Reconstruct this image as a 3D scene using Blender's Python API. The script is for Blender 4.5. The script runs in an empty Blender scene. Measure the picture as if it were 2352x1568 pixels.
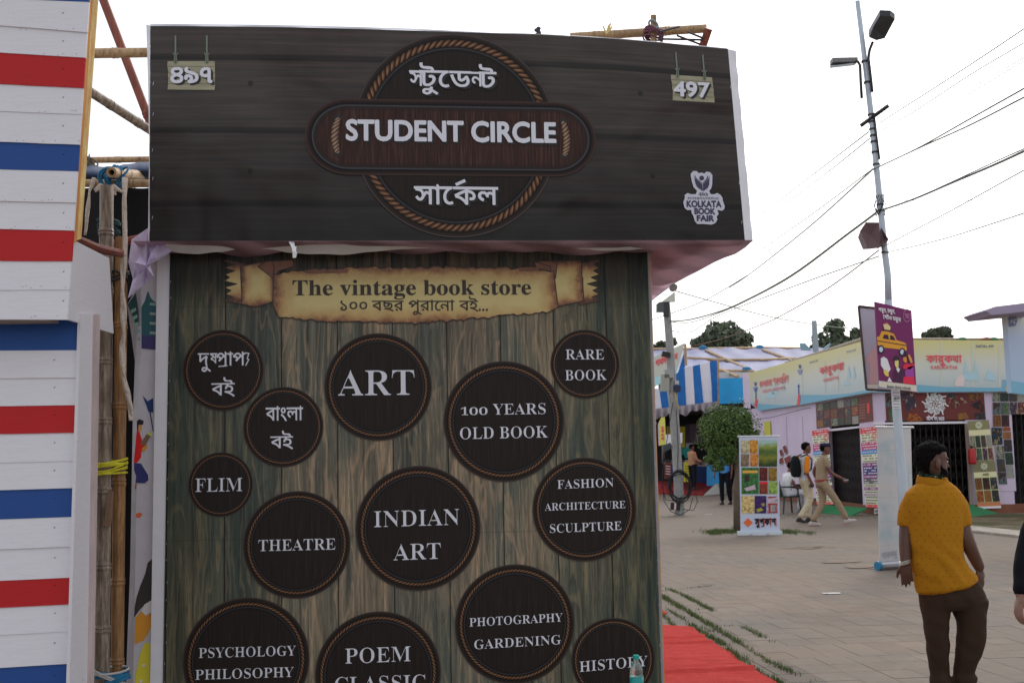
import bpy, bmesh, math, random
from mathutils import Vector, Matrix, noise
random.seed(7)
SC = bpy.context.scene
# ---------------------------------------------------------------- camera, sky, sun, exposure
FOC = 2700.0; CAMH = 1.62; ROLL = 0.0186; HORV = 1040.0      # focal length in units of a 2352 x 1568 frame
PITCH = math.atan((HORV - 784) / FOC)
CF = Vector((0, math.cos(PITCH), math.sin(PITCH))); _u0 = Vector((0, -math.sin(PITCH), math.cos(PITCH)))
CR = Vector((1, 0, 0)) * math.cos(ROLL) - _u0 * math.sin(ROLL)
CU = Vector((1, 0, 0)) * math.sin(ROLL) + _u0 * math.cos(ROLL)
CP = Vector((0, 0, CAMH))
cam = bpy.data.cameras.new('camera'); cam_o = bpy.data.objects.new('camera', cam)
SC.collection.objects.link(cam_o); SC.camera = cam_o
cam_o.matrix_world = Matrix(((CR.x, CU.x, -CF.x, CP.x), (CR.y, CU.y, -CF.y, CP.y), (CR.z, CU.z, -CF.z, CP.z), (0, 0, 0, 1)))
cam.sensor_width = 22.3; cam.lens = 22.3 * FOC / 2352; cam.clip_start = 0.1; cam.clip_end = 3000
cam.dof.use_dof = True; cam.dof.focus_distance = 5.9; cam.dof.aperture_fstop = 5.6

SUN_EL, SUN_AZ = 38, 25          # the sun stands behind the stall, veiled by cloud
world = bpy.data.worlds.new('World'); SC.world = world; world.use_nodes = True
wn = world.node_tree; wn.nodes.clear()
w_sky = wn.nodes.new('ShaderNodeTexSky'); w_sky.sky_type = 'NISHITA'; w_sky.sun_disc = False
w_sky.sun_elevation = math.radians(SUN_EL); w_sky.sun_rotation = math.radians(SUN_AZ)
w_sky.air_density = 1.0; w_sky.dust_density = 3.5; w_sky.ozone_density = 1.0
w_hsv = wn.nodes.new('ShaderNodeHueSaturation'); w_hsv.inputs['Saturation'].default_value = 0.38
w_mix = wn.nodes.new('ShaderNodeMix'); w_mix.data_type = 'RGBA'; w_mix.inputs[0].default_value = 0.45
w_mix.inputs[7].default_value = (9.6, 9.8, 10.6, 1)     # an even veil of bright cloud over the whole sky
w_bg = wn.nodes.new('ShaderNodeBackground'); w_bg.inputs[1].default_value = 0.12
w_out = wn.nodes.new('ShaderNodeOutputWorld')
wn.links.new(w_sky.outputs[0], w_hsv.inputs['Color']); wn.links.new(w_hsv.outputs[0], w_mix.inputs[6])
wn.links.new(w_mix.outputs[2], w_bg.inputs[0]); wn.links.new(w_bg.outputs[0], w_out.inputs[0])
sun = bpy.data.lights.new('sun', 'SUN'); sun.energy = 0.6; sun.angle = math.radians(20); sun.color = (1, .96, .9)
sun_o = bpy.data.objects.new('sun', sun); SC.collection.objects.link(sun_o)
sun_dir = Vector((math.sin(math.radians(SUN_AZ)) * math.cos(math.radians(SUN_EL)), math.cos(math.radians(SUN_AZ)) * math.cos(math.radians(SUN_EL)), math.sin(math.radians(SUN_EL))))
sun_o.rotation_euler = sun_dir.to_track_quat('Z', 'Y').to_euler(); sun_o.location = (10, 20, 30)
SC.view_settings.view_transform = 'Standard'; SC.view_settings.look = 'None'
SC.view_settings.exposure = 0.3; SC.view_settings.gamma = 1; SC.view_settings.use_curve_mapping = False
SC.cycles.max_bounces = 6; SC.cycles.transparent_max_bounces = 12

# ---------------------------------------------------------------- geometry helpers
def ray(u, v): return CF + CR * ((u - 1176) / FOC) + CU * ((784 - v) / FOC)
def atY(u, v, Y):
    d = ray(u, v); return CP + d * (Y / d.y)
def onZ(u, v, z=0.0):
    d = ray(u, v); return CP + d * ((z - CAMH) / d.z)

class Plane:
    """A real upright plane through the point o, turned by yaw degrees about z; px() finds the point seen at a photo position."""
    def __init__(s, o, yaw):
        s.o = Vector(o); a = math.radians(yaw); s.yaw = a
        s.ex = Vector((math.cos(a), math.sin(a), 0)); s.n = Vector((math.sin(a), -math.cos(a), 0)); s.ez = Vector((0, 0, 1))
    def px(s, u, v, off=0.0):
        d = ray(u, v); o = s.o + s.n * off
        return CP + d * ((o - CP).dot(s.n) / d.dot(s.n))
    def shift(s, off):
        return Plane(s.o + s.n * off, math.degrees(s.yaw))
def plane2(a, b):
    a = Vector((a[0], a[1], 0)); b = Vector((b[0], b[1], 0)); d = b - a
    return Plane(a, math.degrees(math.atan2(d.y, d.x)))

class MB:
    def __init__(s): s.v = []; s.f = []; s.uv = []; s.fm = []
    def quad(s, a, b, c, d, uv=None, m=0):
        i = len(s.v); s.v += [Vector(a), Vector(b), Vector(c), Vector(d)]; s.f.append((i, i+1, i+2, i+3)); s.uv.append(uv or [(0, 0), (1, 0), (1, 1), (0, 1)]); s.fm.append(m)
    def poly(s, pts, m=0):
        i = len(s.v); s.v += [Vector(p) for p in pts]; s.f.append(tuple(range(i, i + len(pts)))); s.uv.append([(0, 0)] * len(pts)); s.fm.append(m)
    def raw(s, v, f, m=0):
        i = len(s.v); s.v += [Vector(p) for p in v]
        for q in f: s.f.append(tuple(k + i for k in q)); s.uv.append([(0, 0)] * len(q)); s.fm.append(m)
    def slab(s, pts, n, t, m=0):
        """polygon pts given thickness t against direction n"""
        k = len(pts); n = Vector(n).normalized() * t
        P = [Vector(p) for p in pts]; s.raw(P + [p - n for p in P], [tuple(range(k)), tuple(range(2*k-1, k-1, -1))] + [(i, i + k, (i+1) % k + k, (i+1) % k) for i in range(k)], m)
    def box(s, c, h, R=None, m=0):
        c = Vector(c); v = []
        for z in (-1, 1):
            for x, y in ((-1, -1), (1, -1), (1, 1), (-1, 1)):
                p = Vector((x * h[0], y * h[1], z * h[2])); v.append(c + (R @ p if R else p))
        s.raw(v, [(3, 2, 1, 0), (4, 5, 6, 7), (0, 1, 5, 4), (1, 2, 6, 5), (2, 3, 7, 6), (3, 0, 4, 7)], m)
    def tube(s, pts, rad, n=8, cap=True, m=0, flat=1.0, ref=None):
        pts = [Vector(p) for p in pts]; k = len(pts)
        if not hasattr(rad, '__len__'): rad = [rad] * k
        prev = None; base = len(s.v)
        for i, p in enumerate(pts):
            t = (pts[min(i+1, k-1)] - pts[max(i-1, 0)]).normalized()
            if prev is None:
                a = Vector(ref) if ref else (Vector((0, 0, 1)) if abs(t.z) < .9 else Vector((1, 0, 0)))
                x = (a - t * a.dot(t)).normalized()
            else: x = (prev - t * prev.dot(t)).normalized()
            prev = x; y = t.cross(x)
            for j in range(n):
                an = 2 * math.pi * j / n; s.v.append(p + x * (math.cos(an) * rad[i]) + y * (math.sin(an) * rad[i] * flat))
        for i in range(k - 1):
            for j in range(n):
                a = base + i*n + j; b = base + i*n + (j+1) % n
                s.f.append((a, b, b + n, a + n)); s.uv.append([(j/n, i), ((j+1)/n, i), ((j+1)/n, i+1), (j/n, i+1)]); s.fm.append(m)
        if cap:
            s.f.append(tuple(base + j for j in range(n-1, -1, -1))); s.uv.append([(0, 0)] * n); s.fm.append(m)
            s.f.append(tuple(base + (k-1)*n + j for j in range(n))); s.uv.append([(0, 0)] * n); s.fm.append(m)
    def loft(s, rings, m=0):
        n = len(rings[0]); base = len(s.v)
        for r in rings: s.v += [Vector(p) for p in r]
        for i in range(len(rings) - 1):
            for j in range(n):
                a = base + i*n + j; b = base + i*n + (j+1) % n
                s.f.append((a, b, b + n, a + n)); s.uv.append([(0, 0)] * 4); s.fm.append(m)
        s.f.append(tuple(base + j for j in range(n-1, -1, -1))); s.uv.append([(0, 0)] * n); s.fm.append(m)
        s.f.append(tuple(base + (len(rings)-1)*n + j for j in range(n))); s.uv.append([(0, 0)] * n); s.fm.append(m)
    def ball(s, c, r, R=None, n=12, k=8, m=0):
        c = Vector(c); r = r if hasattr(r, '__len__') else (r, r, r); rings = []
        for i in range(k + 1):
            ph = math.pi * (i + .02) / (k + .04); ring = []
            for j in range(n):
                an = -2 * math.pi * j / n
                p = Vector((r[0]*math.sin(ph)*math.cos(an), r[1]*math.sin(ph)*math.sin(an), r[2]*math.cos(ph))); ring.append(c + (R @ p if R else p))
            rings.append(ring)
        s.loft(rings, m)
    def grid(s, fn, nu, nv, m=0, closed=False):
        base = len(s.v)
        for i in range(nu + 1):
            for j in range(nv + 1): s.v.append(Vector(fn(i / nu, j / nv)))
        w = nv + 1
        for i in range(nu):
            for j in range(nv):
                a = base + i*w + j; s.f.append((a, a + w, a + w + 1, a + 1)); s.fm.append(m)
                s.uv.append([(i/nu, j/nv), ((i+1)/nu, j/nv), ((i+1)/nu, (j+1)/nv), (i/nu, (j+1)/nv)])
    def mesh(s, name, mats, inv=None, smooth=False):
        me = bpy.data.meshes.new(name)
        vs = [inv @ p for p in s.v] if inv else s.v
        me.from_pydata([tuple(p) for p in vs], [], s.f)
        ul = me.uv_layers.new(name='uv')
        flat = []
        for u in s.uv:
            for a in u: flat += [a[0], a[1]]
        ul.data.foreach_set('uv', flat)
        for mt in (mats if isinstance(mats, (list, tuple)) else [mats]): me.materials.append(mt)
        me.polygons.foreach_set('material_index', s.fm)
        if smooth: me.polygons.foreach_set('use_smooth', [True] * len(me.polygons))
        me.update(); return me

def link(o): SC.collection.objects.link(o); return o
def thing(name, label, cat, loc=(0, 0, 0), yaw=0, group=None):
    o = link(bpy.data.objects.new(name, None)); o.empty_display_size = .1
    o.matrix_world = Matrix.Translation(loc) @ Matrix.Rotation(math.radians(yaw), 4, 'Z')
    o['label'] = label; o['category'] = cat
    if group: o['group'] = group
    return o
WM = {}
def wmat(o):
    if o.parent is None: return o.matrix_basis.copy()
    return wmat(o.parent) @ o.matrix_basis
def part(name, mb, mat, parent, smooth=False, label=None, at=None, kind=None):
    """mesh authored in world coordinates, linked under parent"""
    pm = wmat(parent)
    if at is not None:
        loc = pm.inverted() @ Vector(at); M = Matrix.Translation(loc)
    else: M = Matrix.Identity(4)
    me = mb.mesh(name, mat, (pm @ M).inverted(), smooth)
    o = link(bpy.data.objects.new(name, me)); o.parent = parent; o.matrix_basis = M
    if label: o['label'] = label
    if kind: o['kind'] = kind
    return o
def solo(name, mb, mat, label, cat, loc, group=None, smooth=False, yaw=0, kind=None):
    M = Matrix.Translation(loc) @ Matrix.Rotation(math.radians(yaw), 4, 'Z')
    o = link(bpy.data.objects.new(name, mb.mesh(name, mat, M.inverted(), smooth))); o.matrix_world = M
    if kind: o['kind'] = kind
    if label: o['label'] = label
    if cat: o['category'] = cat
    if group: o['group'] = group
    return o

# ---------------------------------------------------------------- materials
def lin(c):
    c /= 255.0
    return c / 12.92 if c <= .04045 else ((c + .055) / 1.055) ** 2.4
def A(r, g, b, k=0.62):
    """albedo of a thing whose colour reads (r, g, b) under the open white sky"""
    return tuple(min(.82, max(.004, lin(x) / k)) for x in (r, g, b))
_mc = {}
def mat(col, rough=.65, ns=0, na=0, bs=0, ba=0, metal=0, spec=.5, trans=0, stretch=(1, 1, 1), col2=None, emis=0, name='surface', sheen=0, alpha=1):
    key = (col, rough, ns, na, bs, ba, metal, spec, trans, stretch, col2, emis, name, sheen, alpha)
    if key in _mc: return _mc[key]
    m = bpy.data.materials.new(name); m.use_nodes = True; nt = m.node_tree; b = nt.nodes['Principled BSDF']; L = nt.links
    b.inputs['Base Color'].default_value = (*col, 1); b.inputs['Roughness'].default_value = rough
    b.inputs['Metallic'].default_value = metal; b.inputs['Specular IOR Level'].default_value = spec
    b.inputs['Transmission Weight'].default_value = trans; b.inputs['Alpha'].default_value = alpha
    if sheen: b.inputs['Sheen Weight'].default_value = sheen
    if emis: b.inputs['Emission Color'].default_value = (*col, 1); b.inputs['Emission Strength'].default_value = emis
    if ns or bs:
        tc = nt.nodes.new('ShaderNodeTexCoord'); mp = nt.nodes.new('ShaderNodeMapping'); mp.inputs['Scale'].default_value = stretch
        L.new(tc.outputs['Object'], mp.inputs[0])
    if ns:
        n = nt.nodes.new('ShaderNodeTexNoise'); n.inputs['Scale'].default_value = ns; n.inputs['Detail'].default_value = 6; n.inputs['Roughness'].default_value = .65
        L.new(mp.outputs[0], n.inputs[0])
        r = nt.nodes.new('ShaderNodeValToRGB'); c2 = col2 or tuple(x * (1 - na) for x in col)
        r.color_ramp.elements[0].position = .3; r.color_ramp.elements[0].color = (*c2, 1)
        r.color_ramp.elements[1].position = .7; r.color_ramp.elements[1].color = (*(col if col2 else tuple(min(.85, x * (1 + na * .6)) for x in col)), 1)
        L.new(n.outputs[0], r.inputs[0]); L.new(r.outputs[0], b.inputs['Base Color'])
    if bs:
        n2 = nt.nodes.new('ShaderNodeTexNoise'); n2.inputs['Scale'].default_value = bs; n2.inputs['Detail'].default_value = 4
        bp = nt.nodes.new('ShaderNodeBump'); bp.inputs['Strength'].default_value = ba; bp.inputs['Distance'].default_value = .02
        L.new(mp.outputs[0], n2.inputs[0]); L.new(n2.outputs[0], bp.inputs['Height']); L.new(bp.outputs[0], b.inputs['Normal'])
    _mc[key] = m; return m

class NT:
    """small helper for writing node graphs"""
    def __init__(s, name, rough=.5, spec=.5):
        s.m = bpy.data.materials.new(name); s.m.use_nodes = True; s.t = s.m.node_tree; s.b = s.t.nodes['Principled BSDF']
        s.b.inputs['Roughness'].default_value = rough; s.b.inputs['Specular IOR Level'].default_value = spec
    def set(s, sock, v):
        if isinstance(v, bpy.types.NodeSocket): s.t.links.new(v, sock)
        elif v is not None:
            if hasattr(v, '__len__') and len(v) == 3 and sock.type == 'RGBA': v = (*v, 1)
            sock.default_value = v
    def tc(s, k='Object'):
        if not hasattr(s, '_tc'): s._tc = s.t.nodes.new('ShaderNodeTexCoord')
        return s._tc.outputs[k]
    def sep(s, v):
        n = s.t.nodes.new('ShaderNodeSeparateXYZ'); s.set(n.inputs[0], v); return n.outputs
    def comb(s, x=0, y=0, z=0):
        n = s.t.nodes.new('ShaderNodeCombineXYZ'); s.set(n.inputs[0], x); s.set(n.inputs[1], y); s.set(n.inputs[2], z); return n.outputs[0]
    def math(s, op, a, b=None, c=None, clamp=False):
        n = s.t.nodes.new('ShaderNodeMath'); n.operation = op; n.use_clamp = clamp; s.set(n.inputs[0], a); s.set(n.inputs[1], b)
        if c is not None: s.set(n.inputs[2], c)
        return n.outputs[0]
    def map(s, v, sc=(1, 1, 1), loc=(0, 0, 0), rot=(0, 0, 0)):
        n = s.t.nodes.new('ShaderNodeMapping'); s.set(n.inputs[0], v); n.inputs['Scale'].default_value = sc; s.set(n.inputs['Location'], loc); n.inputs['Rotation'].default_value = rot; return n.outputs[0]
    def noise(s, v, sc, det=5, rough=.6, dist=0):
        n = s.t.nodes.new('ShaderNodeTexNoise'); s.set(n.inputs[0], v); n.inputs['Scale'].default_value = sc; n.inputs['Detail'].default_value = det; n.inputs['Roughness'].default_value = rough; n.inputs['Distortion'].default_value = dist; return n.outputs[0]
    def wave(s, v, sc, dist=0, det=2, ds=1, axis='X'):
        n = s.t.nodes.new('ShaderNodeTexWave'); n.bands_direction = axis; s.set(n.inputs[0], v); n.inputs['Scale'].default_value = sc; n.inputs['Distortion'].default_value = dist; n.inputs['Detail'].default_value = det; n.inputs['Detail Scale'].default_value = ds; return n.outputs['Fac']
    def white(s, v):
        n = s.t.nodes.new('ShaderNodeTexWhiteNoise'); n.noise_dimensions = '1D'; s.set(n.inputs['W'], v); return n.outputs
    def ramp(s, f, els, interp='LINEAR'):
        n = s.t.nodes.new('ShaderNodeValToRGB'); s.set(n.inputs[0], f); cr = n.color_ramp; cr.interpolation = interp
        while len(cr.elements) < len(els): cr.elements.new(.5)
        for e, (p, c) in zip(cr.elements, els):
            e.position = p; e.color = (*c, 1) if hasattr(c, '__len__') else (c, c, c, 1)
        return n.outputs[0]
    def mix(s, f, a, b, blend='MIX'):
        n = s.t.nodes.new('ShaderNodeMix'); n.data_type = 'RGBA'; n.blend_type = blend; s.set(n.inputs[0], f); s.set(n.inputs[6], a); s.set(n.inputs[7], b); return n.outputs[2]
    def bump(s, h, st=.3, d=.01):
        n = s.t.nodes.new('ShaderNodeBump'); s.set(n.inputs['Height'], h); n.inputs['Strength'].default_value = st; n.inputs['Distance'].default_value = d; s.t.links.new(n.outputs[0], s.b.inputs['Normal'])
    def out(s, col): s.set(s.b.inputs['Base Color'], col); return s.m

# ---------------------------------------------------------------- lettering (built-in font, filled by our own non-zero scan conversion)
_tc = {}
def serif(t):
    r = ''
    for ch in t:
        if 'A' <= ch <= 'Z': r += chr(0x1D400 + ord(ch) - 65)
        elif 'a' <= ch <= 'z': r += chr(0x1D41A + ord(ch) - 97)
        elif '0' <= ch <= '9': r += chr(0x1D7CE + ord(ch) - 48)
        else: r += ch
    return r
def loops_of(t, off=0.0):
    k = (t, off)
    if k in _tc: return _tc[k]
    c = bpy.data.curves.new('t', 'FONT'); c.body = t
    o = bpy.data.objects.new('t', c); SC.collection.objects.link(o)
    cu = o.to_curve(bpy.context.evaluated_depsgraph_get()); L = []
    for sp in cu.splines:
        P = []; bp = sp.bezier_points; n = len(bp)
        for i in range(n):
            a = bp[i]; b = bp[(i+1) % n]; p0, p1, p2, p3 = a.co, a.handle_right, b.co, b.handle_left
            p2, p3 = b.handle_left, b.co
            straight = ((p3 - p0).length > 0 and abs((p1 - p0).cross(p3 - p0).z) < 1e-6 and abs((p2 - p0).cross(p3 - p0).z) < 1e-6)
            for q in range(1 if straight else 4):
                s = q / 4
                w = p0 * (1-s)**3 + p1 * 3*s*(1-s)**2 + p2 * 3*s*s*(1-s) + p3 * s**3; P.append((w.x, w.y))
        if len(P) > 2: L.append(P)
    if off > 0: L = [[(x + off*math.cos(q*.7854), y + off*math.sin(q*.7854)) for x, y in l] for q in range(8) for l in L]   # bolder: the union of shifted copies
    o.to_curve_clear(); bpy.data.objects.remove(o); bpy.data.curves.remove(c)
    _tc[k] = L; return L
def bounds(L):
    xs = [p[0] for l in L for p in l]; ys = [p[1] for l in L for p in l]
    return min(xs), max(xs), min(ys), max(ys)
def compose(tokens, off=0.0):
    """tokens: strings set side by side, or (string, dx, dy, sx, sy, advance) for pieces of conjunct letters"""
    out = []; cur = 0.0
    for t in tokens:
        if isinstance(t, str):
            if t == ' ': cur += .3; continue
            L = loops_of(t, off); x0, x1, _, _ = bounds(L)
            out += [[(p[0] - x0 + cur, p[1]) for p in l] for l in L]; cur += x1 - x0 - .015 - max(off, 0)
        elif t[0] == '/':        # a plain slanted stroke: ('/', x0, y0, x1, y1, width) measured from the cursor
            _, xa, ya, xb, yb, w = t; d = math.hypot(xb-xa, yb-ya); nx, ny = -(yb-ya)/d*w/2, (xb-xa)/d*w/2
            out.append([(cur+xa+nx, ya+ny), (cur+xb+nx, yb+ny), (cur+xb-nx, yb-ny), (cur+xa-nx, ya-ny)])
        else:
            st, dx, dy, sx, sy, adv = t; L = loops_of(st, off); x0, x1, _, _ = bounds(L)
            out += [[((p[0] - x0) * sx + cur + dx, p[1] * sy + dy) for p in l] for l in L]
            if adv: cur += dx + (x1 - x0) * sx - .015
    return out
def fill(L, bands, thin=0.0):
    x0, x1, y0, y1 = bounds(L); h = (y1 - y0) / bands; E = []
    for l in L:
        for i in range(len(l)):
            a, b = l[i], l[(i+1) % len(l)]
            if a[1] != b[1]: E.append((a, b, 1) if a[1] < b[1] else (b, a, -1))
    B = [[] for _ in range(bands)]
    for e in E:
        for k in range(max(0, int((e[0][1]-y0)/h) - 1), min(bands, int((e[1][1]-y0)/h) + 2)): B[k].append(e)
    q = []
    for k in range(bands):
        ya = y0 + k*h; yb = ya + h; ym = ya + h*.5; X = []
        for a, b, w in B[k]:
            if a[1] <= ym < b[1]:
                sl = (b[0]-a[0]) / (b[1]-a[1]); sl2 = max(-4, min(4, sl)); xm = a[0] + sl*(ym-a[1]); X.append((xm, sl2, w))
        X.sort(); wd = 0; st = None
        for xm, sl, w in X:
            if wd == 0: st = (xm, sl)
            wd += w
            if wd == 0 and xm - st[0] > 1e-4:
                e = min(thin, (xm - st[0])*.28)
                q.append(((st[0]-st[1]*h/2+e, ya), (xm-sl*h/2-e, ya), (xm+sl*h/2-e, yb), (st[0]+st[1]*h/2+e, yb)))
    return q
_fc = {}
def put_text(mb, pl, tokens, u0, v0, u1, v1, cap, off=0.0, proud=.003, bands=48, ref=None, sh=(0, 0), m=0):
    """set text on plane pl so that its baseline runs from photo point (u0,v0) to (u1,v1); cap = height of ref ('H' or the headline) in px"""
    toks = tokens if isinstance(tokens, (list, tuple)) else [tokens]
    k = (tuple(toks), off, bands)
    if k not in _fc:
        L = compose(toks, off); _fc[k] = (fill(L, bands, max(0, -off)), bounds(L))
    q, (x0, x1, y0, y1) = _fc[k]
    P0 = pl.px(u0, v0, proud); P1 = pl.px(u1, v1, proud); up = pl.px(u0, v0 - cap, proud) - P0
    ex = (P1 - P0) / (x1 - x0); ref = ref or .69
    ez = Vector((0, 0, up.length / ref)); S = ex.normalized() * sh[0] + Vector((0, 0, sh[1]))
    for a in q:
        mb.quad(*[P0 + S + ex * (p[0] - x0) + ez * p[1] for p in a], m=m)
# ================================================================ the stall in front: planes
PP = Plane((0, 5.9, 0), 7.0)             # the printed wall
HP = PP.shift(0.25)                      # the signboard stands 25 cm in front of it
WHITE = mat((.78, .78, .82), .5, ns=2.5, na=.06, name='white_vinyl', bs=9, ba=.25)

def m_panel():
    n = NT('printed_plank_vinyl', .42, .22); x, y, z = n.sep(n.tc())
    pi = n.math('FLOOR', n.math('DIVIDE', n.math('ADD', x, .008), .2712)); fr = n.math('FRACT', n.math('DIVIDE', n.math('ADD', x, .008), .2712))
    w = n.white(pi); wv = w['Value']
    g1 = n.noise(n.comb(n.math('MULTIPLY', x, 26), n.math('MULTIPLY', wv, 40), n.math('MULTIPLY', z, 1.3)), 1.0, 5, .62, .9)
    g2 = n.noise(n.comb(n.math('MULTIPLY', x, 7), n.math('MULTIPLY', wv, 77), n.math('MULTIPLY', z, 1.0)), 1.0, 3, .5, .5)
    rings = n.math('SINE', n.math('MULTIPLY', n.math('ADD', n.math('MULTIPLY', g2, 1.0), n.math('MULTIPLY', fr, .45)), 50.0))
    fine = n.noise(n.comb(n.math('MULTIPLY', x, 330), 0.0, n.math('MULTIPLY', z, 14)), 1.0, 3, .6)
    warm = n.ramp(g1, [(.30, A(60, 58, 52)), (.45, A(92, 84, 70)), (.56, A(116, 100, 80)), (.70, A(152, 124, 92))])
    cool = n.ramp(g1, [(.30, A(48, 54, 52)), (.48, A(74, 78, 72)), (.6, A(92, 92, 80)), (.75, A(132, 114, 86))])
    c = n.mix(n.ramp(n.noise(n.comb(n.math('MULTIPLY', x, 3.5), wv, n.math('MULTIPLY', z, .8)), 1.0, 2), [(.4, 0), (.6, 1)]), cool, warm)
    c = n.mix(n.ramp(rings, [(.55, 0), (1, .30)]), c, (*A(164, 128, 90),))
    c = n.mix(n.ramp(fine, [(.48, 0), (.70, .62)]), c, (*A(40, 42, 42),))
    blot = n.noise(n.comb(n.math('MULTIPLY', x, 9), wv, n.math('MULTIPLY', z, 4)), 1.0, 5, .7, .6)
    c = n.mix(n.ramp(blot, [(.58, 0), (.76, .6)]), c, (*A(40, 44, 46),))
    tone = n.ramp(wv, [(0, (.74, .80, .80)), (.5, (1, .97, .92)), (1, (1.2, 1.12, 1.0))]); c = n.mix(1.0, c, tone, 'MULTIPLY')
    seam = n.ramp(fr, [(0, .06), (.012, .08), (.022, 1), (.982, 1), (1, .45)]); c = n.mix(1.0, c, seam, 'MULTIPLY')
    half = n.ramp(n.math('ABSOLUTE', n.math('SUBTRACT', fr, .47)), [(0, .72), (.012, .72), (.022, 1)]); c = n.mix(1.0, c, half, 'MULTIPLY')
    edge = n.ramp(n.math('ABSOLUTE', n.math('SUBTRACT', x, 1.14)), [(0, (1, 1, 1)), (.62, (1, 1, 1)), (.9, (.56, .66, .62)), (1.0, (.40, .50, .47))])   # the artwork's own dark green border
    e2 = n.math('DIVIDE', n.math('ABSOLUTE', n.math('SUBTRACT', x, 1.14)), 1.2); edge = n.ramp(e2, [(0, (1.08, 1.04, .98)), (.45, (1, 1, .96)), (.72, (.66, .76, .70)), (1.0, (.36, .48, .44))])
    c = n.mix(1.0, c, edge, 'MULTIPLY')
    top = n.ramp(z, [(.0, 1), (1, 1)])
    c = n.mix(1.0, c, n.ramp(n.math('DIVIDE', z, 2.6), [(.90, 1), (.955, .38), (1, .3)]), 'MULTIPLY')       # printed dark head, with the signboard's shade painted in too
    jl = n.math('MINIMUM', n.math('ABSOLUTE', n.math('SUBTRACT', z, 2.36)), n.math('ABSOLUTE', n.math('SUBTRACT', z, 1.232)))
    c = n.mix(n.ramp(jl, [(0, .35), (.004, 0)]), c, (.02, .022, .02))
    hs = n.t.nodes.new('ShaderNodeHueSaturation'); hs.inputs['Saturation'].default_value = .8; n.set(hs.inputs['Color'], c); c = hs.outputs[0]
    c = n.mix(1.0, c, (.98, 1.0, .98), 'MULTIPLY')
    wr = n.noise(n.map(n.tc(), (1.2, 1, .7)), 2.2, 3); wr2 = n.noise(n.map(n.tc(), (6, 1, 1.0)), 1.5, 2)
    n.bump(n.math('ADD', wr, n.math('MULTIPLY', wr2, .35)), .35, .03)
    return n.out(c)

def m_header():
    n = NT('printed_dark_board_vinyl', .38, .26); x, y, z = n.sep(n.tc('UV'))
    sv = n.math('MULTIPLY', y, 2.93); pi = n.math('FLOOR', n.math('ADD', sv, .53)); fr = n.math('FRACT', n.math('ADD', sv, .53)); wv = n.white(pi)['Value']
    g = n.noise(n.comb(n.math('MULTIPLY', x, 4.2), n.math('MULTIPLY', y, 60), n.math('MULTIPLY', wv, 9)), 1.0, 6, .65, .4)
    big = n.noise(n.comb(n.math('MULTIPLY', x, 5), n.math('MULTIPLY', y, 2.2), wv), 1.0, 3)
    c = n.ramp(g, [(.25, (.024, .018, .017)), (.5, (.046, .034, .030)), (.75, (.085, .056, .046))])
    c = n.mix(n.ramp(big, [(.4, 0), (.65, .7)]), c, n.ramp(g, [(.3, (.046, .044, .036)), (.7, (.088, .078, .062))]))
    c = n.mix(1.0, c, n.ramp(fr, [(0, .30), (.07, .42), (.10, 1), (1, .92)]), 'MULTIPLY')
    # printed plug holes in the boards
    for (hx, hy) in ((.1725, .735), (.1705, .325), (.842, .735), (.853, .325), (.1725, -.4)):
        d = n.math('SQRT', n.math('ADD', n.math('POWER', n.math('MULTIPLY', n.math('SUBTRACT', x, hx), 2.86), 2.0), n.math('POWER', n.math('SUBTRACT', y, hy), 2.0)))
        c = n.mix(n.ramp(d, [(.011, .75), (.015, 0)]), c, (.008, .008, .009))
    c = n.mix(1.0, c, n.ramp(y, [(0, .22), (.3, .55), (.6, .95), (1, 1.1)]), 'MULTIPLY')  # sky reflection painted in: the boards' colour lightens towards the top
    # creases pulled from the corners and staples
    w1 = n.noise(n.map(n.tc('UV'), (2.2, 1.1, 1)), 2.0, 2, .5, .3); w2 = n.wave(n.map(n.tc('UV'), (3.2, .5, 1), rot=(0, 0, .35)), 1.6, 6, 2, 1.2)
    m2 = n.ramp(y, [(0, .7), (.45, 0)])
    n.bump(n.math('ADD', w1, n.math('MULTIPLY', n.math('MULTIPLY', w2, .12), m2)), .8, .09)
    return n.out(c)

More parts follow.
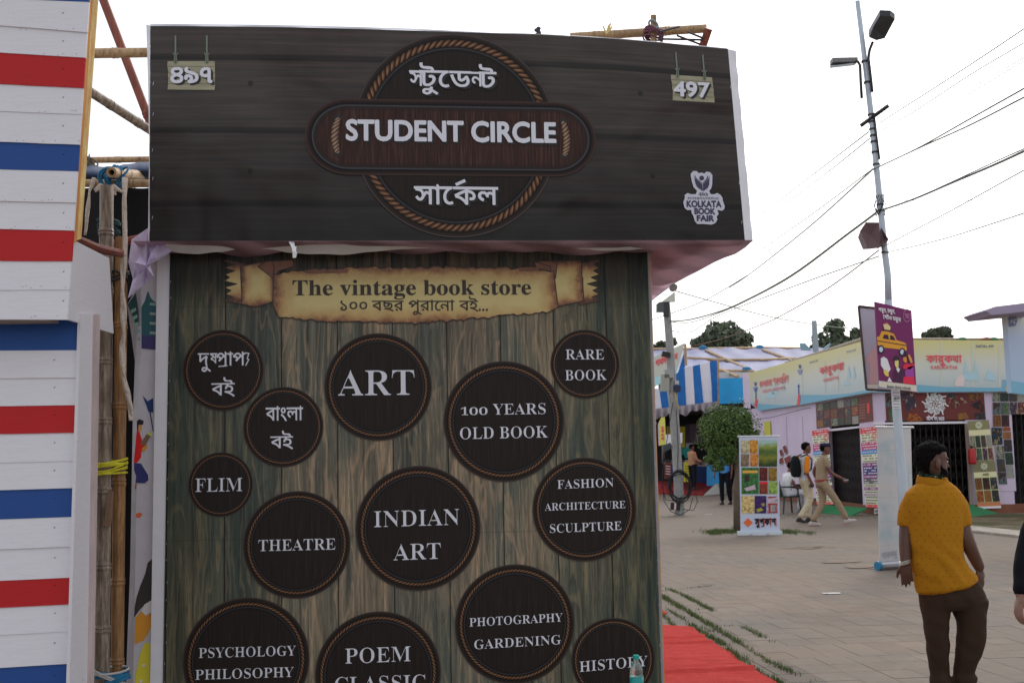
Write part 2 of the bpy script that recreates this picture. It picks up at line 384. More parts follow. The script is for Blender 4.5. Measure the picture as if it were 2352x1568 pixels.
def m_roundel(kind='disc'):
    n = NT('printed_roundel_' + kind, .42, .16); u, r, _ = n.sep(n.tc('UV'))
    x, y, z = n.sep(n.tc())
    gr = n.noise(n.comb(n.math('MULTIPLY', x, 120), 0.0, n.math('MULTIPLY', z, 5)), 1.0, 4, .6)
    if kind == 'pill':
        base = n.ramp(gr, [(.3, (.016, .010, .008)), (.55, (.055, .024, .018)), (.72, (.095, .052, .038))])
        prof = n.ramp(r, [(0, (.075, .045, .038)), (.03, (.045, .026, .021)), (.07, (.030, .016, .013)), (.115, (.008, .006, .006)), (.15, (.012, .010, .010)), (.165, (.075, .078, .088)), (.20, (.03, .022, .02)), (.26, (.02, .015, .013))])
        return n.out(n.mix(n.ramp(r, [(.20, 0), (.34, 1)]), prof, base))
    base = n.ramp(gr, [(.3, (.012, .0095, .008)), (.6, (.026, .018, .0145)), (.78, (.050, .031, .023))])
    if kind == 'disc':
        a, b, hi = .872, .918, .842
    else:
        a, b, hi = .872, .94, .852
    prof = n.ramp(r, [(hi - .06, (.012, .010, .009)), (hi - .012, (.009, .008, .008)), (hi, (.055, .05, .052)), (hi + .012, (.010, .009, .008)), (b + .01, (.012, .009, .007)), (.962, (.024, .017, .013)), (.985, (.036, .025, .020)), (.993, (.095, .078, .070)), (1.0, (.04, .03, .025))])
    c = n.mix(n.ramp(r, [(hi - .05, 0), (hi - .015, 1)]), base, prof)
    t = n.math('DIVIDE', n.math('SUBTRACT', r, a), b - a)                       # 0..1 across the rope
    tw = n.math('FRACT', n.math('ADD', n.math('MULTIPLY', u, 1.0), n.math('MULTIPLY', t, 1.1)))
    strand = n.ramp(tw, [(0, (.016, .008, .005)), (.16, (.05, .022, .012)), (.5, (.235, .108, .056)), (.72, (.36, .20, .105)), (.9, (.10, .045, .025)), (1, (.016, .008, .005))])
    round_ = n.ramp(t, [(0, .25), (.3, .85), (.55, 1.0), (1, .3)])
    rope = n.mix(1.0, strand, round_, 'MULTIPLY')
    ins = n.math('MULTIPLY', n.math('GREATER_THAN', t, 0.0), n.math('LESS_THAN', t, 1.0))
    return n.out(n.mix(ins, c, rope))

M_ROUND = m_roundel('disc'); M_BIGROUND = m_roundel('ring'); M_PILL = m_roundel('pill')
M_INK = mat((.72, .72, .78), .4, name='white_ink'); M_SHADOW = mat((.004, .004, .004), .5, name='black_ink')
M_SEPIA = mat((.035, .022, .016), .5, name='sepia_ink')

def roundel(mb, pl, u, v, R, proud, twist=.021, k=0.99):
    c = pl.px(u, v, proud); rx = (pl.px(u + R, v, proud) - c).length; rz = (pl.px(u, v - R, proud) - c).length
    lv = [0.02, .4, .7, .78, .8, .82, .84, .86, .88, .9, .92, .94, .96, .98, 1.0]; N = 96
    nt = round(2 * math.pi * rx / twist)
    P = [[c + pl.ex * (rx*l*math.cos(2*math.pi*j/N)) + pl.ez * (rz*l*math.sin(2*math.pi*j/N)) for j in range(N + 1)] for l in lv]
    for i in range(len(lv) - 1):
        for j in range(N):
            mb.quad(P[i][j], P[i+1][j], P[i+1][j+1], P[i][j+1], [(nt*j/N, lv[i]), (nt*j/N, lv[i+1]), (nt*(j+1)/N, lv[i+1]), (nt*(j+1)/N, lv[i])])
    mb.poly([P[0][j] for j in range(N)]); mb.uv[-1] = [(0, .02)] * N

# ---------------------------------------------------------------- printed wall
wall = thing('printed_stall_wall', 'tall printed vinyl wall of greenish brown planks covered in round genre plaques under the dark signboard', 'stall wall', PP.px(387, 1100) * 1.0 + Vector((0, 0, -PP.px(387, 1100).z)), 7.0)
zb = .02
def pz(u, v, z):      # point of the wall plane under a photo position, moved to height z
    p = PP.px(u, v).copy(); p.z = z; return p
TL, TR = pz(391, 560, 2.70), pz(1486, 560, 2.70); BLp, BRp = pz(372, 1560, zb), pz(1520, 1560, zb)
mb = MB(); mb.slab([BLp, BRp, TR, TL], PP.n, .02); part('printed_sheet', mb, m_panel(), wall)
mb = MB(); L1 = pz(343, 1560, zb); L2 = pz(361, 560, 2.66)
mb.slab([L1 - PP.n*.004, BLp - PP.n*.004 - PP.ex*.0, TL - PP.n*.004, L2 - PP.n*.004], PP.n, .012); part('white_margin', mb, WHITE, wall)
mb = MB(); e = PP.ex * .012
mb.slab([BRp - PP.n*.003, BRp + e - PP.n*.006, TR + e - PP.n*.006, TR - PP.n*.003], PP.n, .03); part('edge_fold', mb, mat((.25, .25, .28), .5, name='folded_vinyl'), wall)
# the timber frame that carries the sheet
mb = MB()
for p, q in ((BLp, TL), (BRp, TR), ((BLp+BRp)/2, (TL+TR)/2)):
    mb.tube([p - PP.n*.06 + Vector((0, 0, -.02)), q - PP.n*.06], .03, 6)
part('timber_frame', mb, mat(A(150, 110, 70), .7, ns=6, na=.3, name='timber'), wall)

GENRES = [
    (513, 850, 93, [(['দ', ('ু', -.40, -.05, 1, 1, 0), ' ', ('ষ', -.22, .12, .62, .78, 1), ('প', -.06, 0, .95, 1, 1), ('/', -.52, -.06, -.02, -.02, .06), 'া', 'প', ('/', -.02, .62, .26, .60, .055), ('/', .22, .60, .12, .30, .055), ('/', .12, .32, .24, .28, .055), ('/', .23, .30, .04, -.03, .055)], 454, 839, 573, 838, 27, 'b'), (['ব', 'ই'], 485, 908, 539, 907, 27, 'b')]),
    (651, 980, 92, [(['বাংলা'], 610, 965, 696, 964, 28, 'b'), (['বই'], 621, 1029, 673, 1028, 26, 'b')]),
    (869, 888, 123, [('ART', 775, 908, 953, 906, 58, 's')]),
    (1158, 967, 138, [('100 YEARS', 1058, 953, 1254, 950, 25, 's'), ('OLD BOOK', 1056, 1008, 1259, 1004, 27, 's')]),
    (1344, 836, 79, [('RARE', 1299, 825, 1388, 825, 23, 's'), ('BOOK', 1298, 873, 1394, 872, 23.5, 's')]),
    (507, 1112, 74, [('FLIM', 448, 1129, 557, 1127, 31, 's')]),
    (682, 1250, 123, [('THEATRE', 593, 1265, 771, 1261, 26, 's')]),
    (961, 1212, 143, [('INDIAN', 858, 1210, 1056, 1204, 37, 's'), ('ART', 903, 1286, 1013, 1282, 37, 's')]),
    (1343, 1169, 119, [('FASHION', 1280, 1122, 1410, 1117, 20, 's'), ('ARCHITECTURE', 1251, 1172, 1437, 1166, 17, 's'), ('SCULPTURE', 1263, 1223, 1428, 1216, 20, 's')]),
    (566, 1516, 145, [('PSYCHOLOGY', 456, 1510, 680, 1504, 23, 's'), ('PHILOSOPHY', 448, 1560, 675, 1553, 23, 's')]),
    (869, 1547, 144, [('POEM', 792, 1523, 944, 1517, 35, 's'), ('CLASSIC', 768, 1590, 978, 1583, 36, 's')]),
    (1183, 1432, 137, [('PHOTOGRAPHY', 1078, 1438, 1293, 1426, 19.5, 's'), ('GARDENING', 1089, 1490, 1289, 1478, 21.5, 's')]),
    (1409, 1514, 96, [('HISTORY', 1331, 1542, 1488, 1528, 24, 's')]),
]
for gi, (u, v, R, txt) in enumerate(GENRES):
    mb = MB(); roundel(mb, PP, u, v, R, .0035 + .0004 * (gi % 2)); rd = part('roundel', mb, M_ROUND, wall, at=PP.px(u, v))
    ink = MB(); sh = MB()
    for t, u0, v0, u1, v1, cap, kind in txt:
        tk = [serif(t)] if kind == 's' else t; rf = .69 if kind == 's' else .60; of = (-.018 if cap < 30 else -.020) if kind == 's' else .012
        if t == '100 YEARS':
            n1 = [(serif('1'), 0, 0, 1.0, .72, 1), (serif('0'), .06, 0, 1.08, .68, 1), (serif('0'), .06, 0, 1.08, .68, 1)]
            tk = n1 + [' '] + [serif('YEARS')]
        put_text(ink, PP, tk, u0, v0, u1, v1, cap, of, .0075, 40, rf); put_text(sh, PP, tk, u0, v0, u1, v1, cap, of, .0060, 24, rf, (.006, -.006))
    part('lettering', ink, M_INK, rd); part('letter_shadow', sh, M_SHADOW, rd)

# staples along the edges of the sheets
M_STAPLE = mat((.5, .5, .52), .3, metal=.8, name='staple')
mb = MB(); r = random.Random(12)
for v in range(600, 1568, 46):
    for u in (1497 + (v-600)*.022, 392 - (v-600)*.014):
        a = PP.px(u + r.uniform(-2, 2), v + r.uniform(-9, 9), .004); d = Vector((r.uniform(-.3, .3), 0, 1)).normalized()*.006; w = PP.ex*.0009; mb.quad(a-d-w, a-d+w, a+d+w, a+d-w)
part('staples', mb, M_STAPLE, wall, kind='stuff')
# parchment scroll printed at the head of the wall
def m_parch(kx=4.0, dk=1.0, off=0.0):
    n = NT('printed_parchment', .36, .4); x, y, z = n.sep(n.tc('Generated'))
    g = n.noise(n.tc(), 9, 5, .7); g2 = n.noise(n.tc(), 40, 4)
    e = n.math('MINIMUM', n.math('MULTIPLY', n.math('MINIMUM', x, n.math('SUBTRACT', 1.0, x)), kx), n.math('MINIMUM', z, n.math('SUBTRACT', 1.0, z)))
    e = n.math('ADD', e, n.math('MULTIPLY', n.math('SUBTRACT', g, .5), .32))
    e = n.math('SUBTRACT', e, off)
    c = n.ramp(e, [(.0, A(70, 38, 22)), (.07, A(120, 80, 48)), (.16, A(158, 130, 80)), (.34, A(172, 158, 104))])
    return n.out(n.mix(n.ramp(g2, [(.5, 0), (.8, .3)]), c, A(190, 160, 110)))
M_PARCH = m_parch(); M_PFOLD = m_parch(1.0, 1, .03); M_PTAIL = m_parch(2.0, 1, .12); M_FOLD = mat(A(104, 64, 40), .4, ns=8, na=.45, name='parchment_shade')
scroll = link(bpy.data.objects.new('scroll', None)); scroll.parent = wall
scroll.matrix_basis = wmat(wall).inverted() @ (Matrix.Translation(PP.px(945, 660)) @ Matrix.Rotation(PP.yaw, 4, 'Z'))
def torn(pts, amp, step=9, seed=0):
    """outline points with a torn, nicked edge between them (in photo units on the wall plane)"""
    r = random.Random(seed); out = []
    for i in range(len(pts)):
        a, b = pts[i], pts[(i+1) % len(pts)]; d = math.hypot(b[0]-a[0], b[1]-a[1]); k = max(1, int(d / step))
        for q in range(k):
            f = q / k; w = amp if (q and a[2]) else 0
            out.append((a[0]+(b[0]-a[0])*f + r.uniform(-w, w)*.5, a[1]+(b[1]-a[1])*f + r.uniform(-w, w)))
    return out
def decal(pl, pts, proud):
    mb = MB(); P = [pl.px(u, v, proud) for u, v in pts]; mb.poly(P if (P[1]-P[0]).cross(P[-1]-P[0]).dot(pl.n) >= 0 else P[::-1]); return mb
def tail(s, x0, x1, seed):
    r = random.Random(seed); pts = [(x1, 606), (x0 + 6*s, 597)]
    y = 600
    while y < 684: pts += [(x0 + s*r.uniform(0, 4), y), (x0 + s*r.uniform(12, 34), y + 7)]; y += 15
    return pts + [(x0, 691), (x1, 700)]
def outline(pl, pts, w, proud):
    mb = MB(); P = [pl.px(u, v, proud) for u, v in pts]
    for i in range(len(P)):
        a, b = P[i], P[(i+1) % len(P)]; d = (b-a).normalized(); k = pl.n.cross(d) * w
        mb.quad(a-k, b-k, b+k, a+k)
    return mb
M_LINE = mat(A(46, 28, 20), .45, name='sepia_line')
for pts, mt, pr in ((tail(1, 514, 565, 3), M_PTAIL, .004), (tail(-1, 1378, 1330, 4), M_PTAIL, .0042),
                    (torn([(552, 612, 0), (600, 602, 0), (628, 598, 1), (634, 690, 0), (592, 704, 1), (556, 700, 0)], 3, 8, 1), M_PFOLD, .0052), ([(592, 612), (612, 600), (672, 597), (676, 612), (640, 622), (628, 640)], M_FOLD, .0058), ([(1226, 602), (1262, 598), (1280, 606), (1276, 640), (1262, 622), (1232, 616)], M_FOLD, .0058),
                    (torn([(1264, 612, 0), (1226, 600, 0), (1334, 598, 1), (1342, 690, 0), (1282, 704, 1), (1266, 660, 0)], 3, 8, 2), M_PFOLD, .0054),
                    (torn([(627, 628, 1), (760, 616, 1), (960, 613, 1), (1150, 614, 1), (1272, 622, 0), (1282, 705, 0), (1262, 716, 1), (1130, 728, 1), (960, 742, 1), (760, 738, 1), (640, 728, 0), (627, 700, 0)], 3.5, 8, 5), M_PARCH, .0066)):
    q = decal(PP, pts, pr); part('parchment', q, mt, scroll, at=PP.px(sum(p[0] for p in pts)/len(pts), 660))
    part('torn_edge', outline(PP, pts, .0022, pr + .0006), M_LINE, scroll)
for (a, b, c) in ((700, 800, 622), (1190, 1240, 617)):
    part('curled_nick', decal(PP, [(a, c-2), (b, c-4), (b-2, c+5), (a+3, c+6)], .0082), M_FOLD, scroll)
ink = MB(); put_text(ink, PP, [serif('The vintage book store')], 672, 678, 1220, 676, 35, .004, .0095, 56, .69)
put_text(ink, PP, ['১০০', ' ', 'বছর', ' ', 'পুরােনা', ' ', 'বই...'], 782, 713, 1121, 713, 22, .008, .0095, 48, .60)
part('lettering', ink, M_SEPIA, scroll)

# ---------------------------------------------------------------- signboard
sign = thing('stall_signboard', 'long dark brown signboard reading STUDENT CIRCLE across the top of the stall', 'signboard', HP.px(343, 553), 7.0)
HTL, HTR, HBR, HBL = (345, 60), (1672, 113), (1711, 553), (343, 553)
TOPL = [(345, 60), (520, 61), (700, 63.5), (960, 71), (1237, 79.5), (1380, 87), (1530, 99), (1672, 113)]
def topv(u):
    for (a, b), (c, d) in zip(TOPL, TOPL[1:]):
        if u <= c: return b + (d-b)*(u-a)/(c-a)
    return 113
def hb(a, b, off=0):     # the print, with its slightly bowed upper edge
    t = (HTL[0]+(HTR[0]-HTL[0])*a, topv(HTL[0]+(HTR[0]-HTL[0])*a)); q = (HBL[0]+(HBR[0]-HBL[0])*a, HBL[1]+(HBR[1]-HBL[1])*a)
    return HP.px(q[0]+(t[0]-q[0])*b, q[1]+(t[1]-q[1])*b, off)
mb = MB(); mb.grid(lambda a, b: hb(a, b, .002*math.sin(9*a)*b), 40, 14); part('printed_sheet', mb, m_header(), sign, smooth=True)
mb = MB(); mb.slab([hb(0, 0, -.006), hb(1, 0, -.006)] + [hb(1-i/10, 1, -.006) for i in range(11)], HP.n, .09); part('board_box', mb, mat((.3, .28, .26), .8, name='board'), sign)
def flap(pts, seed):
    mb = MB(); r = random.Random(seed); n = 22
    def f(a, b):
        k = a*(len(pts)-1); i = min(int(k), len(pts)-2); t = k - i
        L = Vector(pts[i][0]).lerp(pts[i+1][0], t); R_ = Vector(pts[i][1]).lerp(pts[i+1][1], t)
        p = L.lerp(R_, b); return p + HP.n * (.006*math.sin(a*40+seed)*b) + HP.ex * (.004*noise.noise((a*9, seed, b)))*b
    mb.grid(f, n, 3); return mb
rt = [(HP.px(1672, 113, .0), HP.px(1690, 118, -.04)), (HP.px(1681, 220, .0), HP.px(1700, 235, -.05)), (HP.px(1697, 400, 0), HP.px(1717, 415, -.04)), (HP.px(1711, 553, 0), HP.px(1729, 556, -.05))]
part('side_flap', flap(rt, 1), WHITE, sign, smooth=True)
lf = [(HP.px(336, 57, -.03), HP.px(346, 60, .0)), (HP.px(340, 190, -.02), HP.px(345, 190, .0)), (HP.px(342.5, 340, -.01), HP.px(344.5, 340, .0)), (HP.px(340, 553, -.012), HP.px(344, 553, .0))]
part('side_flap', flap(lf, 2), WHITE, sign, smooth=True)
tp = [(hb(i/11, 1, -.004) + Vector((0, 0, .010 if i < 6 else .004)), hb(i/11, 1, 0)) for i in range(12)]
part('top_fold', flap(tp, 3), WHITE, sign)
# ring, pill and rope ends
mb = MB(); roundel(mb, HP, 1047, 310, 232, .004, .036); part('rope_ring', mb, M_BIGROUND, sign, at=HP.px(1047, 310))
def pill(mb, pl, u0, v0, u1, v1, hh, proud):
    cL = pl.px(u0, v0, proud); cR = pl.px(u1, v1, proud); ex = (cR - cL).normalized(); R = (pl.px(u0, v0-hh, proud) - cL).length
    lv = [0, .03, .07, .115, .15, .165, .18, .20, .26, .34, .42, .7, 1.0]; N = 24
    def ring(l):
        r = R * (1 - l); p = []
        for j in range(N + 1): an = -math.pi/2 + math.pi*j/N; p.append(cR + ex*(r*math.cos(an)*1.1 + (0 if r > .01 else 0)) + Vector((0, 0, r*math.sin(an))))
        for j in range(N + 1): an = math.pi/2 + math.pi*j/N; p.append(cL + ex*(r*math.cos(an)*1.1) + Vector((0, 0, r*math.sin(an))))
        return p
    P = [ring(l) for l in lv]; n = len(P[0])
    for i in range(len(lv) - 1):
        for j in range(n): k = (j+1) % n; mb.quad(P[i+1][j], P[i][j], P[i][k], P[i+1][k], [(0, lv[i+1]), (0, lv[i]), (0, lv[i]), (0, lv[i+1])])
mb = MB(); pill(mb, HP, 800, 314, 1274, 320, 87, .0065); part('name_plate', mb, M_PILL, sign, at=HP.px(1038, 318))
def m_rope():
    n = NT('printed_rope', .45, .3); u, v, _ = n.sep(n.tc('UV'))
    tw = n.math('FRACT', n.math('ADD', n.math('MULTIPLY', u, 9.0), n.math('MULTIPLY', v, 1.3)))
    c = n.ramp(tw, [(0, (.03, .014, .008)), (.2, (.12, .06, .035)), (.55, (.42, .25, .15)), (.8, (.5, .33, .2)), (.95, (.1, .05, .03)), (1, (.03, .014, .008))])
    return n.out(n.mix(1.0, c, n.ramp(v, [(0, .4), (.4, 1), (1, .35)]), 'MULTIPLY'))
M_ROPE = m_rope()
for pts in ([(777, 271), (771, 290), (768, 315), (771, 335), (775, 352)], [(1294, 279), (1299, 300), (1302, 320), (1301, 340), (1297, 358)]):
    hole = MB()
    for (a, b) in (pts[0], pts[-1]):
        c = HP.px(a, b, .0078); hole.poly([c + HP.ex*(.020*math.cos(t*.5236)) + Vector((0, 0, .016*math.sin(t*.5236))) for t in range(12)])
    part('rope_hole', hole, M_SHADOW, sign)
    mb = MB(); c = [HP.px(a, b, .0095) for a, b in pts]
    mb.grid(lambda a, b: (lambda k: c[min(int(k), 3)].lerp(c[min(int(k), 3)+1], k-min(int(k), 3)))(a*4) + HP.ex*((b-.5)*.034*(1-.35*(abs(a-.5)*2)**3)), 16, 2)
    part('rope_end', mb, M_ROPE, sign)
ink = MB(); sh = MB()
T1 = [('স', 0, .02, .68, .94, 1), ('ট', -.15, 0, 1, 1, 1), ('ু', -.50, -.03, 1, 1, 0), ('ে', .0, 0, 1, 1, 1), 'ড', ('ন', 0, .06, .66, .88, 1), ('ট', -.15, 0, 1, 1, 1)]
T2 = ['সা', ('ে', 0, 0, 1, 1, 1), ('/', .10, .70, .44, .86, .11), 'ক', 'ল']
for tk, a, b, c, d, cap in ((T1, 940, 198, 1141, 203, 36), (T2, 951, 468, 1145, 470, 39)):
    put_text(ink, HP, tk, a, b, c, d, cap, .015, .0105, 64, .61); put_text(sh, HP, tk, a, b, c, d, cap, .015, .0090, 40, .61, (.012, -.010))
put_text(ink, HP, ['STUDENT CIRCLE'], 794, 321, 1278, 327, 46, .034, .0115, 56, .70); put_text(sh, HP, ['STUDENT CIRCLE'], 794, 321, 1278, 327, 46, .034, .0090, 40, .70, (.010, -.009))
part('lettering', ink, M_INK, sign); part('letter_shadow', sh, M_SHADOW, sign)
# hanging number plates (printed)
M_PLATE = mat(A(128, 124, 100), .4, ns=5, na=.3, stretch=(1, 1, 14), name='printed_plate')
M_CORD = mat(A(92, 100, 84), .5, name='printed_cord')
for q, cords, txt, t in (([(385, 141), (493, 141), (493, 207), (386, 206)], ((403, 82, 403, 147), (475, 82, 475, 147)), '৪৯৭', (391, 190, 488, 190, 33, .60)),
                         ([(1541, 172), (1635, 178), (1641, 236), (1546, 231)], ((1552, 120, 1557, 180), (1614, 126, 1619, 185)), '497', (1547, 220, 1631, 224, 33, .69))):
    r = random.Random(5); jag = []
    for i in range(4):
        a, b = q[i], q[(i+1) % 4]
        for k in range(6): f = k/6; jag.append((a[0]+(b[0]-a[0])*f + (r.uniform(-1.2, 1.2) if i % 2 else 0), a[1]+(b[1]-a[1])*f))
    pt = part('number_plate', decal(HP, jag, .004), M_PLATE, sign, at=HP.px(q[0][0]+50, q[0][1]+30))
    mb = MB()
    for k in range(1, 5):
        f = k/5; a = HP.px(q[0][0]+(q[3][0]-q[0][0])*f, q[0][1]+(q[3][1]-q[0][1])*f, .005); b = HP.px(q[1][0]+(q[2][0]-q[1][0])*f, q[1][1]+(q[2][1]-q[1][1])*f, .005)
        mb.quad(a, b, b+Vector((0, 0, .003)), a+Vector((0, 0, .003)))
    part('board_line', mb, mat(A(96, 92, 72), .5, name='line'), pt)
    mb = MB()
    for a, b, c, d in cords:
        P, Q = HP.px(a, b, .0062), HP.px(c, d, .0062); w = HP.ex*.004; mb.quad(P-w, Q-w, Q+w, P+w); K = P.lerp(Q, .82); mb.quad(K-w*2.2-Vector((0, 0, .02)), K+w*2.2-Vector((0, 0, .02)), K+w*1.6+Vector((0, 0, .02)), K-w*1.6+Vector((0, 0, .02)))
        for s in (-1, 1): J = P.lerp(Q, .7); mb.quad(J, J+HP.ex*(.012*s)+Vector((0, 0, .014)), J+HP.ex*(.013*s)+Vector((0, 0, .009)), J-Vector((0, 0, .01)))
    part('cord', mb, M_CORD, pt)
    ink = MB(); sh = MB(); a, b, c, d, cap, rf = t
    put_text(ink, HP, [txt], a, b, c, d, cap, .03, .0085, 48, rf); put_text(sh, HP, [txt], a, b, c, d, cap, .03, .0066, 32, rf, (.010, -.008))
    part('lettering', ink, M_INK, pt); part('letter_shadow', sh, M_SHADOW, pt)
# fair logo sticker
def z3(x, y): return ((2560 + x/4.356)/1.7415, (600 + y/4.356)/1.7415)
sil = [(925, 368), (985, 368), (1025, 405), (1075, 395), (1120, 410), (1160, 378), (1220, 388), (1262, 440), (1258, 600), (1240, 670), (1205, 715), (1232, 772), (1300, 770), (1345, 750), (1400, 780), (1435, 830), (1445, 890), (1478, 985), (1465, 1035), (1425, 1058), (1345, 1045), (1372, 1110), (1335, 1165), (1350, 1210), (1310, 1275), (1250, 1300), (1090, 1288), (1000, 1290), (955, 1240), (930, 1150), (900, 1100), (895, 1045), (820, 1048), (775, 1005), (755, 910), (780, 840), (778, 785), (830, 750), (890, 772), (972, 770), (995, 715), (935, 650), (905, 560), (880, 420)]
lg = part('logo_sticker', decal(HP, [z3(*p) for p in sil], .004), mat((.6, .6, .68), .4, name='sticker'), sign, at=HP.px(1616, 455))
M_NAVY = mat((.035, .025, .075), .4, name='navy_ink')
mb = MB()
for pts in ([(935, 425), (960, 500), (1085, 600), (1098, 718), (1000, 650), (968, 590)], [(1212, 440), (1190, 510), (1095, 600), (1104, 718), (1180, 662), (1206, 600)], [(955, 425), (985, 495), (1085, 575), (1090, 592), (970, 505)], [(1180, 435), (1160, 500), (1092, 575), (1094, 592), (1185, 505)]):
    P = [HP.px(*z3(*p), .0055) for p in pts]; mb.poly(P)
mb.poly([HP.px(*z3(1075 + 42*math.cos(k*.5236), 490 + 42*math.sin(k*.5236)), .0055) for k in range(12)])
for t, x0, y0, x1, y1, cap, of, se in (('48th', 1025, 795, 1188, 797, 55, 0, 1), ('INTERNATIONAL', 832, 862, 1388, 862, 42, 0, 1), ('KOLKATA', 812, 990, 1422, 995, 105, .045, 0), ('BOOK', 948, 1112, 1312, 1118, 98, .05, 0), ('FAIR', 990, 1235, 1295, 1240, 96, .05, 0)):
    a = z3(x0, y0); b = z3(x1, y1); put_text(mb, HP, [serif(t) if se else t], a[0], a[1], b[0], b[1], cap/4.356/1.7415, of, .0056, 24, .69)
part('lettering', mb, M_NAVY, lg)
mb = MB()
for u, v in ((352, 192), (352, 262), (350, 345), (351, 410), (350, 500), (1678, 200), (1690, 300), (1698, 420), (1704, 510)):
    a = HP.px(u, v, .006); d = Vector((.2, 0, 1)).normalized()*.008; w = HP.ex*.001; mb.quad(a-d-w, a-d+w, a+d+w, a+d-w)
part('staples', mb, M_STAPLE, sign, kind='stuff')

# ---------------------------------------------------------------- canopy cloth stretched under and behind the sign
M_CLOTH = None
def m_cloth():
    n = NT('mauve_cloth', .85, .2); w = n.wave(n.map(n.tc(), (1.0, 1.6, 1.0), rot=(0, 0, .5)), .9, 5, 3, .8); g = n.noise(n.tc(), 300, 2)
    c = n.mix(n.ramp(w, [(.2, 0), (.9, 1)]), A(114, 92, 102, .36), A(146, 122, 138, .36)); n.bump(w, .7, .05)
    n.b.inputs['Transmission Weight'].default_value = 0.0
    m = n.out(c); t = n.t; tr = t.nodes.new('ShaderNodeBsdfTranslucent'); tr.inputs[0].default_value = (.19, .14, .155, 1)
    mx = t.nodes.new('ShaderNodeMixShader'); mx.inputs[0].default_value = .35; o = t.nodes['Material Output']
    t.links.new(n.b.outputs[0], mx.inputs[1]); t.links.new(tr.outputs[0], mx.inputs[2]); t.links.new(mx.outputs[0], o.inputs[0]); return m
M_CLOTH = m_cloth()
ZC = HP.px(1000, 553).z - .005
edge = [(1730, 556), (1723, 563), (1711, 574), (1689, 588), (1665, 596), (1642, 606), (1605, 626), (1575, 641), (1551, 654), (1522, 675), (1496, 695), (1470, 712)]
ep = [onZ(u, v, ZC - .01) for u, v in edge]; canopy = thing('cloth_canopy', 'mauve cloth stretched beneath the signboard and back over the stall', 'canopy', HP.px(1000, 553), 7.0)
def cf(a, b):
    k = a*(len(ep)-1); i = min(int(k), len(ep)-2); R_ = ep[i].lerp(ep[i+1], k-i)
    L = HP.px(330, 553); L = Vector((L.x - .05, L.y + (R_.y - ep[0].y), ZC - .01)) + Vector((-math.sin(PP.yaw), math.cos(PP.yaw)*0, 0)) * (R_.y - ep[0].y)*.3
    L.z = ZC - .01; p = L.lerp(R_, b)
    fold = noise.noise((p.x*2.6, p.y*1.2, 0))*.035 + .012*math.sin(p.x*11 + p.y*7)
    f = min(1, a*5) * min(1, (1-b)*30 + .0); p.z += -abs(fold)*f*1.2 + .01; return p
mb = MB(); mb.grid(cf, 40, 90); part('underside', mb, M_CLOTH, canopy, smooth=True)
# hem that hangs behind the bottom edge of the sign
hem = [(372, 562), (386, 577), (420, 581), (456, 583), (500, 580), (563, 569), (610, 573), (670, 580), (720, 584), (778, 585), (850, 579), (939, 571), (1030, 568), (1124, 565), (1210, 563), (1299, 565), (1340, 572), (1379, 577), (1440, 574), (1487, 571)]
H2 = PP.shift(.12); M_HEM = mat(A(176, 158, 182, .42), .85, ns=3, na=.15, bs=4, ba=.5, name='mauve_hem')
def hf(a, b):
    k = a*(len(hem)-1); i = min(int(k), len(hem)-2); t = k-i; u = hem[i][0]+(hem[i+1][0]-hem[i][0])*t; s_ = (1-math.cos(t*math.pi))/2; v = hem[i][1]+(hem[i+1][1]-hem[i][1])*s_
    lo = H2.px(u, v); hi = Vector(lo); hi.z = ZC + .03; hi += HP.n*.09; p = hi.lerp(lo, b); p += HP.n*(.012*math.sin(u*.05+b*2)*b); return p
mb = MB(); mb.grid(hf, 100, 5); part('front_hem', mb, M_HEM, canopy, smooth=True)
# crumpled end of the cloth at the left of the sign
M_PALE = mat(A(176, 166, 196, .62), .75, bs=14, ba=.8, name='lilac_cloth')
def zc2(x, y): return ((x/2.24)/1.7415, (700 + y/2.24)/1.7415)
pts = [zc2(*p) for p in ((1325, 475), (1180, 575), (1150, 780), (1190, 930), (1145, 1105), (1280, 990), (1378, 910), (1330, 760), (1450, 690), (1540, 680), (1420, 600), (1330, 600))]
pl = PP.shift(.16); mb = MB(); cc = pl.px(336, 610, .03)
ctr = [pl.px(u, v, .02*math.sin(i*2.3)) for i, (u, v) in enumerate(pts)]
for i in range(len(ctr)):
    a, b = ctr[i], ctr[(i+1) % len(ctr)]; m1 = a.lerp(cc, .5) + pl.n*(.03*(-1)**i); m2 = b.lerp(cc, .5) + pl.n*(.03*(-1)**(i+1)); mb.quad(a, b, m2, m1); mb.poly([m1, m2, cc])
part('crumpled_end', mb, M_PALE, canopy, smooth=True)
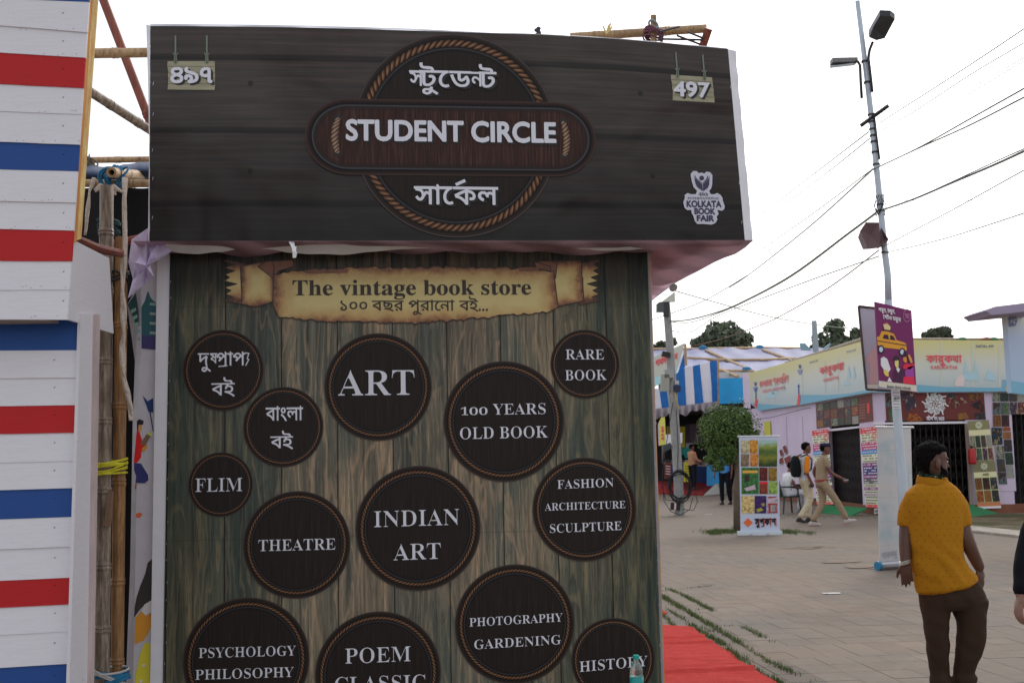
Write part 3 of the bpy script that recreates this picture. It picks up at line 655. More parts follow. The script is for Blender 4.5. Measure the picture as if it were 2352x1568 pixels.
# roof of the stall, which carries the cloth
mb = MB(); P0 = HP.px(345, 545); a = Vector((-math.sin(PP.yaw), math.cos(PP.yaw), 0)); w = PP.ex*2.75
mb.slab([P0 + a*.12 + Vector((0, 0, .06)), P0 + w + a*.12 + Vector((0, 0, .06)), P0 + w*.9 + a*2.6 + Vector((0, 0, .06)), P0 + a*2.6 + Vector((0, 0, .06))], (0, 0, 1), .03)
part('roof_board', mb, mat((.35, .3, .26), .8, name='plywood'), canopy)
def bamboo(name, a, b, r, label, mt, nodes=None, group=None, seed=0, jit=.0, cat='bamboo pole', hollow=False):
    a, b = Vector(a), Vector(b); d = b - a; L = d.length; rr = random.Random(seed); step = nodes or .42
    pts = [a]; rad = [r]; t = rr.uniform(.1, step)
    side = d.cross(Vector((.3, .7, .5))).normalized()
    while t < L - .04:
        for dt, k in ((-.018, 1.0), (-.006, 1.13), (.004, 1.02), (.010, 1.12), (.024, .98)): pts.append(a + d*((t+dt)/L) + side*(jit*math.sin(t*2.1))); rad.append(r*k)
        t += step*rr.uniform(.8, 1.2)
    pts.append(b); rad.append(r*.97)
    root = thing(name, label, cat, a, 0, group); mb = MB(); mb.tube(pts, rad, 14, cap=not hollow)
    if hollow:
        mb.tube([a, a + d.normalized()*.12], [r*.55, r*.5], 12, cap=False); x = d.normalized().orthogonal().normalized(); y = d.normalized().cross(x)
        for j in range(14):
            t0, t1 = 2*math.pi*j/14, 2*math.pi*(j+1)/14
            mb.quad(a + x*math.cos(t0)*r + y*math.sin(t0)*r, a + x*math.cos(t1)*r + y*math.sin(t1)*r, a + (x*math.cos(t1) + y*math.sin(t1))*r*.55, a + (x*math.cos(t0) + y*math.sin(t0))*r*.55)
    part('cane', mb, mt, root, smooth=False)
    return root
def m_bamboo(c1, c2, c3, sc=1):
    n = NT('bamboo', .5, .4); g = n.noise(n.map(n.tc(), (60, 60, 7)), 1.0*sc, 5, .7); h = n.noise(n.tc(), 5, 4)
    c = n.ramp(g, [(.3, c3), (.5, c2), (.7, c1)]); return n.out(n.mix(n.ramp(h, [(.4, 0), (.7, .5)]), c, c3))
BT = m_bamboo(A(150, 116, 76), A(126, 92, 56), A(84, 58, 36)); BG = m_bamboo(A(160, 148, 134), A(116, 102, 88), A(66, 54, 44)); BO = m_bamboo(A(168, 142, 108), A(150, 124, 90), A(92, 70, 50)); BR = m_bamboo(A(136, 74, 54), A(112, 58, 44), A(80, 42, 34))
def tie(name, c, axis, R, w, h, mt, label, seed=0, cat='binding'):
    """a lashing of cord wound round the canes"""
    mb = MB(); ax = Vector(axis).normalized(); x = ax.orthogonal().normalized(); y = ax.cross(x); rr = random.Random(seed)
    if abs(x.z) > .5: x, y = y, x
    k = int(h/.008)
    for i in range(k):
        o = ax*((i/k-.5)*h + rr.uniform(-.01, .01)); tilt = rr.uniform(-.03, .03); P = []
        for j in range(17):
            an = 2*math.pi*j/16; P.append(Vector(c) + o + ax*(tilt*math.cos(an)) + x*(math.cos(an)*R[0]*1.0) + y*(math.sin(an)*R[1]))
        mb.tube(P, w*rr.uniform(.7, 1.2), 5, cap=False)
    return solo(name, mb, mt, label, cat, c)
# ================================================================ ground
YAWG = 6.0; GA = math.radians(YAWG)
gx = Vector((math.cos(GA), math.sin(GA), 0)); gy = Vector((-math.sin(GA), math.cos(GA), 0))
def G(s, t, z=0.0): return gx*s + gy*t + Vector((0, 0, z))
def gst(p): return p.dot(gx), p.dot(gy)
def m_ground(kind):
    n = NT('paving' if kind else 'dusty_ground', .85, .25); x, y, z = n.sep(n.tc())
    a = n.noise(n.tc(), .35, 5, .6); b = n.noise(n.tc(), 3.0, 5, .7); d = n.noise(n.tc(), 60, 3)
    c = n.mix(n.ramp(a, [(.35, 0), (.65, 1)]), (.205, .158, .120), (.175, .145, .115))
    c = n.mix(n.ramp(b, [(.4, 0), (.7, .5)]), c, (.245, .20, .158)); c = n.mix(n.ramp(d, [(.45, 0), (.8, .35)]), c, (.13, .10, .085))
    n.bump(d, .15, .004)
    if not kind:      # far off the paver joints are only a faint net of lines, and dry grass takes over beyond
        jx = n.math('FRACT', n.math('DIVIDE', x, .25)); jy = n.math('FRACT', n.math('DIVIDE', y, .30))
        j = n.math('MULTIPLY', n.ramp(jx, [(0, .88), (.04, .88), (.05, 1)]), n.ramp(jy, [(0, .88), (.035, .88), (.045, 1)]))
        c = n.mix(1.0, c, j, 'MULTIPLY')
        gr = n.mix(n.ramp(b, [(.35, 0), (.6, 1)]), (.075, .085, .03), (.20, .16, .10))
        c = n.mix(n.ramp(n.math('ADD', y, n.math('MULTIPLY', n.math('SUBTRACT', a, .5), 12.0)), [(0, 0), (1, 0)]), c, gr)
    return n.out(c)
MG = m_ground(0); MPV = m_ground(1)
mb = MB(); S_ = 900; mb.quad(G(-S_, -60, -.0025), G(S_, -60, -.0025), G(S_, 1600, -.0025), G(-S_, 1600, -.0025))
solo('ground', mb, MG, None, None, (0, 0, 0), yaw=YAWG, kind='structure')
# paving: individual slabs near the camera, the rest joined
pave = link(bpy.data.objects.new('pavement', MB().mesh('pavement', [MPV]))); pave['kind'] = 'structure'
pave.matrix_world = Matrix.Rotation(GA, 4, 'Z')
PW, PD = .25, .30; cells = []
for j in range(int(7.2/PD), int(21/PD)):
    for i in range(2, 60):
        st = (.125 if j % 7 in (2, 3) else 0); s = i*PW + st; t = j*PD; c = G(s + PW/2, t + PD/2)
        w = (c - CP).dot(CF); uu = 1176 + FOC*(c-CP).dot(CR)/w; vv = 784 - FOC*(c-CP).dot(CU)/w
        if uu < 1490 or uu > 2400 or vv > 1620: continue
        cells.append((vv, s, t))
cells.sort(reverse=True)
def slabmesh(mb, s, t, r, base=(0, 0)):
    g = .0012 + r.random()*.0014; z = r.uniform(.0002, .0012); bz = .002; a = [(s+g, t+g), (s+PW-g, t+g), (s+PW-g, t+PD-g), (s+g, t+PD-g)]
    top = [Vector((x-base[0], y-base[1], z + r.uniform(-.0006, .0006))) for x, y in a]; k = bz
    mid = [Vector((x-base[0] + (k if q in (1, 2) else -k)*0, y-base[1], z-.005)) for q, (x, y) in enumerate(a)]
    top2 = [Vector((p.x + (-k if q in (1, 2) else k), p.y + (-k if q in (2, 3) else k), p.z + .0006)) for q, p in enumerate(top)]
    v = mid + top + top2; f = [(0, 1, 5, 4), (1, 2, 6, 5), (2, 3, 7, 6), (3, 0, 4, 7), (4, 5, 9, 8), (5, 6, 10, 9), (6, 7, 11, 10), (7, 4, 8, 11), (8, 9, 10, 11)]
    mb.raw(v, f)
rr = random.Random(11); MPVS = []
def m_paver(k):
    n = NT('paver', .85, .25); r = random.Random(k); ob = n.t.nodes.new('ShaderNodeObjectInfo'); geo = n.t.nodes.new('ShaderNodeNewGeometry')
    p = geo.outputs['Position']; b = n.noise(p, 2.2, 5, .7); d = n.noise(p, 75, 3); a = n.noise(p, .5, 3)
    c = n.mix(n.ramp(a, [(.35, 0), (.65, 1)]), (.226, .168, .122), (.172, .148, .120))
    c = n.mix(n.ramp(b, [(.42, 0), (.7, .45)]), c, (.245, .208, .170)); c = n.mix(n.ramp(d, [(.5, 0), (.85, .3)]), c, (.145, .115, .095))
    st_ = n.noise(p, 1.1, 6, .75, .8); c = n.mix(n.ramp(st_, [(.52, 0), (.68, .35)]), c, (.105, .088, .072)); c = n.mix(n.ramp(st_, [(.3, .4), (.42, 0)]), c, (.30, .245, .19))
    spot = n.noise(p, 6.5, 3, .8, .5); c = n.mix(n.ramp(spot, [(.70, 0), (.76, .6)]), c, (.38, .34, .30))
    c = n.mix(1.0, c, n.ramp(n.white(ob.outputs['Random'])['Value'], [(0, .93), (1, 1.05)]), 'MULTIPLY')
    n.bump(d, .2, .004)
    if k == 2:
        x, y, z = n.sep(n.map(p, rot=(0, 0, -GA))); w = n.ramp(n.math('FRACT', n.math('MULTIPLY', x, 34.0)), [(0, .55), (.3, 1), (.7, 1), (1, .55)]); c = n.mix(1.0, c, w, 'MULTIPLY')
    return n.out(c)
MP1 = m_paver(1); MP2 = m_paver(2)
protos = []
for k in range(6):
    m = MB(); slabmesh(m, -PW/2, -PD/2, rr); protos.append(m.mesh('paver', [MP1]))
for k in range(3):
    m = MB(); slabmesh(m, -PW/2, -PD/2, rr); protos.append(m.mesh('paver', [MP2]))
for n_, (vv, s, t) in enumerate(cells[:300]):
    ribbed = 1.55 < s < 2.05 and False
    col = int(round(s / PW)); ribbed = col in (10, 11)
    o = bpy.data.objects.new('paver', protos[6 + rr.randrange(3)] if ribbed else protos[rr.randrange(6)]); link(o); o.parent = pave
    o.matrix_basis = Matrix.Translation((s+PW/2, t+PD/2, rr.uniform(-.001, .001)))
mb = MB()
for vv, s, t in cells[300:]: slabmesh(mb, s, t, rr)
mb.v = [G(p.x, p.y, p.z) for p in mb.v]
part('far_pavers', mb, [MP1], pave, kind='stuff')
# grass and dust in the joints
def m_grass():
    n = NT('grass', .7, .3); x, y, z = n.sep(n.tc()); g = n.noise(n.tc(), 8, 3)
    return n.out(n.mix(n.ramp(g, [(.35, 0), (.65, 1)]), (.060, .11, .022), (.13, .15, .045)))
MGR = m_grass()
def blades(mb, p, n, spread, h, r, ax=None):
    for _ in range(n):
        q = p + Vector((r.gauss(0, spread), r.gauss(0, spread), 0)) if ax is None else p + ax*r.uniform(-.5, .5) + Vector((r.gauss(0, spread), r.gauss(0, spread), 0))
        a = r.uniform(0, 6.28); d = Vector((math.cos(a), math.sin(a), 0)); hh = h*r.uniform(.4, 1.2); w = d.cross(Vector((0, 0, 1)))*.0035
        mb.raw([q-w, q+w, q + d*hh*r.uniform(.3, .9) + Vector((0, 0, hh))], [(0, 1, 2)])
mb = MB(); r = random.Random(4)
runs = [((1519, 1369), (1640, 1441), 1.2), ((1640, 1441), (1700, 1478), 1.1), ((1519, 1347), (1560, 1362), .8), ((1555, 1360), (1640, 1404), .9), ((1518, 1357), (1640, 1345), .35), ((1595, 1402), (1640, 1395), .3), ((1632, 1450), (1670, 1448), .3), ((1640, 1440), (1700, 1436), .3),
        ((1525, 1395), (1600, 1440), .6), ((1519, 1408), (1548, 1440), .8), ((1585, 1436), (1665, 1483), 1.2), ((1670, 1492), (1725, 1530), 1.5), ((1725, 1530), (1760, 1555), .7), ((1770, 1555), (1800, 1575), 1.0), ((1700, 1478), (1770, 1522), .5), ((1765, 1520), (1873, 1568), 1.1), ((1707, 1440), (1755, 1465), .9), ((1773, 1472), (1783, 1474), .6), ((1610, 1440), (1640, 1452), .4)]
for (a, b), (c, d), w in runs:
    P, Q = onZ(a, b), onZ(c, d); L = (Q-P).length; n = int(L/.026)
    for i in range(n):
        f = i/n; den = max(0, noise.noise((P.x*3+f*L*2.5, P.y, 3))*1.4 + .75)
        blades(mb, P.lerp(Q, f), int(11*w*den), .018*w**.5, .022 + .016*w, r)
solo('joint_grass', mb, MGR, None, None, onZ(1600, 1430), kind='stuff')
# dry verge and worn ground before the yellow stalls
def m_verge():
    n = NT('worn_verge', .9, .2); g = n.noise(n.tc(), .9, 6, .7, .5); h = n.noise(n.tc(), 30, 4)
    c = n.ramp(g, [(.36, (.060, .066, .026)), (.5, (.13, .105, .060)), (.66, (.26, .195, .135))]); n.bump(h, .4, .02); return n.out(n.mix(n.ramp(h, [(.5, 0), (.75, .4)]), c, (.05, .045, .03)))
MVG = m_verge()
mb = MB(); q = [onZ(u, v, -.0) for u, v in ((2190, 1218), (2420, 1244), (2480, 1180), (2150, 1180))]
mb.poly([Vector((p.x, p.y, .012)) for p in q]); solo('verge', mb, MVG, None, None, q[0], kind='structure')
mb = MB(); q = [onZ(u, v, 0) for u, v in ((2200, 1219), (2480, 1251), (2480, 1238), (2200, 1208))]
mb.slab([Vector((p.x, p.y, .045)) for p in q], (0, 0, 1), .06); solo('kerb', mb, mat((.36, .32, .26), .9, ns=4, na=.4, name='kerb_stone'), None, None, q[0], kind='structure')
mb = MB(); r = random.Random(9)
for (u, v, su, n) in ((1660, 1221, 38, 900), (1700, 1213, 14, 300), (1810, 1222, 34, 350), (1640, 1224, 16, 220), (1860, 1224, 14, 60)):
    for _ in range(n):
        p = onZ(u + r.gauss(0, su*.5), v + r.gauss(0, 2.2)); blades(mb, p, 3, .03, .05, r)
for (u, v, su, sv, n) in ((1540, 1186, 24, 1, 60), (1850, 1186, 60, 3, 260), (2260, 1195, 60, 8, 700), (1600, 1150, 30, 2, 80), (2000, 1188, 40, 3, 160)):
    for _ in range(n):
        p = onZ(u + r.gauss(0, su), v + r.gauss(0, sv)); blades(mb, p, 2, .05, .03, r)
solo('tree_foot_grass', mb, MGR, None, None, onZ(1690, 1220), kind='stuff')
# sand, litter
mb = MB(); r = random.Random(2)
for (u, v, w, h, c) in ((1855, 1258, 60, 3.5, 0), (1990, 1300, 44, 7, 1), (1760, 1155, 10, 2, 0), (1930, 1290, 30, 3, 0)):
    for k in range(14):
        p = onZ(u + r.gauss(0, w*.4), v + r.gauss(0, h*.4)); R_ = r.uniform(.04, .13)
        mb.poly([p + Vector((R_*1.6*math.cos(a*.7854)*r.uniform(.7, 1.2), R_*math.sin(a*.7854)*r.uniform(.7, 1.2), .007 + k*.0003)) for a in range(8)])
solo('spilt_sand', mb, mat((.235, .175, .13), .95, ns=20, na=.25, name='sand'), None, None, onZ(1900, 1280), kind='stuff')
M_PAPER = mat((.7, .68, .64), .8, name='paper')
for (u, v, s, lab) in ((1910, 1359, .10, 'flattened white paper strip lying alone on the open paving'), (1554, 1184, .03, None), (1855, 1200, .0, None), (1628, 1180, .09, 'crumpled white paper near the foot of the cable pole'), (1553, 1184, .0, None), (1742, 1146, .0, None), (1716, 1184, .0, None)):
    if not lab: continue
    p = onZ(u, v, .02); mb = MB(); r = random.Random(u); n = 7
    mb.grid(lambda a, b: p + Vector(((a-.5)*s*2.0, (b-.5)*s*.9, -.010 + .006*noise.noise((a*4, b*4, u)))), 6, 3)
    solo('paper_scrap', mb, M_PAPER, lab, 'paper scrap', (p.x, p.y, .008))
# ================================================================ red carpet beside the stall
def m_carpet():
    n = NT('red_carpet', .95, .1); g = n.noise(n.tc(), 4, 4, .6); h = n.noise(n.tc(), 260, 2); d = n.noise(n.tc(), 14, 5, .8)
    c = n.mix(n.ramp(g, [(.3, 0), (.7, 1)]), (.56, .050, .042), (.66, .075, .062)); c = n.mix(n.ramp(d, [(.50, 0), (.72, .6)]), c, (.36, .045, .036)); cr_ = n.noise(n.map(n.tc(), (1.2, 5, 1)), 2.2, 4, .6, .6); n.bump(n.math('ADD', n.math('ADD', h, g), n.math('MULTIPLY', cr_, 4.0)), .7, .02); return n.out(c)
MRC = m_carpet()
car = [(1500, 1436), (1590, 1441), (1625, 1470), (1650, 1484), (1680, 1502), (1700, 1521), (1733, 1540), (1770, 1562), (1800, 1582), (1850, 1620)]
def carf(a, b):
    k = b*(len(car)-1); i = min(int(k), len(car)-2); u = car[i][0]+(car[i+1][0]-car[i][0])*(k-i); v = car[i][1]+(car[i+1][1]-car[i][1])*(k-i)
    R_ = onZ(u, v); L = R_ - gx*2.6; p = L.lerp(R_, a); s, t = gst(p)
    ridge = 0
    for c, w, h in ((11.05, .03, .016), (10.15, .028, .03), (9.86, .03, .034), (9.2, .06, .010), (8.9, .05, .012), (8.62, .035, .034)): ridge += h*math.exp(-((t - c - .05*math.sin(s*2.2))/w)**2)
    p.z = .014 + ridge*(.7 + .5*noise.noise((s*1.5, t, 2))) + .007*noise.noise((s*2.4, t*4, 0)); return p
mb = MB(); mb.grid(carf, 50, 150); part_o = solo('carpet', mb, MRC, 'bright red carpet laid along the side of the dark printed stall', 'carpet', onZ(1560, 1500), smooth=True)
mb = MB(); q = [onZ(u, v, .010) for u, v in ((1500, 1401), (1527, 1402), (1533, 1407), (1500, 1410))]; mb.slab(q, (0, 0, 1), .008)
solo('carpet_scrap', mb, MRC, 'small red carpet corner poking out beside the plank wall', 'carpet', q[0])
# ================================================================ striped timber tower on the left
TW = Plane((atY(155, 733, 4.3).x, atY(155, 733, 4.3).y, 0), 3.0)
TL_ = TW.shift(-.13)
def m_slat(c, nm):
    n = NT(nm, .6, .3); g = n.noise(n.map(n.tc(), (.6, 1, 6)), 14, 5, .7); h = n.noise(n.tc(), 70, 3); sp = n.noise(n.tc(), 22, 2, .4)
    k = n.mix(n.ramp(g, [(.35, 0), (.75, .16)]), c, tuple(x*.55 for x in c)); k = n.mix(n.ramp(sp, [(.77, 0), (.785, .8)]), k, tuple(x*.2 for x in c)); n.bump(n.math('ADD', h, n.math('MULTIPLY', g, 2.0)), .16, .004); return n.out(k)
MSW = m_slat((.77, .755, .785), 'white_painted_ply'); MSR = m_slat((.50, .014, .016), 'red_painted_ply'); MSB = m_slat((.018, .075, .28), 'blue_painted_ply')
tower = thing('striped_tower', 'timber tower clad in white, red and blue painted boards at the left', 'tower', (TW.px(100, 733).x, TW.px(100, 733).y, 0), 3.0)
up = [(-70, 'w'), (3, 'w'), (73, 'w'), (132, 'r'), (201, 'w'), (262, 'w'), (332, 'b'), (393, 'w'), (465, 'w'), (529, 'r'), (599, 'w'), (665, 'w'), (733, None)]
upl = [-95, -4, 58, 120, 192, 255, 325, 388, 461, 525, 598, 665, 733]
up[0] = (-70, 'b')
def ue(v): return 205 - (50/733)*v if v > 0 else 205
MS = {'w': MSW, 'r': MSR, 'b': MSB}; nail = mat((.12, .07, .05), .6, name='rust')
for i in range(12):
    v0, k = up[i]; v1 = up[i+1][0]; a0, a1 = upl[i], upl[i+1]; ext = -400
    def lv(u, ul, ur): return ul + (ur - ul) * u/190
    o = .0015*(i % 2)
    mb = MB(); r = random.Random(i); nseg = 14; ur0, ur1 = ue(v0), ue(v1)
    T = [TW.px(ext + (ur0-ext)*q/nseg, lv(ext + (ur0-ext)*q/nseg, a0, v0) - .6 + r.uniform(-.7, .7)*(.9 if k != 'w' else .5), o) for q in range(nseg+1)]
    Bt = [TW.px(ext + (ur1-ext)*q/nseg, lv(ext + (ur1-ext)*q/nseg, a1, v1) + .9 + r.uniform(-.4, .4), o + (.0045 if k == 'w' else .003)) for q in range(nseg+1)]
    for q in range(nseg): mb.slab([Bt[q], Bt[q+1], T[q+1], T[q]], TW.n, .012)
    sl = part('slat', mb, MS[k], tower, at=TW.px(100, (v0+v1)/2))
    if k == 'w':
        mb = MB()
        for q in range(5):
            c = TW.px(r.uniform(2, ue(v0)-4), v1 - r.uniform(4, 9), o + .006); mb.poly([c + TW.ex*.0016*math.cos(t*1.047) + Vector((0, 0, .0016*math.sin(t*1.047))) for t in range(6)])
        part('nail_head', mb, nail, sl)
    else:
        pass
lo = [(735, 803, 'b'), (803, 866, 'w'), (866, 929, 'w'), (929, 992, 'r'), (992, 1057, 'w'), (1057, 1119, 'w'), (1119, 1185, 'b'), (1185, 1253, 'w'), (1253, 1324, 'w'), (1319, 1385, 'r'), (1385, 1447, 'w'), (1447, 1521, 'w'), (1518, 1600, 'b')]
def le(v): return 184 - (v-745)*(23/815) - (4 if v < 745 else 0)
for i, (v0, v1, k) in enumerate(lo):
    dl0 = (v0-735)*.014; dl1 = (v1-735)*.014; ext = -400; nseg = 10; r = random.Random(50+i); o = .0015*(i % 2)
    if i == 0: v0 = 690
    T = [TL_.px(ext + (le(v0)-ext)*q/nseg, v0 + dl0*(1-(ext + (le(v0)-ext)*q/nseg)/180) + r.uniform(-.5, .5), o) for q in range(nseg+1)]
    Bt = [TL_.px(ext + (le(v1)-ext)*q/nseg, v1 + .8 + dl1*(1-(ext + (le(v1)-ext)*q/nseg)/180), o + (.0045 if k == 'w' else .003)) for q in range(nseg+1)]
    mb = MB()
    for q in range(nseg): mb.slab([Bt[q], Bt[q+1], T[q+1], T[q]], TW.n, .012)
    part('slat', mb, MS[k], tower, at=TL_.px(80, (v0+v1)/2))
# timber edge of the upper part, side boards
def m_pine(): 
    n = NT('raw_pine', .7, .3); g = n.noise(n.map(n.tc(), (1, 1, .12)), 60, 4, .6, 1.0); k = n.noise(n.tc(), 9, 4, .7)
    return n.out(n.mix(n.ramp(k, [(.4, 0), (.75, .7)]), n.ramp(g, [(.3, A(170, 120, 70)), (.6, A(206, 170, 112)), (.8, A(214, 186, 130))]), A(150, 92, 50)))
MPN = m_pine(); MPO = mat(A(176, 118, 62), .7, ns=9, na=.35, stretch=(1, 1, .2), name='orange_pine')
Q = lambda u, v, Y: atY(u, v, Y)
yb_ = TW.px(200, 300).y
mb = MB(); mb.slab([Q(165, 560, yb_+.002), Q(176, 556, yb_+.03), Q(216, -70, yb_+.03), Q(207, -70, yb_+.002)], (1, -.3, 0), .02); part('edge_batten', mb, MPO, tower)
mb = MB(); mb.slab([Q(176, 552, yb_+.03), Q(187, 548, yb_+.06), Q(231, -70, yb_+.06), Q(217, -70, yb_+.03)], (.8, -.6, 0), .02); part('edge_batten', mb, MPN, tower)
MSD = m_slat((.70, .675, .70), 'white_side_ply')
xr = atY(155, 733, 4.305).x
def sidep(u, v, x):   # point on the upright side plane at this x
    d = ray(u, v); return CP + d*(x/d.x)
mb = MB(); a = [sidep(*p, xr) for p in ((155, 733), (261, 766), (258, 712), (251, 593), (167, 550))]; mb.slab(a, (1, 0, 0), .012); part('side_board', mb, MSD, tower, label='slanting white side board with scuffed lower edge')
mb = MB(); a = [sidep(*p, xr - .006) for p in ((165, 1600), (206, 1600), (216, 745), (190, 745))]
x2 = TL_.px(180, 800).x + .012
def sp2(u, v): return sidep(u, v, x2)
mb = MB(); mb.slab([sp2(158.5, 1600), sp2(203, 1600), sp2(217, 720), sp2(186, 720)], (1, 0, 0), .012); part('side_board', mb, MSD, tower)
mb = MB(); f = Vector((.014, 0, 0)); mb.slab([sp2(200, 1600)+f, sp2(207.5, 1600)+f, sp2(222, 722)+f, sp2(214, 722)+f], (1, 0, 0), .03); part('corner_batten', mb, mat((.58, .46, .44), .7, ns=9, na=.3, stretch=(1, 1, .3), name='worn_batten'), tower)
mb = MB(); mb.box(TW.px(-60, 736, -.06), (.30, .04, .012)); part('soffit', mb, mat((.28, .22, .18), .8, name='soffit'), tower)
mb = MB(); c = TW.px(-150, 900, -.5); mb.box((c.x - .55, c.y + .2, 1.6), (.75, .28, 1.6)); part('core_frame', mb, mat((.2, .16, .12), .9, name='core'), tower)
# canes and rags at the broken top of the side board
mb = MB(); pts = [zc2(660, 545), zc2(760, 590), zc2(870, 640), zc2(1000, 670), zc2(1100, 690)]
mb.tube([atY(u, v+4, 4.8+i*.17) for i, (u, v) in enumerate(pts)], [.015, .02, .022, .02, .018], 8); solo('broken_cane', mb, BR, 'broken brown cane lying behind the slanting side board', 'bamboo pole', atY(190, 590, 5.0))
# ---------------------------------------------------------------- gap between tower and stall
bamboo('bamboo_pole', atY(204, 123, 5.9), atY(352, 121, 5.98), .026, 'thick level bamboo crossing the white sky near the top left', BO, group=None, seed=1, nodes=.30)
bamboo('bamboo_pole', atY(196, 204, 5.7), atY(365, 312, 6.1), .0235, 'sloping grey bamboo running down to the signboard edge', BG, seed=2, nodes=.16)
bamboo('bamboo_pole', atY(222, -40, 6.3), atY(352, 300, 6.35), .024, 'reddish brown pole leaning steeply behind the level bamboo', BR, seed=3, nodes=3)
bamboo('bamboo_pole', atY(196, 368, 6.6), atY(352, 366, 6.7), .018, 'thin bamboo lying on the folded blue tarpaulin', BO, seed=4)
bamboo('bamboo_pole', atY(186, 421, 5.95), atY(352, 422, 6.0), .0365/2*1.15, 'level bamboo bound with blue cloth over the dark gap', BO, seed=5, nodes=.35)
bamboo('bamboo_pole', atY(256, 396, 5.72), atY(340, 404, 6.6), .026, 'short bamboo pointing its open end at the viewer', BO, seed=6, hollow=True)
pgrey = bamboo('bamboo_pole', atY(236, 1600, 5.55) * 1.0, atY(243, 700, 5.55), .0325, 'upright weathered grey bamboo beside the white tower edge', BG, seed=7, nodes=.33)
def toground(a, b):    # extend a line from b through a to the ground
    t = a.z/(b.z-a.z); return a - (b-a)*t
a = toground(atY(235, 1568, 5.5), atY(242, 760, 5.5)); bpy.data.objects.remove(pgrey.children[0]); bpy.data.objects.remove(pgrey)
bamboo('bamboo_pole', a, atY(245, 428, 5.62), .0335, 'upright weathered grey bamboo beside the white tower edge', BG, seed=7, nodes=.345)
a = toground(atY(269, 1568, 5.6), atY(277, 760, 5.6))
bamboo('bamboo_pole', a, atY(279, 545, 5.6), .030, 'upright tan bamboo next to the hanging white rag rope', BT, seed=8, nodes=.43)
MB_BLUE = mat(A(30, 96, 130), .7, ns=20, na=.5, name='blue_cloth'); MTARP = mat((.022, .045, .11), .45, bs=6, ba=.7, name='blue_tarpaulin')
tie('blue_cloth_knot', atY(262, 412, 5.9), (0.2, 1, .1), (.045, .05), .006, .09, MB_BLUE, 'blue cloth lashing round the open ended bamboo', 1)
tie('blue_cloth_knot', atY(272, 396, 5.85), (1, .3, -.1), (.03, .036), .006, .07, MB_BLUE, 'blue cloth wound on the short bamboo stub', 2)
tie('yellow_lashing', atY(254, 1068, 5.56), (0, 0, 1), (.080, .045), .0055, .065, mat(A(182, 170, 40), .7, ns=30, na=.4, name='yellow_string'), 'yellow string lashing holding both upright bamboos together', 3)
tie('white_lashing', atY(250, 1545, 5.52), (.25, 0, 1), (.088, .05), .005, .03, mat((.55, .53, .5), .8, name='white_string'), 'white string crossing the blue lashing at the bottom', 4)
tie('blue_lashing', atY(254, 1556, 5.53), (-.2, 0, 1), (.088, .05), .006, .05, MB_BLUE, 'blue lashing round both bamboos at the bottom edge', 5)
tie('black_lashing', atY(277, 632, 5.6), (0, 0, 1), (.036, .036), .005, .03, mat((.015, .015, .02), .5, name='black_band'), 'black band round the tan bamboo below the side board', 6)
tie('green_rag', atY(250, 520, 5.68), (0, 0, 1), (.05, .045), .008, .06, mat((.012, .05, .06), .8, name='green_rag'), 'dark teal rag tied near the top of the grey bamboo', 7)
tie('fibre_knot', atY(203, 372, 6.5), (1, 0, .3), (.035, .035), .006, .05, mat((.16, .14, .10), .9, name='fibre'), 'frayed green string tuft on the thin bamboo', 8)
def rope_rag(pts, Y, w, mt, label, seed):
    mb = MB(); r = random.Random(seed); P = [atY(u, v, Y) for u, v in pts]; S = []
    for i in range(len(P)-1):
        for q in range(6): S.append(P[i].lerp(P[i+1], q/6))
    S.append(P[-1]); ph = [r.uniform(0, 6) for _ in range(3)]
    for k in range(3):
        mb.tube([p + Vector((math.cos(i*.32 + ph[k])*w*.55, math.sin(i*.32 + ph[k])*w*.5, 0)) for i, p in enumerate(S)], [w*(.55 + .2*math.sin(i*.5 + k)) for i in range(len(S))], 6)
    solo('rag_rope', mb, mt, label, 'rag rope', P[0], smooth=True)
MRAG = mat(A(170, 158, 146), .9, bs=60, ba=.6, name='white_rag')
rope_rag([(289, 408), (288, 480), (284, 560), (282, 620), (286, 690), (283, 740), (280, 790), (286, 850), (289, 890), (296, 930), (303, 965)], 5.45, .014, MRAG, 'long twisted white rag rope hanging down past the bamboos', 3)
rope_rag([(216, 408), (208, 440), (201, 480), (193, 540)], 5.8, .010, MRAG, 'short white rag hanging at the left of the dark gap', 4)
mb = MB(); r = random.Random(3); c = atY(250, 432, 5.82)
for k in range(7): 
    a = r.uniform(-.6, 3.6); e = c + Vector((math.cos(a)*.08*r.uniform(.5, 1.2), -.02, -abs(math.sin(a))*.05)); mb.tube([c, c.lerp(e, .5)+Vector((0, -.02, .01)), e], [.012, .014, .006], 6)
solo('rag_knot', mb, MRAG, 'white rag knot on the level bamboo left of the blue cloth', 'rag', c)
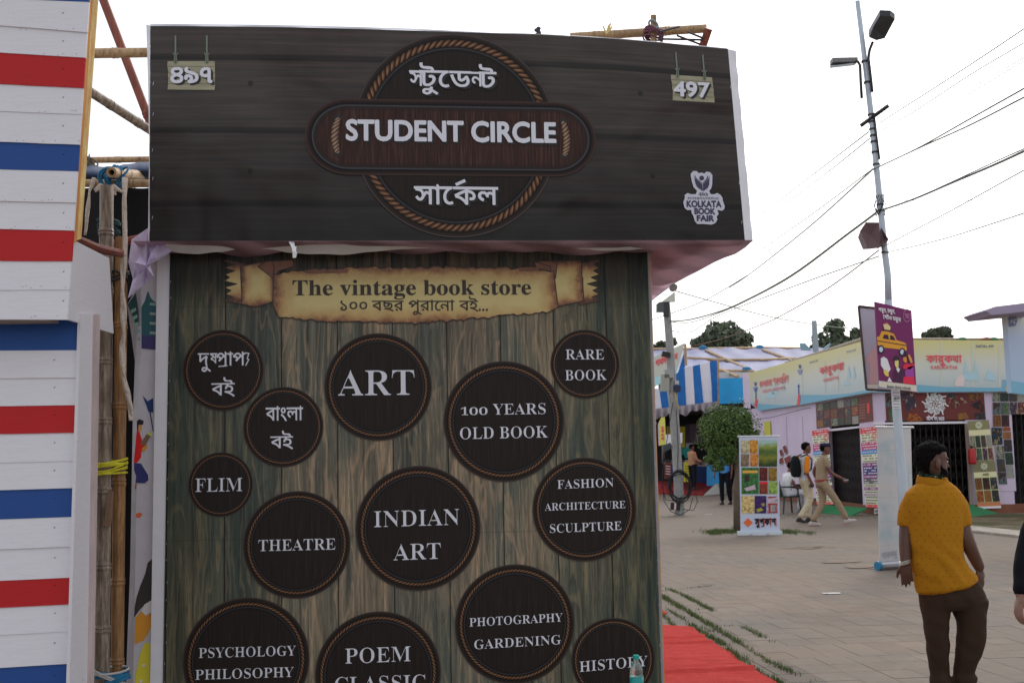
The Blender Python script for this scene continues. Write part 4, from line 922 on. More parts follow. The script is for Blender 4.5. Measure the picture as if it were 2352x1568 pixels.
# dark cloth lining, blue tarp
mb = MB()
def wavewall(u0, u1, v0, v1, Y, amp): return lambda a, b: atY(u0 + (u1-u0)*a, v0 + (v1-v0)*b, Y) + Vector((0, amp*math.sin(a*9+b*2), 0))
mb.grid(wavewall(150, 345, 430, 1640, 6.55, .03), 12, 6); solo('black_lining', mb, mat((.005, .005, .006), .9, name='black_cloth'), 'black cloth lining the gap behind the bamboos', 'cloth', (atY(240, 1000, 6.55).x, 6.55, 0), smooth=True)
mb = MB(); mb.grid(lambda a, b: atY(190 + 165*a, 377 + 6*math.sin(a*5)+ (40*b), 6.45 - .15*b*(1-b)*4) + Vector((0, .01*math.sin(a*30), 0)), 14, 8); solo('blue_tarpaulin', mb, MTARP, 'folded dark blue tarpaulin below the thin bamboo', 'tarpaulin', atY(270, 400, 6.45), smooth=True)
mb = MB(); mb.tube([atY(230, 610, 6.2), atY(262, 560, 6.25), atY(345, 542, 6.3)], [.02, .024, .022], 8); solo('bamboo_pole', mb, BR, 'dim reddish cane inside the dark gap left of the signboard', 'bamboo pole', atY(262, 560, 6.25))
mb = MB(); mb.slab([atY(248, 1125, 5.5), atY(238, 1207, 5.5), atY(252, 1210, 5.5), atY(258, 1128, 5.5)], (0, -1, 0), .02); solo('wood_wedge', mb, mat(A(120, 96, 76), .8, ns=9, na=.3, name='old_wood'), 'small flat wood wedge stuck against the grey bamboo', 'wood wedge', atY(248, 1200, 5.5))
# ---------------------------------------------------------------- cartoon banner round the left corner of the stall
SB = PP.shift(-.05)
sb = thing('side_banner', 'narrow white banner printed with cartoon readers at the left end of the stall', 'banner', SB.px(333, 1100) - Vector((0, 0, SB.px(333, 1100).z)), 7.0)
def sbx(pts, off=0.0): return [SB.px(u, v, off) for u, v in pts]
M_PR = lambda r, g, b: mat(A(r, g, b, .62), .42, name='print_ink')
lowL = SB.px(306, 1568); lowR = SB.px(347, 1568)
def down(p): q = p.copy(); q.z = .03; return q
mb = MB(); P = sbx([(330, 588), (324, 640), (326, 800), (315, 960), (311, 1300), (306, 1568)]); R_ = sbx([(363, 588), (362, 700), (362, 800), (360, 960), (358, 1300), (352, 1568)])
L = [P[1], P[2], P[3], P[4], P[5], down(P[5])]; Rr = [R_[0], R_[2], R_[3], R_[4], R_[5], down(R_[5])]; mb.poly([L[0], Rr[0], P[0]])
for i in range(5): mb.quad(L[i+1], Rr[i+1], Rr[i], L[i])
part('banner_face', mb, mat((.64, .63, .68), .4, bs=9, ba=.5, name='banner_vinyl'), sb)
mb = MB(); fl = [(292, 700), (310, 830), (305, 960), (299, 1300), (289, 1568)]; F = [SB.px(u, v, -.05) for u, v in fl]; F = F + [down(F[-1])]
for i in range(5): mb.quad(F[i+1], L[i+1], L[i], F[i])
part('banner_return', mb, mat((.40, .38, .43), .45, bs=9, ba=.5, name='banner_vinyl_shaded'), sb)  # same vinyl in a darker colour that paints the shade on the return
def art(name, pts, col, off=.003, parent=sb, pl=SB): part(name, decal(pl, pts, off), col, parent)
art('printed_building', [(325, 800), (325, 705), (333, 690), (338, 672), (341, 668), (345, 682), (352, 690), (358, 695), (358, 803)], M_PR(30, 78, 86), .002)
for k in range(4): art('printed_window', [(344, 695+k*22), (358, 696+k*22), (358, 702+k*22), (344, 701+k*22)], M_PR(120, 140, 130), .003)
art('printed_building', [(325, 770), (358, 772), (358, 803), (325, 800)], M_PR(48, 44, 90), .0035)
for k, q in enumerate(([(293, 700), (324, 655), (324, 755), (310, 740)],)): part('printed_building', decal(SB, q, -.02), M_PR(26, 62, 62), sb)
for k in range(5): art('printed_window', [(300+k*4, 712+k*16), (312+k*3, 706+k*16), (313+k*3, 713+k*16), (302+k*4, 720+k*16)], M_PR(110, 150, 140), -.016)
art('printed_kite', [(327, 907), (339, 921), (352, 913), (352, 946), (341, 945), (336, 930)], M_PR(18, 46, 96))
art('printed_kite', [(343, 945), (346, 945), (353, 990), (351, 990)], M_PR(18, 46, 96))
art('printed_reader', [(314, 990), (319, 987), (326, 1010), (324, 1050), (315, 1062), (307, 1062)], M_PR(186, 24, 26)); art('printed_reader', [(318, 1020), (326, 1014), (335, 1030), (318, 1042)], M_PR(200, 30, 30), .0032)
art('printed_reader', [(314, 968), (319, 962), (330, 966), (329, 974), (318, 976), (317, 990), (315, 988)], M_PR(24, 24, 34), .0034); art('printed_reader', [(319, 975), (326, 976), (325, 988), (318, 992)], M_PR(200, 130, 60), .0036)
art('printed_book', [(323, 1018), (337, 996), (346, 1000), (333, 1026)], M_PR(110, 86, 72), .0038); art('printed_book', [(337, 996), (345, 991), (349, 1000), (346, 1001)], M_PR(170, 190, 70), .004)
art('printed_reader', [(325, 1030), (337, 1020), (339, 1026), (330, 1038)], M_PR(214, 130, 40), .004)
art('printed_reader', [(308, 1062), (324, 1064), (340, 1090), (341, 1102), (332, 1109), (311, 1108), (313, 1094), (308, 1080)], M_PR(40, 42, 96), .0035); art('printed_reader', [(312, 1108), (314, 1110), (313, 1124), (309, 1120)], M_PR(130, 60, 40), .0038)
art('printed_shoe', [(312, 1179), (322, 1176), (327, 1181), (322, 1188), (312, 1187)], M_PR(190, 90, 50))
art('printed_woman', [(349, 1283), (339, 1292), (334, 1315), (322, 1345), (314, 1370), (309, 1395), (308, 1418), (322, 1398), (335, 1385), (349, 1377)], M_PR(46, 42, 42), .003)
art('printed_woman', [(349, 1377), (332, 1387), (325, 1402), (334, 1413), (347, 1405)], M_PR(200, 200, 206), .0034)
art('printed_woman', [(325, 1402), (311, 1418), (309, 1478), (330, 1470), (347, 1440), (348, 1406), (335, 1414)], M_PR(214, 130, 40), .0036)
art('printed_woman', [(333, 1474), (346, 1478), (344, 1568), (343, 1600), (306, 1600), (312, 1545), (322, 1500)], M_PR(198, 180, 48), .003)
for (u, v) in ((330, 1527), (324, 1563)): art('printed_dot', [(u + 3.6*math.cos(k*.785), v + 3.6*math.sin(k*.785)) for k in range(8)], M_PR(220, 220, 214), .0044)
# ---------------------------------------------------------------- scrap of vinyl, tube light, canes on the roof, bottle
mb = MB(); s_ = [(663, 555, 0), (669, 566, .012), (672, 578, .02), (672, 592, .016)]
for i in range(3):
    a, b = s_[i], s_[i+1]; mb.quad(HP.px(a[0], a[1], a[2]+.01), HP.px(b[0], b[1], b[2]+.01), HP.px(b[0]+8, b[1], b[2]), HP.px(a[0]+13-i, a[1], a[2]))
solo('vinyl_strip', mb, mat((.8, .8, .8), .4, name='white_strip'), 'short curled white strip dangling below the signboard edge', 'vinyl strip', HP.px(668, 570), smooth=True)
a_, b_ = onZ(1494, 703, ZC - .05), onZ(1545, 662, ZC - .05); a_ = a_ - (b_-a_)*.5
tl = thing('tube_light', 'lit white tube light fixed under the outer edge of the mauve cloth', 'tube light', b_, 0)
mb = MB(); mb.tube([a_, b_], .016, 8); part('diffuser', mb, mat((.80, .84, .82), .3, emis=1.1, name='lit_tube'), tl)
mb = MB(); mb.tube([b_, b_ + (b_-a_).normalized()*.05], .022, 8); part('end_cap', mb, mat((.45, .47, .45), .4, name='end_cap'), tl)
a_, b_ = atY(1310, 86, 6.25), atY(1622, 66, 6.25)
bamboo('bamboo_pole', a_, b_, .024, 'level bamboo showing above the right half of the signboard', BO, seed=21, nodes=.36)
bamboo('bamboo_pole', atY(1503, 330, 6.2), atY(1501, 36, 6.17), .0165, 'upright bamboo stub rising above the signboard', BO, seed=22, nodes=.5)
bamboo('bamboo_pole', atY(1585, 190, 6.35), atY(1628, 66, 6.2), .022, 'short slanting bamboo end at the right of the sign top', BR, seed=23, nodes=1)
tie('cane_lashing', atY(1501, 80, 6.19), (.25, 0, 1), (.055, .05), .0065, .06, mat(A(80, 40, 54), .6, name='maroon_tape'), 'maroon tape crossing where two bamboos meet above the sign', 9)
tie('cane_lashing', atY(1501, 61, 6.17), (0, 0, 1), (.024, .024), .006, .03, mat(A(110, 124, 126), .6, name='grey_tape'), 'grey tape wound on the upright bamboo stub', 10)
mb = MB()
for a, b in (((1515, 73), (1560, 62)), ((1515, 90), (1615, 92)), ((1555, 82), (1608, 102)), ((1580, 74), (1615, 88))): mb.tube([atY(*a, 6.12), atY(*b, 6.2)], .006, 5)
solo('tie_cord', mb, mat((.05, .04, .045), .6, name='dark_cord'), 'dark cords strung between the bamboo ends above the sign', 'cord', atY(1515, 80, 6.12))
mb = MB(); r = random.Random(5); c = atY(1393, 78, 6.15)
for k in range(9): mb.tube([c, c + Vector((r.uniform(-.02, .04), -.01, r.uniform(.03, .06)))], [.005, .002], 5)
solo('straw_tuft', mb, mat(A(206, 170, 110), .8, name='straw'), 'pale straw tuft stuck on the bamboo above the sign', 'straw', c)
mb = MB(); c = HP.px(1235, 79.5, -.02) + Vector((0, 0, .018))
for k in range(5): mb.ball(c + Vector((r.uniform(-.008, .008), 0, -.02 + k*.008)), (.012, .01, .010), n=8, k=5)
solo('cloth_scrap', mb, mat((.06, .06, .08), .7, name='dark_rag'), 'tiny dark knotted rag on top of the signboard', 'rag', c)
# water bottle on a stool just below the frame
bx, by = 1464, 5.15
base = atY(bx, 1626, by); cy = by
stool = thing('stool', 'brown stool holding the water bottle in front of the printed wall', 'stool', (base.x, cy, 0))
mb = MB(); zt = base.z
mb.tube([Vector((base.x, cy, zt-.03)), Vector((base.x, cy, zt))], .15, 20); part('seat', mb, mat((.12, .05, .03), .5, name='brown_plastic'), stool)
for k in range(4):
    a = .785 + k*1.571; mb = MB(); mb.tube([Vector((base.x + .17*math.cos(a), cy + .17*math.sin(a), 0)), Vector((base.x + .11*math.cos(a), cy + .11*math.sin(a), zt-.02))], .014, 8); part('leg', mb, mat((.12, .05, .03), .5, name='brown_plastic'), stool)
bt = thing('water_bottle', 'clear plastic water bottle with green cap in front of the HISTORY plaque', 'bottle', base)
def lathe(mb, c, prof, n=24):
    mb.loft([[Vector((c.x + r_*math.cos(2*math.pi*j/n), c.y + r_*math.sin(2*math.pi*j/n), c.z + z_)) for j in range(n)] for r_, z_ in prof])
H_ = atY(bx, 1503, cy).z - base.z; k = H_/.245
prof = [(.024, 0), (.031, .006), (.0315, .03), (.030, .036), (.0315, .042), (.0315, .075), (.030, .080), (.0315, .085), (.0320, .15), (.0315, .152), (.0295, .158), (.0312, .163), (.0296, .169), (.031, .175), (.029, .182), (.022, .200), (.014, .216), (.0125, .222), (.0125, .232)]
mb = MB(); lathe(mb, base, [(r_*k, z_*k) for r_, z_ in prof]); glass = mat((.93, .96, .96), .08, trans=.95, name='clear_plastic')
part('bottle_body', mb, glass, bt, smooth=True)
mb = MB(); lathe(mb, base + Vector((0, 0, .226*k)), [(.014*k, 0), (.0148*k, .003*k), (.0148*k, .017*k), (.0135*k, .019*k)], 24); part('cap', mb, mat((.0, .33, .27), .4, name='green_cap'), bt)
mb = MB(); lathe(mb, base + Vector((0, 0, .088*k)), [(.0326*k, 0), (.0328*k, .058*k)], 28); lb = part('paper_label', mb, mat((.0, .24, .22), .4, name='teal_label'), bt, smooth=True)
mb = MB()
Lb = fill(loops_of('OSTEN', .01), 20); x0, x1, y0, y1 = bounds(loops_of('OSTEN', .01)); RR = .0332*k
for q in Lb: mb.quad(*[base + Vector((RR*math.sin((p[0]-x0)/(x1-x0)*1.5-1.0), -RR*math.cos((p[0]-x0)/(x1-x0)*1.5-1.0), (.096 + p[1]*.013)*k)) for p in q])
for t in range(1): mb.quad(*[base + Vector((RR*math.sin(a), -RR*math.cos(a), z_*k)) for a, z_ in ((-1.25, .139), (1.2, .139), (1.2, .145), (-1.25, .145))])
part('lettering', mb, mat((.75, .78, .76), .4, name='white_print'), lb)
mb = MB(); lathe(mb, base + Vector((0, 0, .004)), [(.028*k, 0), (.0302*k, .004*k), (.0302*k, .028*k), (.0288*k, .036*k), (.0302*k, .044*k), (.0302*k, .12*k)], 20); part('water', mb, mat((.9, .95, .95), .02, trans=1, name='water'), bt, smooth=True)
# ================================================================ background: helpers in photo positions
def cr(sx, sy, k): return lambda x, y: ((sx + x/k)/1.7415, (sy + y/k)/1.7415)
z1 = cr(2560, 1100, 2.8); z2 = cr(3360, 1160, 3.196); zp = cr(3000, 0, 1.425); z4 = cr(3250, 1540, 4.276); z5 = cr(3500, 1650, 2.614); z6 = cr(3100, 1550, 2.614); z7 = cr(2560, 1600, 2.614); z8 = cr(3800, 1200, 1.743); z9 = cr(2590, 1380, 2.529)
def pin(r, g, b, k=.7, rough=.6): return mat(A(r, g, b, k), rough, name='print')
def dec(name, parent, pl, pts, col, off=.004): return part(name, decal(pl, pts, off), col, parent)
def quadbars(pl, c4, rows, off):
    """split a four-cornered sheet (TL,TR,BR,BL) into horizontal bands; returns a function (a,b)->photo position"""
    TL, TR, BR, BL = c4
    return lambda a, b: (TL[0]+(TR[0]-TL[0])*a + ((BL[0]+(BR[0]-BL[0])*a) - (TL[0]+(TR[0]-TL[0])*a))*b, TL[1]+(TR[1]-TL[1])*a + ((BL[1]+(BR[1]-BL[1])*a) - (TL[1]+(TR[1]-TL[1])*a))*b)
def m_cover(seed):
    r = random.Random(seed*13+1); n = NT('book_cover', .5, .3); v = n.map(n.tc('Generated'), loc=(seed*3.1, seed*1.7, seed))
    g = n.noise(v, r.uniform(2.5, 5), 3, .6, r.uniform(0, 1.5)); pal = [(150, 40, 36), (40, 50, 60), (190, 170, 120), (60, 96, 60), (70, 50, 40), (176, 120, 50), (30, 30, 34), (120, 130, 140), (200, 190, 160), (90, 40, 80), (40, 90, 130)]
    cs = [A(*r.choice(pal), 1.2) for _ in range(4)]
    return n.out(n.ramp(g, [(.36, cs[0]), (.45, cs[1]), (.54, cs[2]), (.66, cs[3])], 'LINEAR'))
COV = [m_cover(i) for i in range(14)]; _ci = [0]
def cover(parent, pl, q4, off=.008, mt=None, name='book_cover'):
    _ci[0] += 1; c = [sum(p[0] for p in q4)/4, sum(p[1] for p in q4)/4]
    o = part(name, decal(pl, q4, off), mt or COV[_ci[0] % 14], parent, at=pl.px(c[0], c[1], off)); return o
def coverbars(o, pl, q4, col, off=.012):
    pass
# ---------------------------------------------------------------- stall 644: lavender walls on a low platform
WL = plane2((8.26, 41), (8.55, 28)); WF = plane2((8.55, 28), (16, 28.25))
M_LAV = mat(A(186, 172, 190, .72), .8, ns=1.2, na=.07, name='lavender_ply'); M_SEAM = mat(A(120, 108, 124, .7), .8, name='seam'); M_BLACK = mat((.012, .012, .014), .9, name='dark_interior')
def shop(name, label, loc): return thing(name, label, 'market stall', loc)
corner = Vector((8.55, 28, 0))
sh1 = shop('yellow_header_stall', 'lavender book stall with pale yellow banners wrapped round its corner', corner)
far = Vector((8.26, 41, 0)); zt_, zb_ = 2.98, .2
def wallslab(a, b, z0, z1_, pl, t=.06, off=0):
    mb = MB(); A_, B_ = Vector(a), Vector(b); o = pl.n*off
    mb.slab([Vector((A_.x, A_.y, z0))+o, Vector((B_.x, B_.y, z0))+o, Vector((B_.x, B_.y, z1_))+o, Vector((A_.x, A_.y, z1_))+o], pl.n, t); return mb
def wl(u): p = WL.px(u, 1000); return Vector((p.x, p.y, 0))
def wf(u): p = WF.px(u, 1000); return Vector((p.x, p.y, 0))
part('wall', wallslab(wl(1700), wl(1906), zb_, zt_, WL), M_LAV, sh1); part('wall', wallslab(wl(1975), corner, zb_, zt_, WL), M_LAV, sh1)
part('wall', wallslab(wl(1906), wl(1975), 2.22, zt_, WL), M_LAV, sh1)
part('wall', wallslab(corner, wf(2034), zb_, zt_, WF), M_LAV, sh1); part('wall', wallslab(wf(2034), wf(2220), 2.22, zt_, WF), M_LAV, sh1)
part('wall', wallslab(wf(2220), wf(2322), zb_, zt_, WF), M_LAV, sh1); part('wall', wallslab(wf(2322), wf(2600), 2.32, zt_, WF), M_LAV, sh1)
part('plinth', wallslab(wl(1690), corner, 0, zb_, WL, .3, -.05), mat(A(110, 70, 50, .8), .9, name='plinth'), sh1)
part('plinth', wallslab(corner, wf(2640), 0, zb_, WF, .3, .06), mat(A(122, 76, 56, .8), .9, ns=3, na=.3, name='plinth'), sh1)
mb = MB(); mb.box((10.6, 32.5, 1.5), (1.9, .05, 1.5)); mb.box((9.4, 31, .18), (.7, 2.8, .02)); part('inner_wall', mb, M_BLACK, sh1)  # walls coloured black to paint the gloom behind the gates
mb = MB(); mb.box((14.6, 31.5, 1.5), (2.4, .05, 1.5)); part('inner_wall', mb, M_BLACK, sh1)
mb = MB(); mb.slab([Vector((8.3, 41, 3.0)), Vector((8.6, 28.1, 3.0)), Vector((19, 28.4, 3.0)), Vector((19, 41, 3.0))], (0, 0, 1), .06); part('ceiling', mb, mat((.3, .3, .34), .9, name='roof_cloth'), sh1)
mb = MB(); mb.slab([Vector((9.2, 41, 0)), Vector((18, 41, 0)), Vector((18, 41, 3)), Vector((9.2, 41, 3))], (0, -1, 0), .05); part('wall', mb, M_LAV, sh1)
for (a, b) in (((1773, 958), (1848, 938)), ((1848, 938), (1862, 936)), ((1720, 965), (1773, 958))):
    P, Q_ = WL.px(*a, .004), WL.px(*b, .004); mb = MB(); w = Vector((0, 0, .012)); mb.quad(P-w, Q_-w, Q_+w, P+w); part('panel_seam', mb, M_SEAM, sh1)
for u in (1806, 1843): P, Q_ = WL.px(u, 956, .004), WL.px(u+5, 1120, .004); w = WL.ex*.02; mb = MB(); mb.quad(P-w, Q_-w, Q_+w, P+w); part('panel_seam', mb, M_SEAM, sh1)
# collapsible gates
M_GATE = mat((.035, .026, .024), .7, metal=.3, name='gate_iron')
def gate(pl, u0, u1, z0, z1_, step, label, off=-.08):
    P = pl.px(u0, 1000, off); Q_ = pl.px(u1, 1000, off); d = Q_ - P; L = d.length; n = max(4, int(L/step)); g = thing('collapsible_gate', label, 'gate', (P.x, P.y, z0))
    for i in range(n+1):
        c = P + d*(i/n); mb = MB(); mb.tube([Vector((c.x, c.y, z0)), Vector((c.x, c.y, z1_))], .012, 5); part('bar', mb, M_GATE, g)
    mb = MB(); rows = 7
    for k in range(rows):
        z = z0 + (z1_-z0)*(k+.5)/rows; h = (z1_-z0)/rows*.42
        for i in range(n):
            a = P + d*(i/n); b = P + d*((i+1)/n); o = pl.n*.012
            for s in (-1, 1):
                p, q = Vector((a.x, a.y, z - h*s)) + o*s, Vector((b.x, b.y, z + h*s)) + o*s; e = Vector((0, 0, .009)); mb.quad(p-e, q-e, q+e, p+e)
    part('lattice', mb, M_GATE, g, kind='stuff')
gate(WL, 1907, 1974, .2, 2.2, .11, 'closed dark collapsible gate behind the uniformed walker')
gate(WF, 2036, 2218, .2, 2.2, .13, 'half open dark collapsible gate behind the man in the yellow shirt')
gate(WF, 2323, 2560, .2, 2.3, .13, 'dark collapsible gate at the right edge of the photo')
part('dark_door_backing', wallslab(wl(1907), wl(1974), .2, 2.2, WL, .01, -.16), M_BLACK, sh1)  # black sheet stands in for the unlit inside, no real curtain
part('door_beam', (lambda m: (m.slab([WF.px(2008, 975, .03), WF.px(2219, 972, .03), WF.px(2219, 967, .03), WF.px(2008, 970, .03)], WF.n, .05), m)[1])(MB()), mat(A(206, 200, 212, .75), .6, name='beam'), sh1)
part('door_beam', (lambda m: (m.slab([WL.px(1897, 991, .03), WL.px(1975, 982, .03), WL.px(1975, 978, .03), WL.px(1897, 986, .03)], WL.n, .05), m)[1])(MB()), mat(A(206, 200, 212, .75), .6, name='beam'), sh1)
part('door_post', (lambda m: (m.slab([WF.px(2229, 1158, .03), WF.px(2235, 1158, .03), WF.px(2222, 972, .03), WF.px(2217, 972, .03)], WF.n, .05), m)[1])(MB()), mat(A(150, 130, 120, .75), .7, name='post'), sh1)
# fascia banners
def m_fascia(z0, z1_):
    n = NT('printed_fascia', .45, .3); x, y, z = n.sep(n.tc('Object')); t = n.math('DIVIDE', n.math('SUBTRACT', z, z0), z1_-z0); g = n.noise(n.tc(), 1.1, 4, .6)
    t2 = n.math('ADD', t, n.math('MULTIPLY', n.math('SUBTRACT', g, .5), .25))
    return n.out(n.ramp(t2, [(.1, A(176, 188, 188, .82)), (.35, A(192, 198, 192, .82)), (.6, A(200, 200, 186, .82)), (.8, A(202, 198, 160, .82)), (1, A(204, 197, 136, .82))]))
MFA = m_fascia(0, 1.15); M_SKY = pin(116, 170, 192, .85); M_REDINK = pin(200, 74, 82); M_BLUEINK = pin(60, 70, 130); M_PALEB = pin(156, 184, 192); M_PINKB = pin(200, 184, 180)
fb = thing('fascia_banner', 'pale yellow fascia banner slanting away on the left side of the corner stall', 'banner', WL.px(1860, 930, .1) + Vector((0, 0, 0)), 0)
fb.matrix_world = Matrix.Translation((8.45, 34, 2.95))
mb = MB(); o_ = .12; mb.slab([WL.px(*p, o_) for p in ((1724, 927), (1743, 943), (1839, 929), (2003, 900), (2003, 777), (1719, 857))], WL.n, .1); part('banner_face', mb, MFA, fb)
dec('wave_band', fb, WL, [(1724, 926), (1790, 930), (1825, 930), (1839, 923), (1839, 929), (1743, 943)], M_SKY, o_+.01); dec('wave_band', fb, WL, [(1839, 906), (1900, 907), (1952, 903), (2003, 893), (2003, 900), (1839, 929)], M_SKY, o_+.012)
for q in ([(1773, 905), (1781, 880), (1789, 904)], [(1795, 898), (1799, 868), (1804, 897)], [(1945, 870), (1949, 838), (1954, 868)], [(1958, 870), (1961, 838), (1966, 868)], [(1936, 885), (1944, 872), (1955, 884)], [(1755, 915), (1772, 893), (1785, 913)]): dec('faint_spire', fb, WL, q, M_PALEB, o_+.008)
for q in ([(1830, 930), (1833, 905), (1838, 907), (1837, 930)], [(1732, 933), (1735, 915), (1740, 917), (1739, 937)]): dec('printed_figure', fb, WL, q, M_REDINK, o_+.014)
for u, v0, v1 in ((1833, 884, 908), (1735, 892, 916)): dec('printed_lamp_post', fb, WL, [(u, v0), (u+2, v0), (u+2, v1), (u, v1)], M_BLUEINK, o_+.013); dec('printed_lamp_post', fb, WL, [(u-2, v0+4), (u+1, v0-3), (u+4, v0+4)], M_BLUEINK, o_+.015)
for u, v in ((1834, 836), (1732, 876)): dec('printed_emblem', fb, WL, [(u, v), (u+3, v+4), (u+6, v), (u+5, v+8), (u+3, v+11), (u+1, v+8)], M_BLUEINK, o_+.013); dec('printed_emblem', fb, WL, [(u-3, v+13), (u+9, v+12), (u+7, v+18), (u+5, v+24), (u+1, v+24), (u-1, v+19)], pin(120, 130, 170), o_+.013)
for u in (1779, 1843, 1895, 1925): P, Q_ = WL.px(u, 860 - (u-1779)*.28 , o_+.005), WL.px(u+1, 925 - (u-1779)*.2, o_+.005); w = WL.ex*.025; mb = MB(); mb.quad(P-w, Q_-w, Q_+w, P+w); part('fold_shade', mb, pin(178, 180, 164), fb)  # flat darker strips paint the shade of folds in the banner
ink = MB(); put_text(ink, WL, ['কলকাতা', ' ', 'শব', ('/', -.3, .1, -.1, -.1, .08), 'দ', 'হিরণ'], 1744, 890, 1811, 877, 13, .012, o_+.02, 20, .6); put_text(ink, WL, ['কার', ('ু', -.36, -.02, 1, 1, 0), 'ক', 'থা'], 1882, 860, 1938, 848, 14, .02, o_+.02, 24, .6)
put_text(ink, WL, ['KOLKATA SABDAHARIN'], 1752, 902, 1803, 893, 6.5, .0, o_+.02, 12, .69); put_text(ink, WL, ['KARUKATHA'], 1891, 877, 1926, 870, 7.5, .01, o_+.02, 14, .69); part('lettering', ink, M_REDINK, fb)
ink = MB(); put_text(ink, WL, ['Stall No. 644'], 1944, 810, 1965, 805, 4, .01, o_+.02, 10, .69); put_text(ink, WL, ['Stall No. 643'], 1859, 834, 1878, 829, 3.6, .01, o_+.02, 10, .69); part('lettering', ink, M_BLUEINK, fb)
mb = MB(); mb.slab([atY(*z1(*p), 40.9) for p in ((1165, 1480), (1240, 1500), (1222, 1095), (1150, 1100))], (0, -1, 0), .05); part('wall', mb, M_LAV, sh1)
ff = thing('fascia_banner', 'pale yellow fascia banner facing the viewer between the taxi sign and stall 567', 'banner', (12, 27.9, 2.9))
mb = MB(); mb.slab([WF.px(*p, o_) for p in ((2000, 901), (2560, 897), (2560, 783), (2000, 780))], WF.n, .1); part('banner_face', mb, MFA, ff)
dec('wave_band', ff, WF, [(2004, 893), (2105, 883), (2170, 888), (2235, 889.5), (2302, 890), (2303, 871), (2323, 874), (2560, 880), (2560, 897), (2004, 901)], M_SKY, o_+.01)
for q in ([(2213, 856), (2218, 824), (2224, 856)], [(2236, 856), (2240, 824), (2246, 856)], [(2212, 872), (2212, 855), (2248, 855), (2248, 874)], [(2262, 872), (2270, 848), (2284, 860), (2286, 874)]): dec('faint_spire', ff, WF, q, M_PALEB, o_+.008)
dec('faint_spire', ff, WF, [(2192, 886), (2196, 868), (2210, 856), (2216, 870), (2214, 887)], M_PINKB, o_+.009)
for u in (2162, 2234, 2296): P, Q_ = WF.px(u, 786, o_+.005), WF.px(u, 888, o_+.005); w = WF.ex*.02; mb = MB(); mb.quad(P-w, Q_-w, Q_+w, P+w); part('fold_shade', mb, pin(182, 186, 170), ff)  # fold shade put on as flat strips here too
for q, c in (([(2318, 896), (2320, 862), (2322, 862), (2322, 896)], M_BLUEINK), ([(2316, 862), (2319, 852), (2323, 862)], M_BLUEINK), ([(2311, 897), (2312, 876), (2318, 874), (2320, 897)], pin(206, 170, 120)), ([(2323, 882), (2324, 870), (2330, 871), (2331, 884)], M_REDINK), ([(2323, 884), (2331, 884), (2331, 899), (2325, 899)], M_BLUEINK)): dec('printed_figure', ff, WF, q, c, o_+.013)
ink = MB(); put_text(ink, WF, ['কার', ('ু', -.36, -.02, 1, 1, 0), 'ক', 'থা'], 2128, 832, 2210, 832, 15, .02, o_+.02, 28, .6); put_text(ink, WF, ['KARUKATHA'], 2139, 847, 2200, 847, 8, .012, o_+.02, 18, .69); part('lettering', ink, M_REDINK, ff)
ink = MB(); put_text(ink, WF, ['Stall No. 644'], 2242, 797, 2282, 797, 5.6, .012, o_+.02, 12, .69); part('lettering', ink, M_BLUEINK, ff)
# collages
def sheet(name, label, pl, q4, col, cat='poster', off=.01, group=None):
    c = pl.px(sum(p[0] for p in q4)/4, q4[2][1], off); t = thing(name, label, cat, c, 0, group); part('printed_sheet', decal(pl, q4, off), col, t); return t
M_MAROON = pin(92, 36, 32); M_GOLD = pin(150, 110, 80)
col1 = sheet('poster', 'dark photo collage poster above the closed gate on the left side wall', WL, [z6(425, 168), z6(1015, 62), z6(1030, 350), z6(435, 428)], M_MAROON)
f_ = quadbars(WL, [z6(430, 170), z6(865, 92), z6(880, 385), z6(438, 422)], 0, 0)
for j in range(3):
    for i in range(6): cover(col1, WL, [f_(i/6+.01, j/3+.02), f_((i+1)/6-.01, j/3+.02), f_((i+1)/6-.01, (j+1)/3-.03), f_(i/6+.01, (j+1)/3-.03)], .016, name='photo')
dec('printed_figure', col1, WL, [z6(960, 165), z6(992, 160), z6(990, 265), z6(965, 270)], pin(200, 50, 44), .016); 
for k in range(6): dec('text_line', col1, WL, [z6(880, 180+k*28), z6(945, 170+k*28), z6(945, 176+k*28), z6(880, 186+k*28)], M_GOLD, .016)
col2 = sheet('poster', 'maroon banner of tilted book covers and a white round emblem over the open gate', WF, [z4(1240, 135), z2(1838, 1312), z5(1160, 72), z4(1262, 600)], M_MAROON)
for q in ([z4(1255, 180), z4(1345, 165), z4(1375, 350), z4(1262, 395)], [z4(1285, 430), z4(1375, 395), z4(1430, 590), z4(1330, 600)], [z2(780, 1320), z2(930, 1315), z2(998, 1480), z2(850, 1545)], [z2(1390, 1420), z2(1570, 1350), z2(1625, 1435), z2(1450, 1515)], [z2(1600, 1318), z2(1830, 1316), z2(1835, 1335), z2(1690, 1425)], [z2(1655, 1470), z2(1800, 1400), z2(1840, 1500), z2(1835, 1566), z2(1700, 1566)][:4], [z2(1370, 1316), z2(1460, 1316), z2(1480, 1380), z2(1400, 1400)], [z5(355, 12), z5(440, 10), z5(505, 85), z5(335, 90)], [z5(865, 10), z5(950, 0), z5(985, 60), z5(870, 75)], [z5(1030, 5), z5(1150, 0), z5(1160, 68), z5(1060, 72)]):
    cover(col2, WF, q, .016)
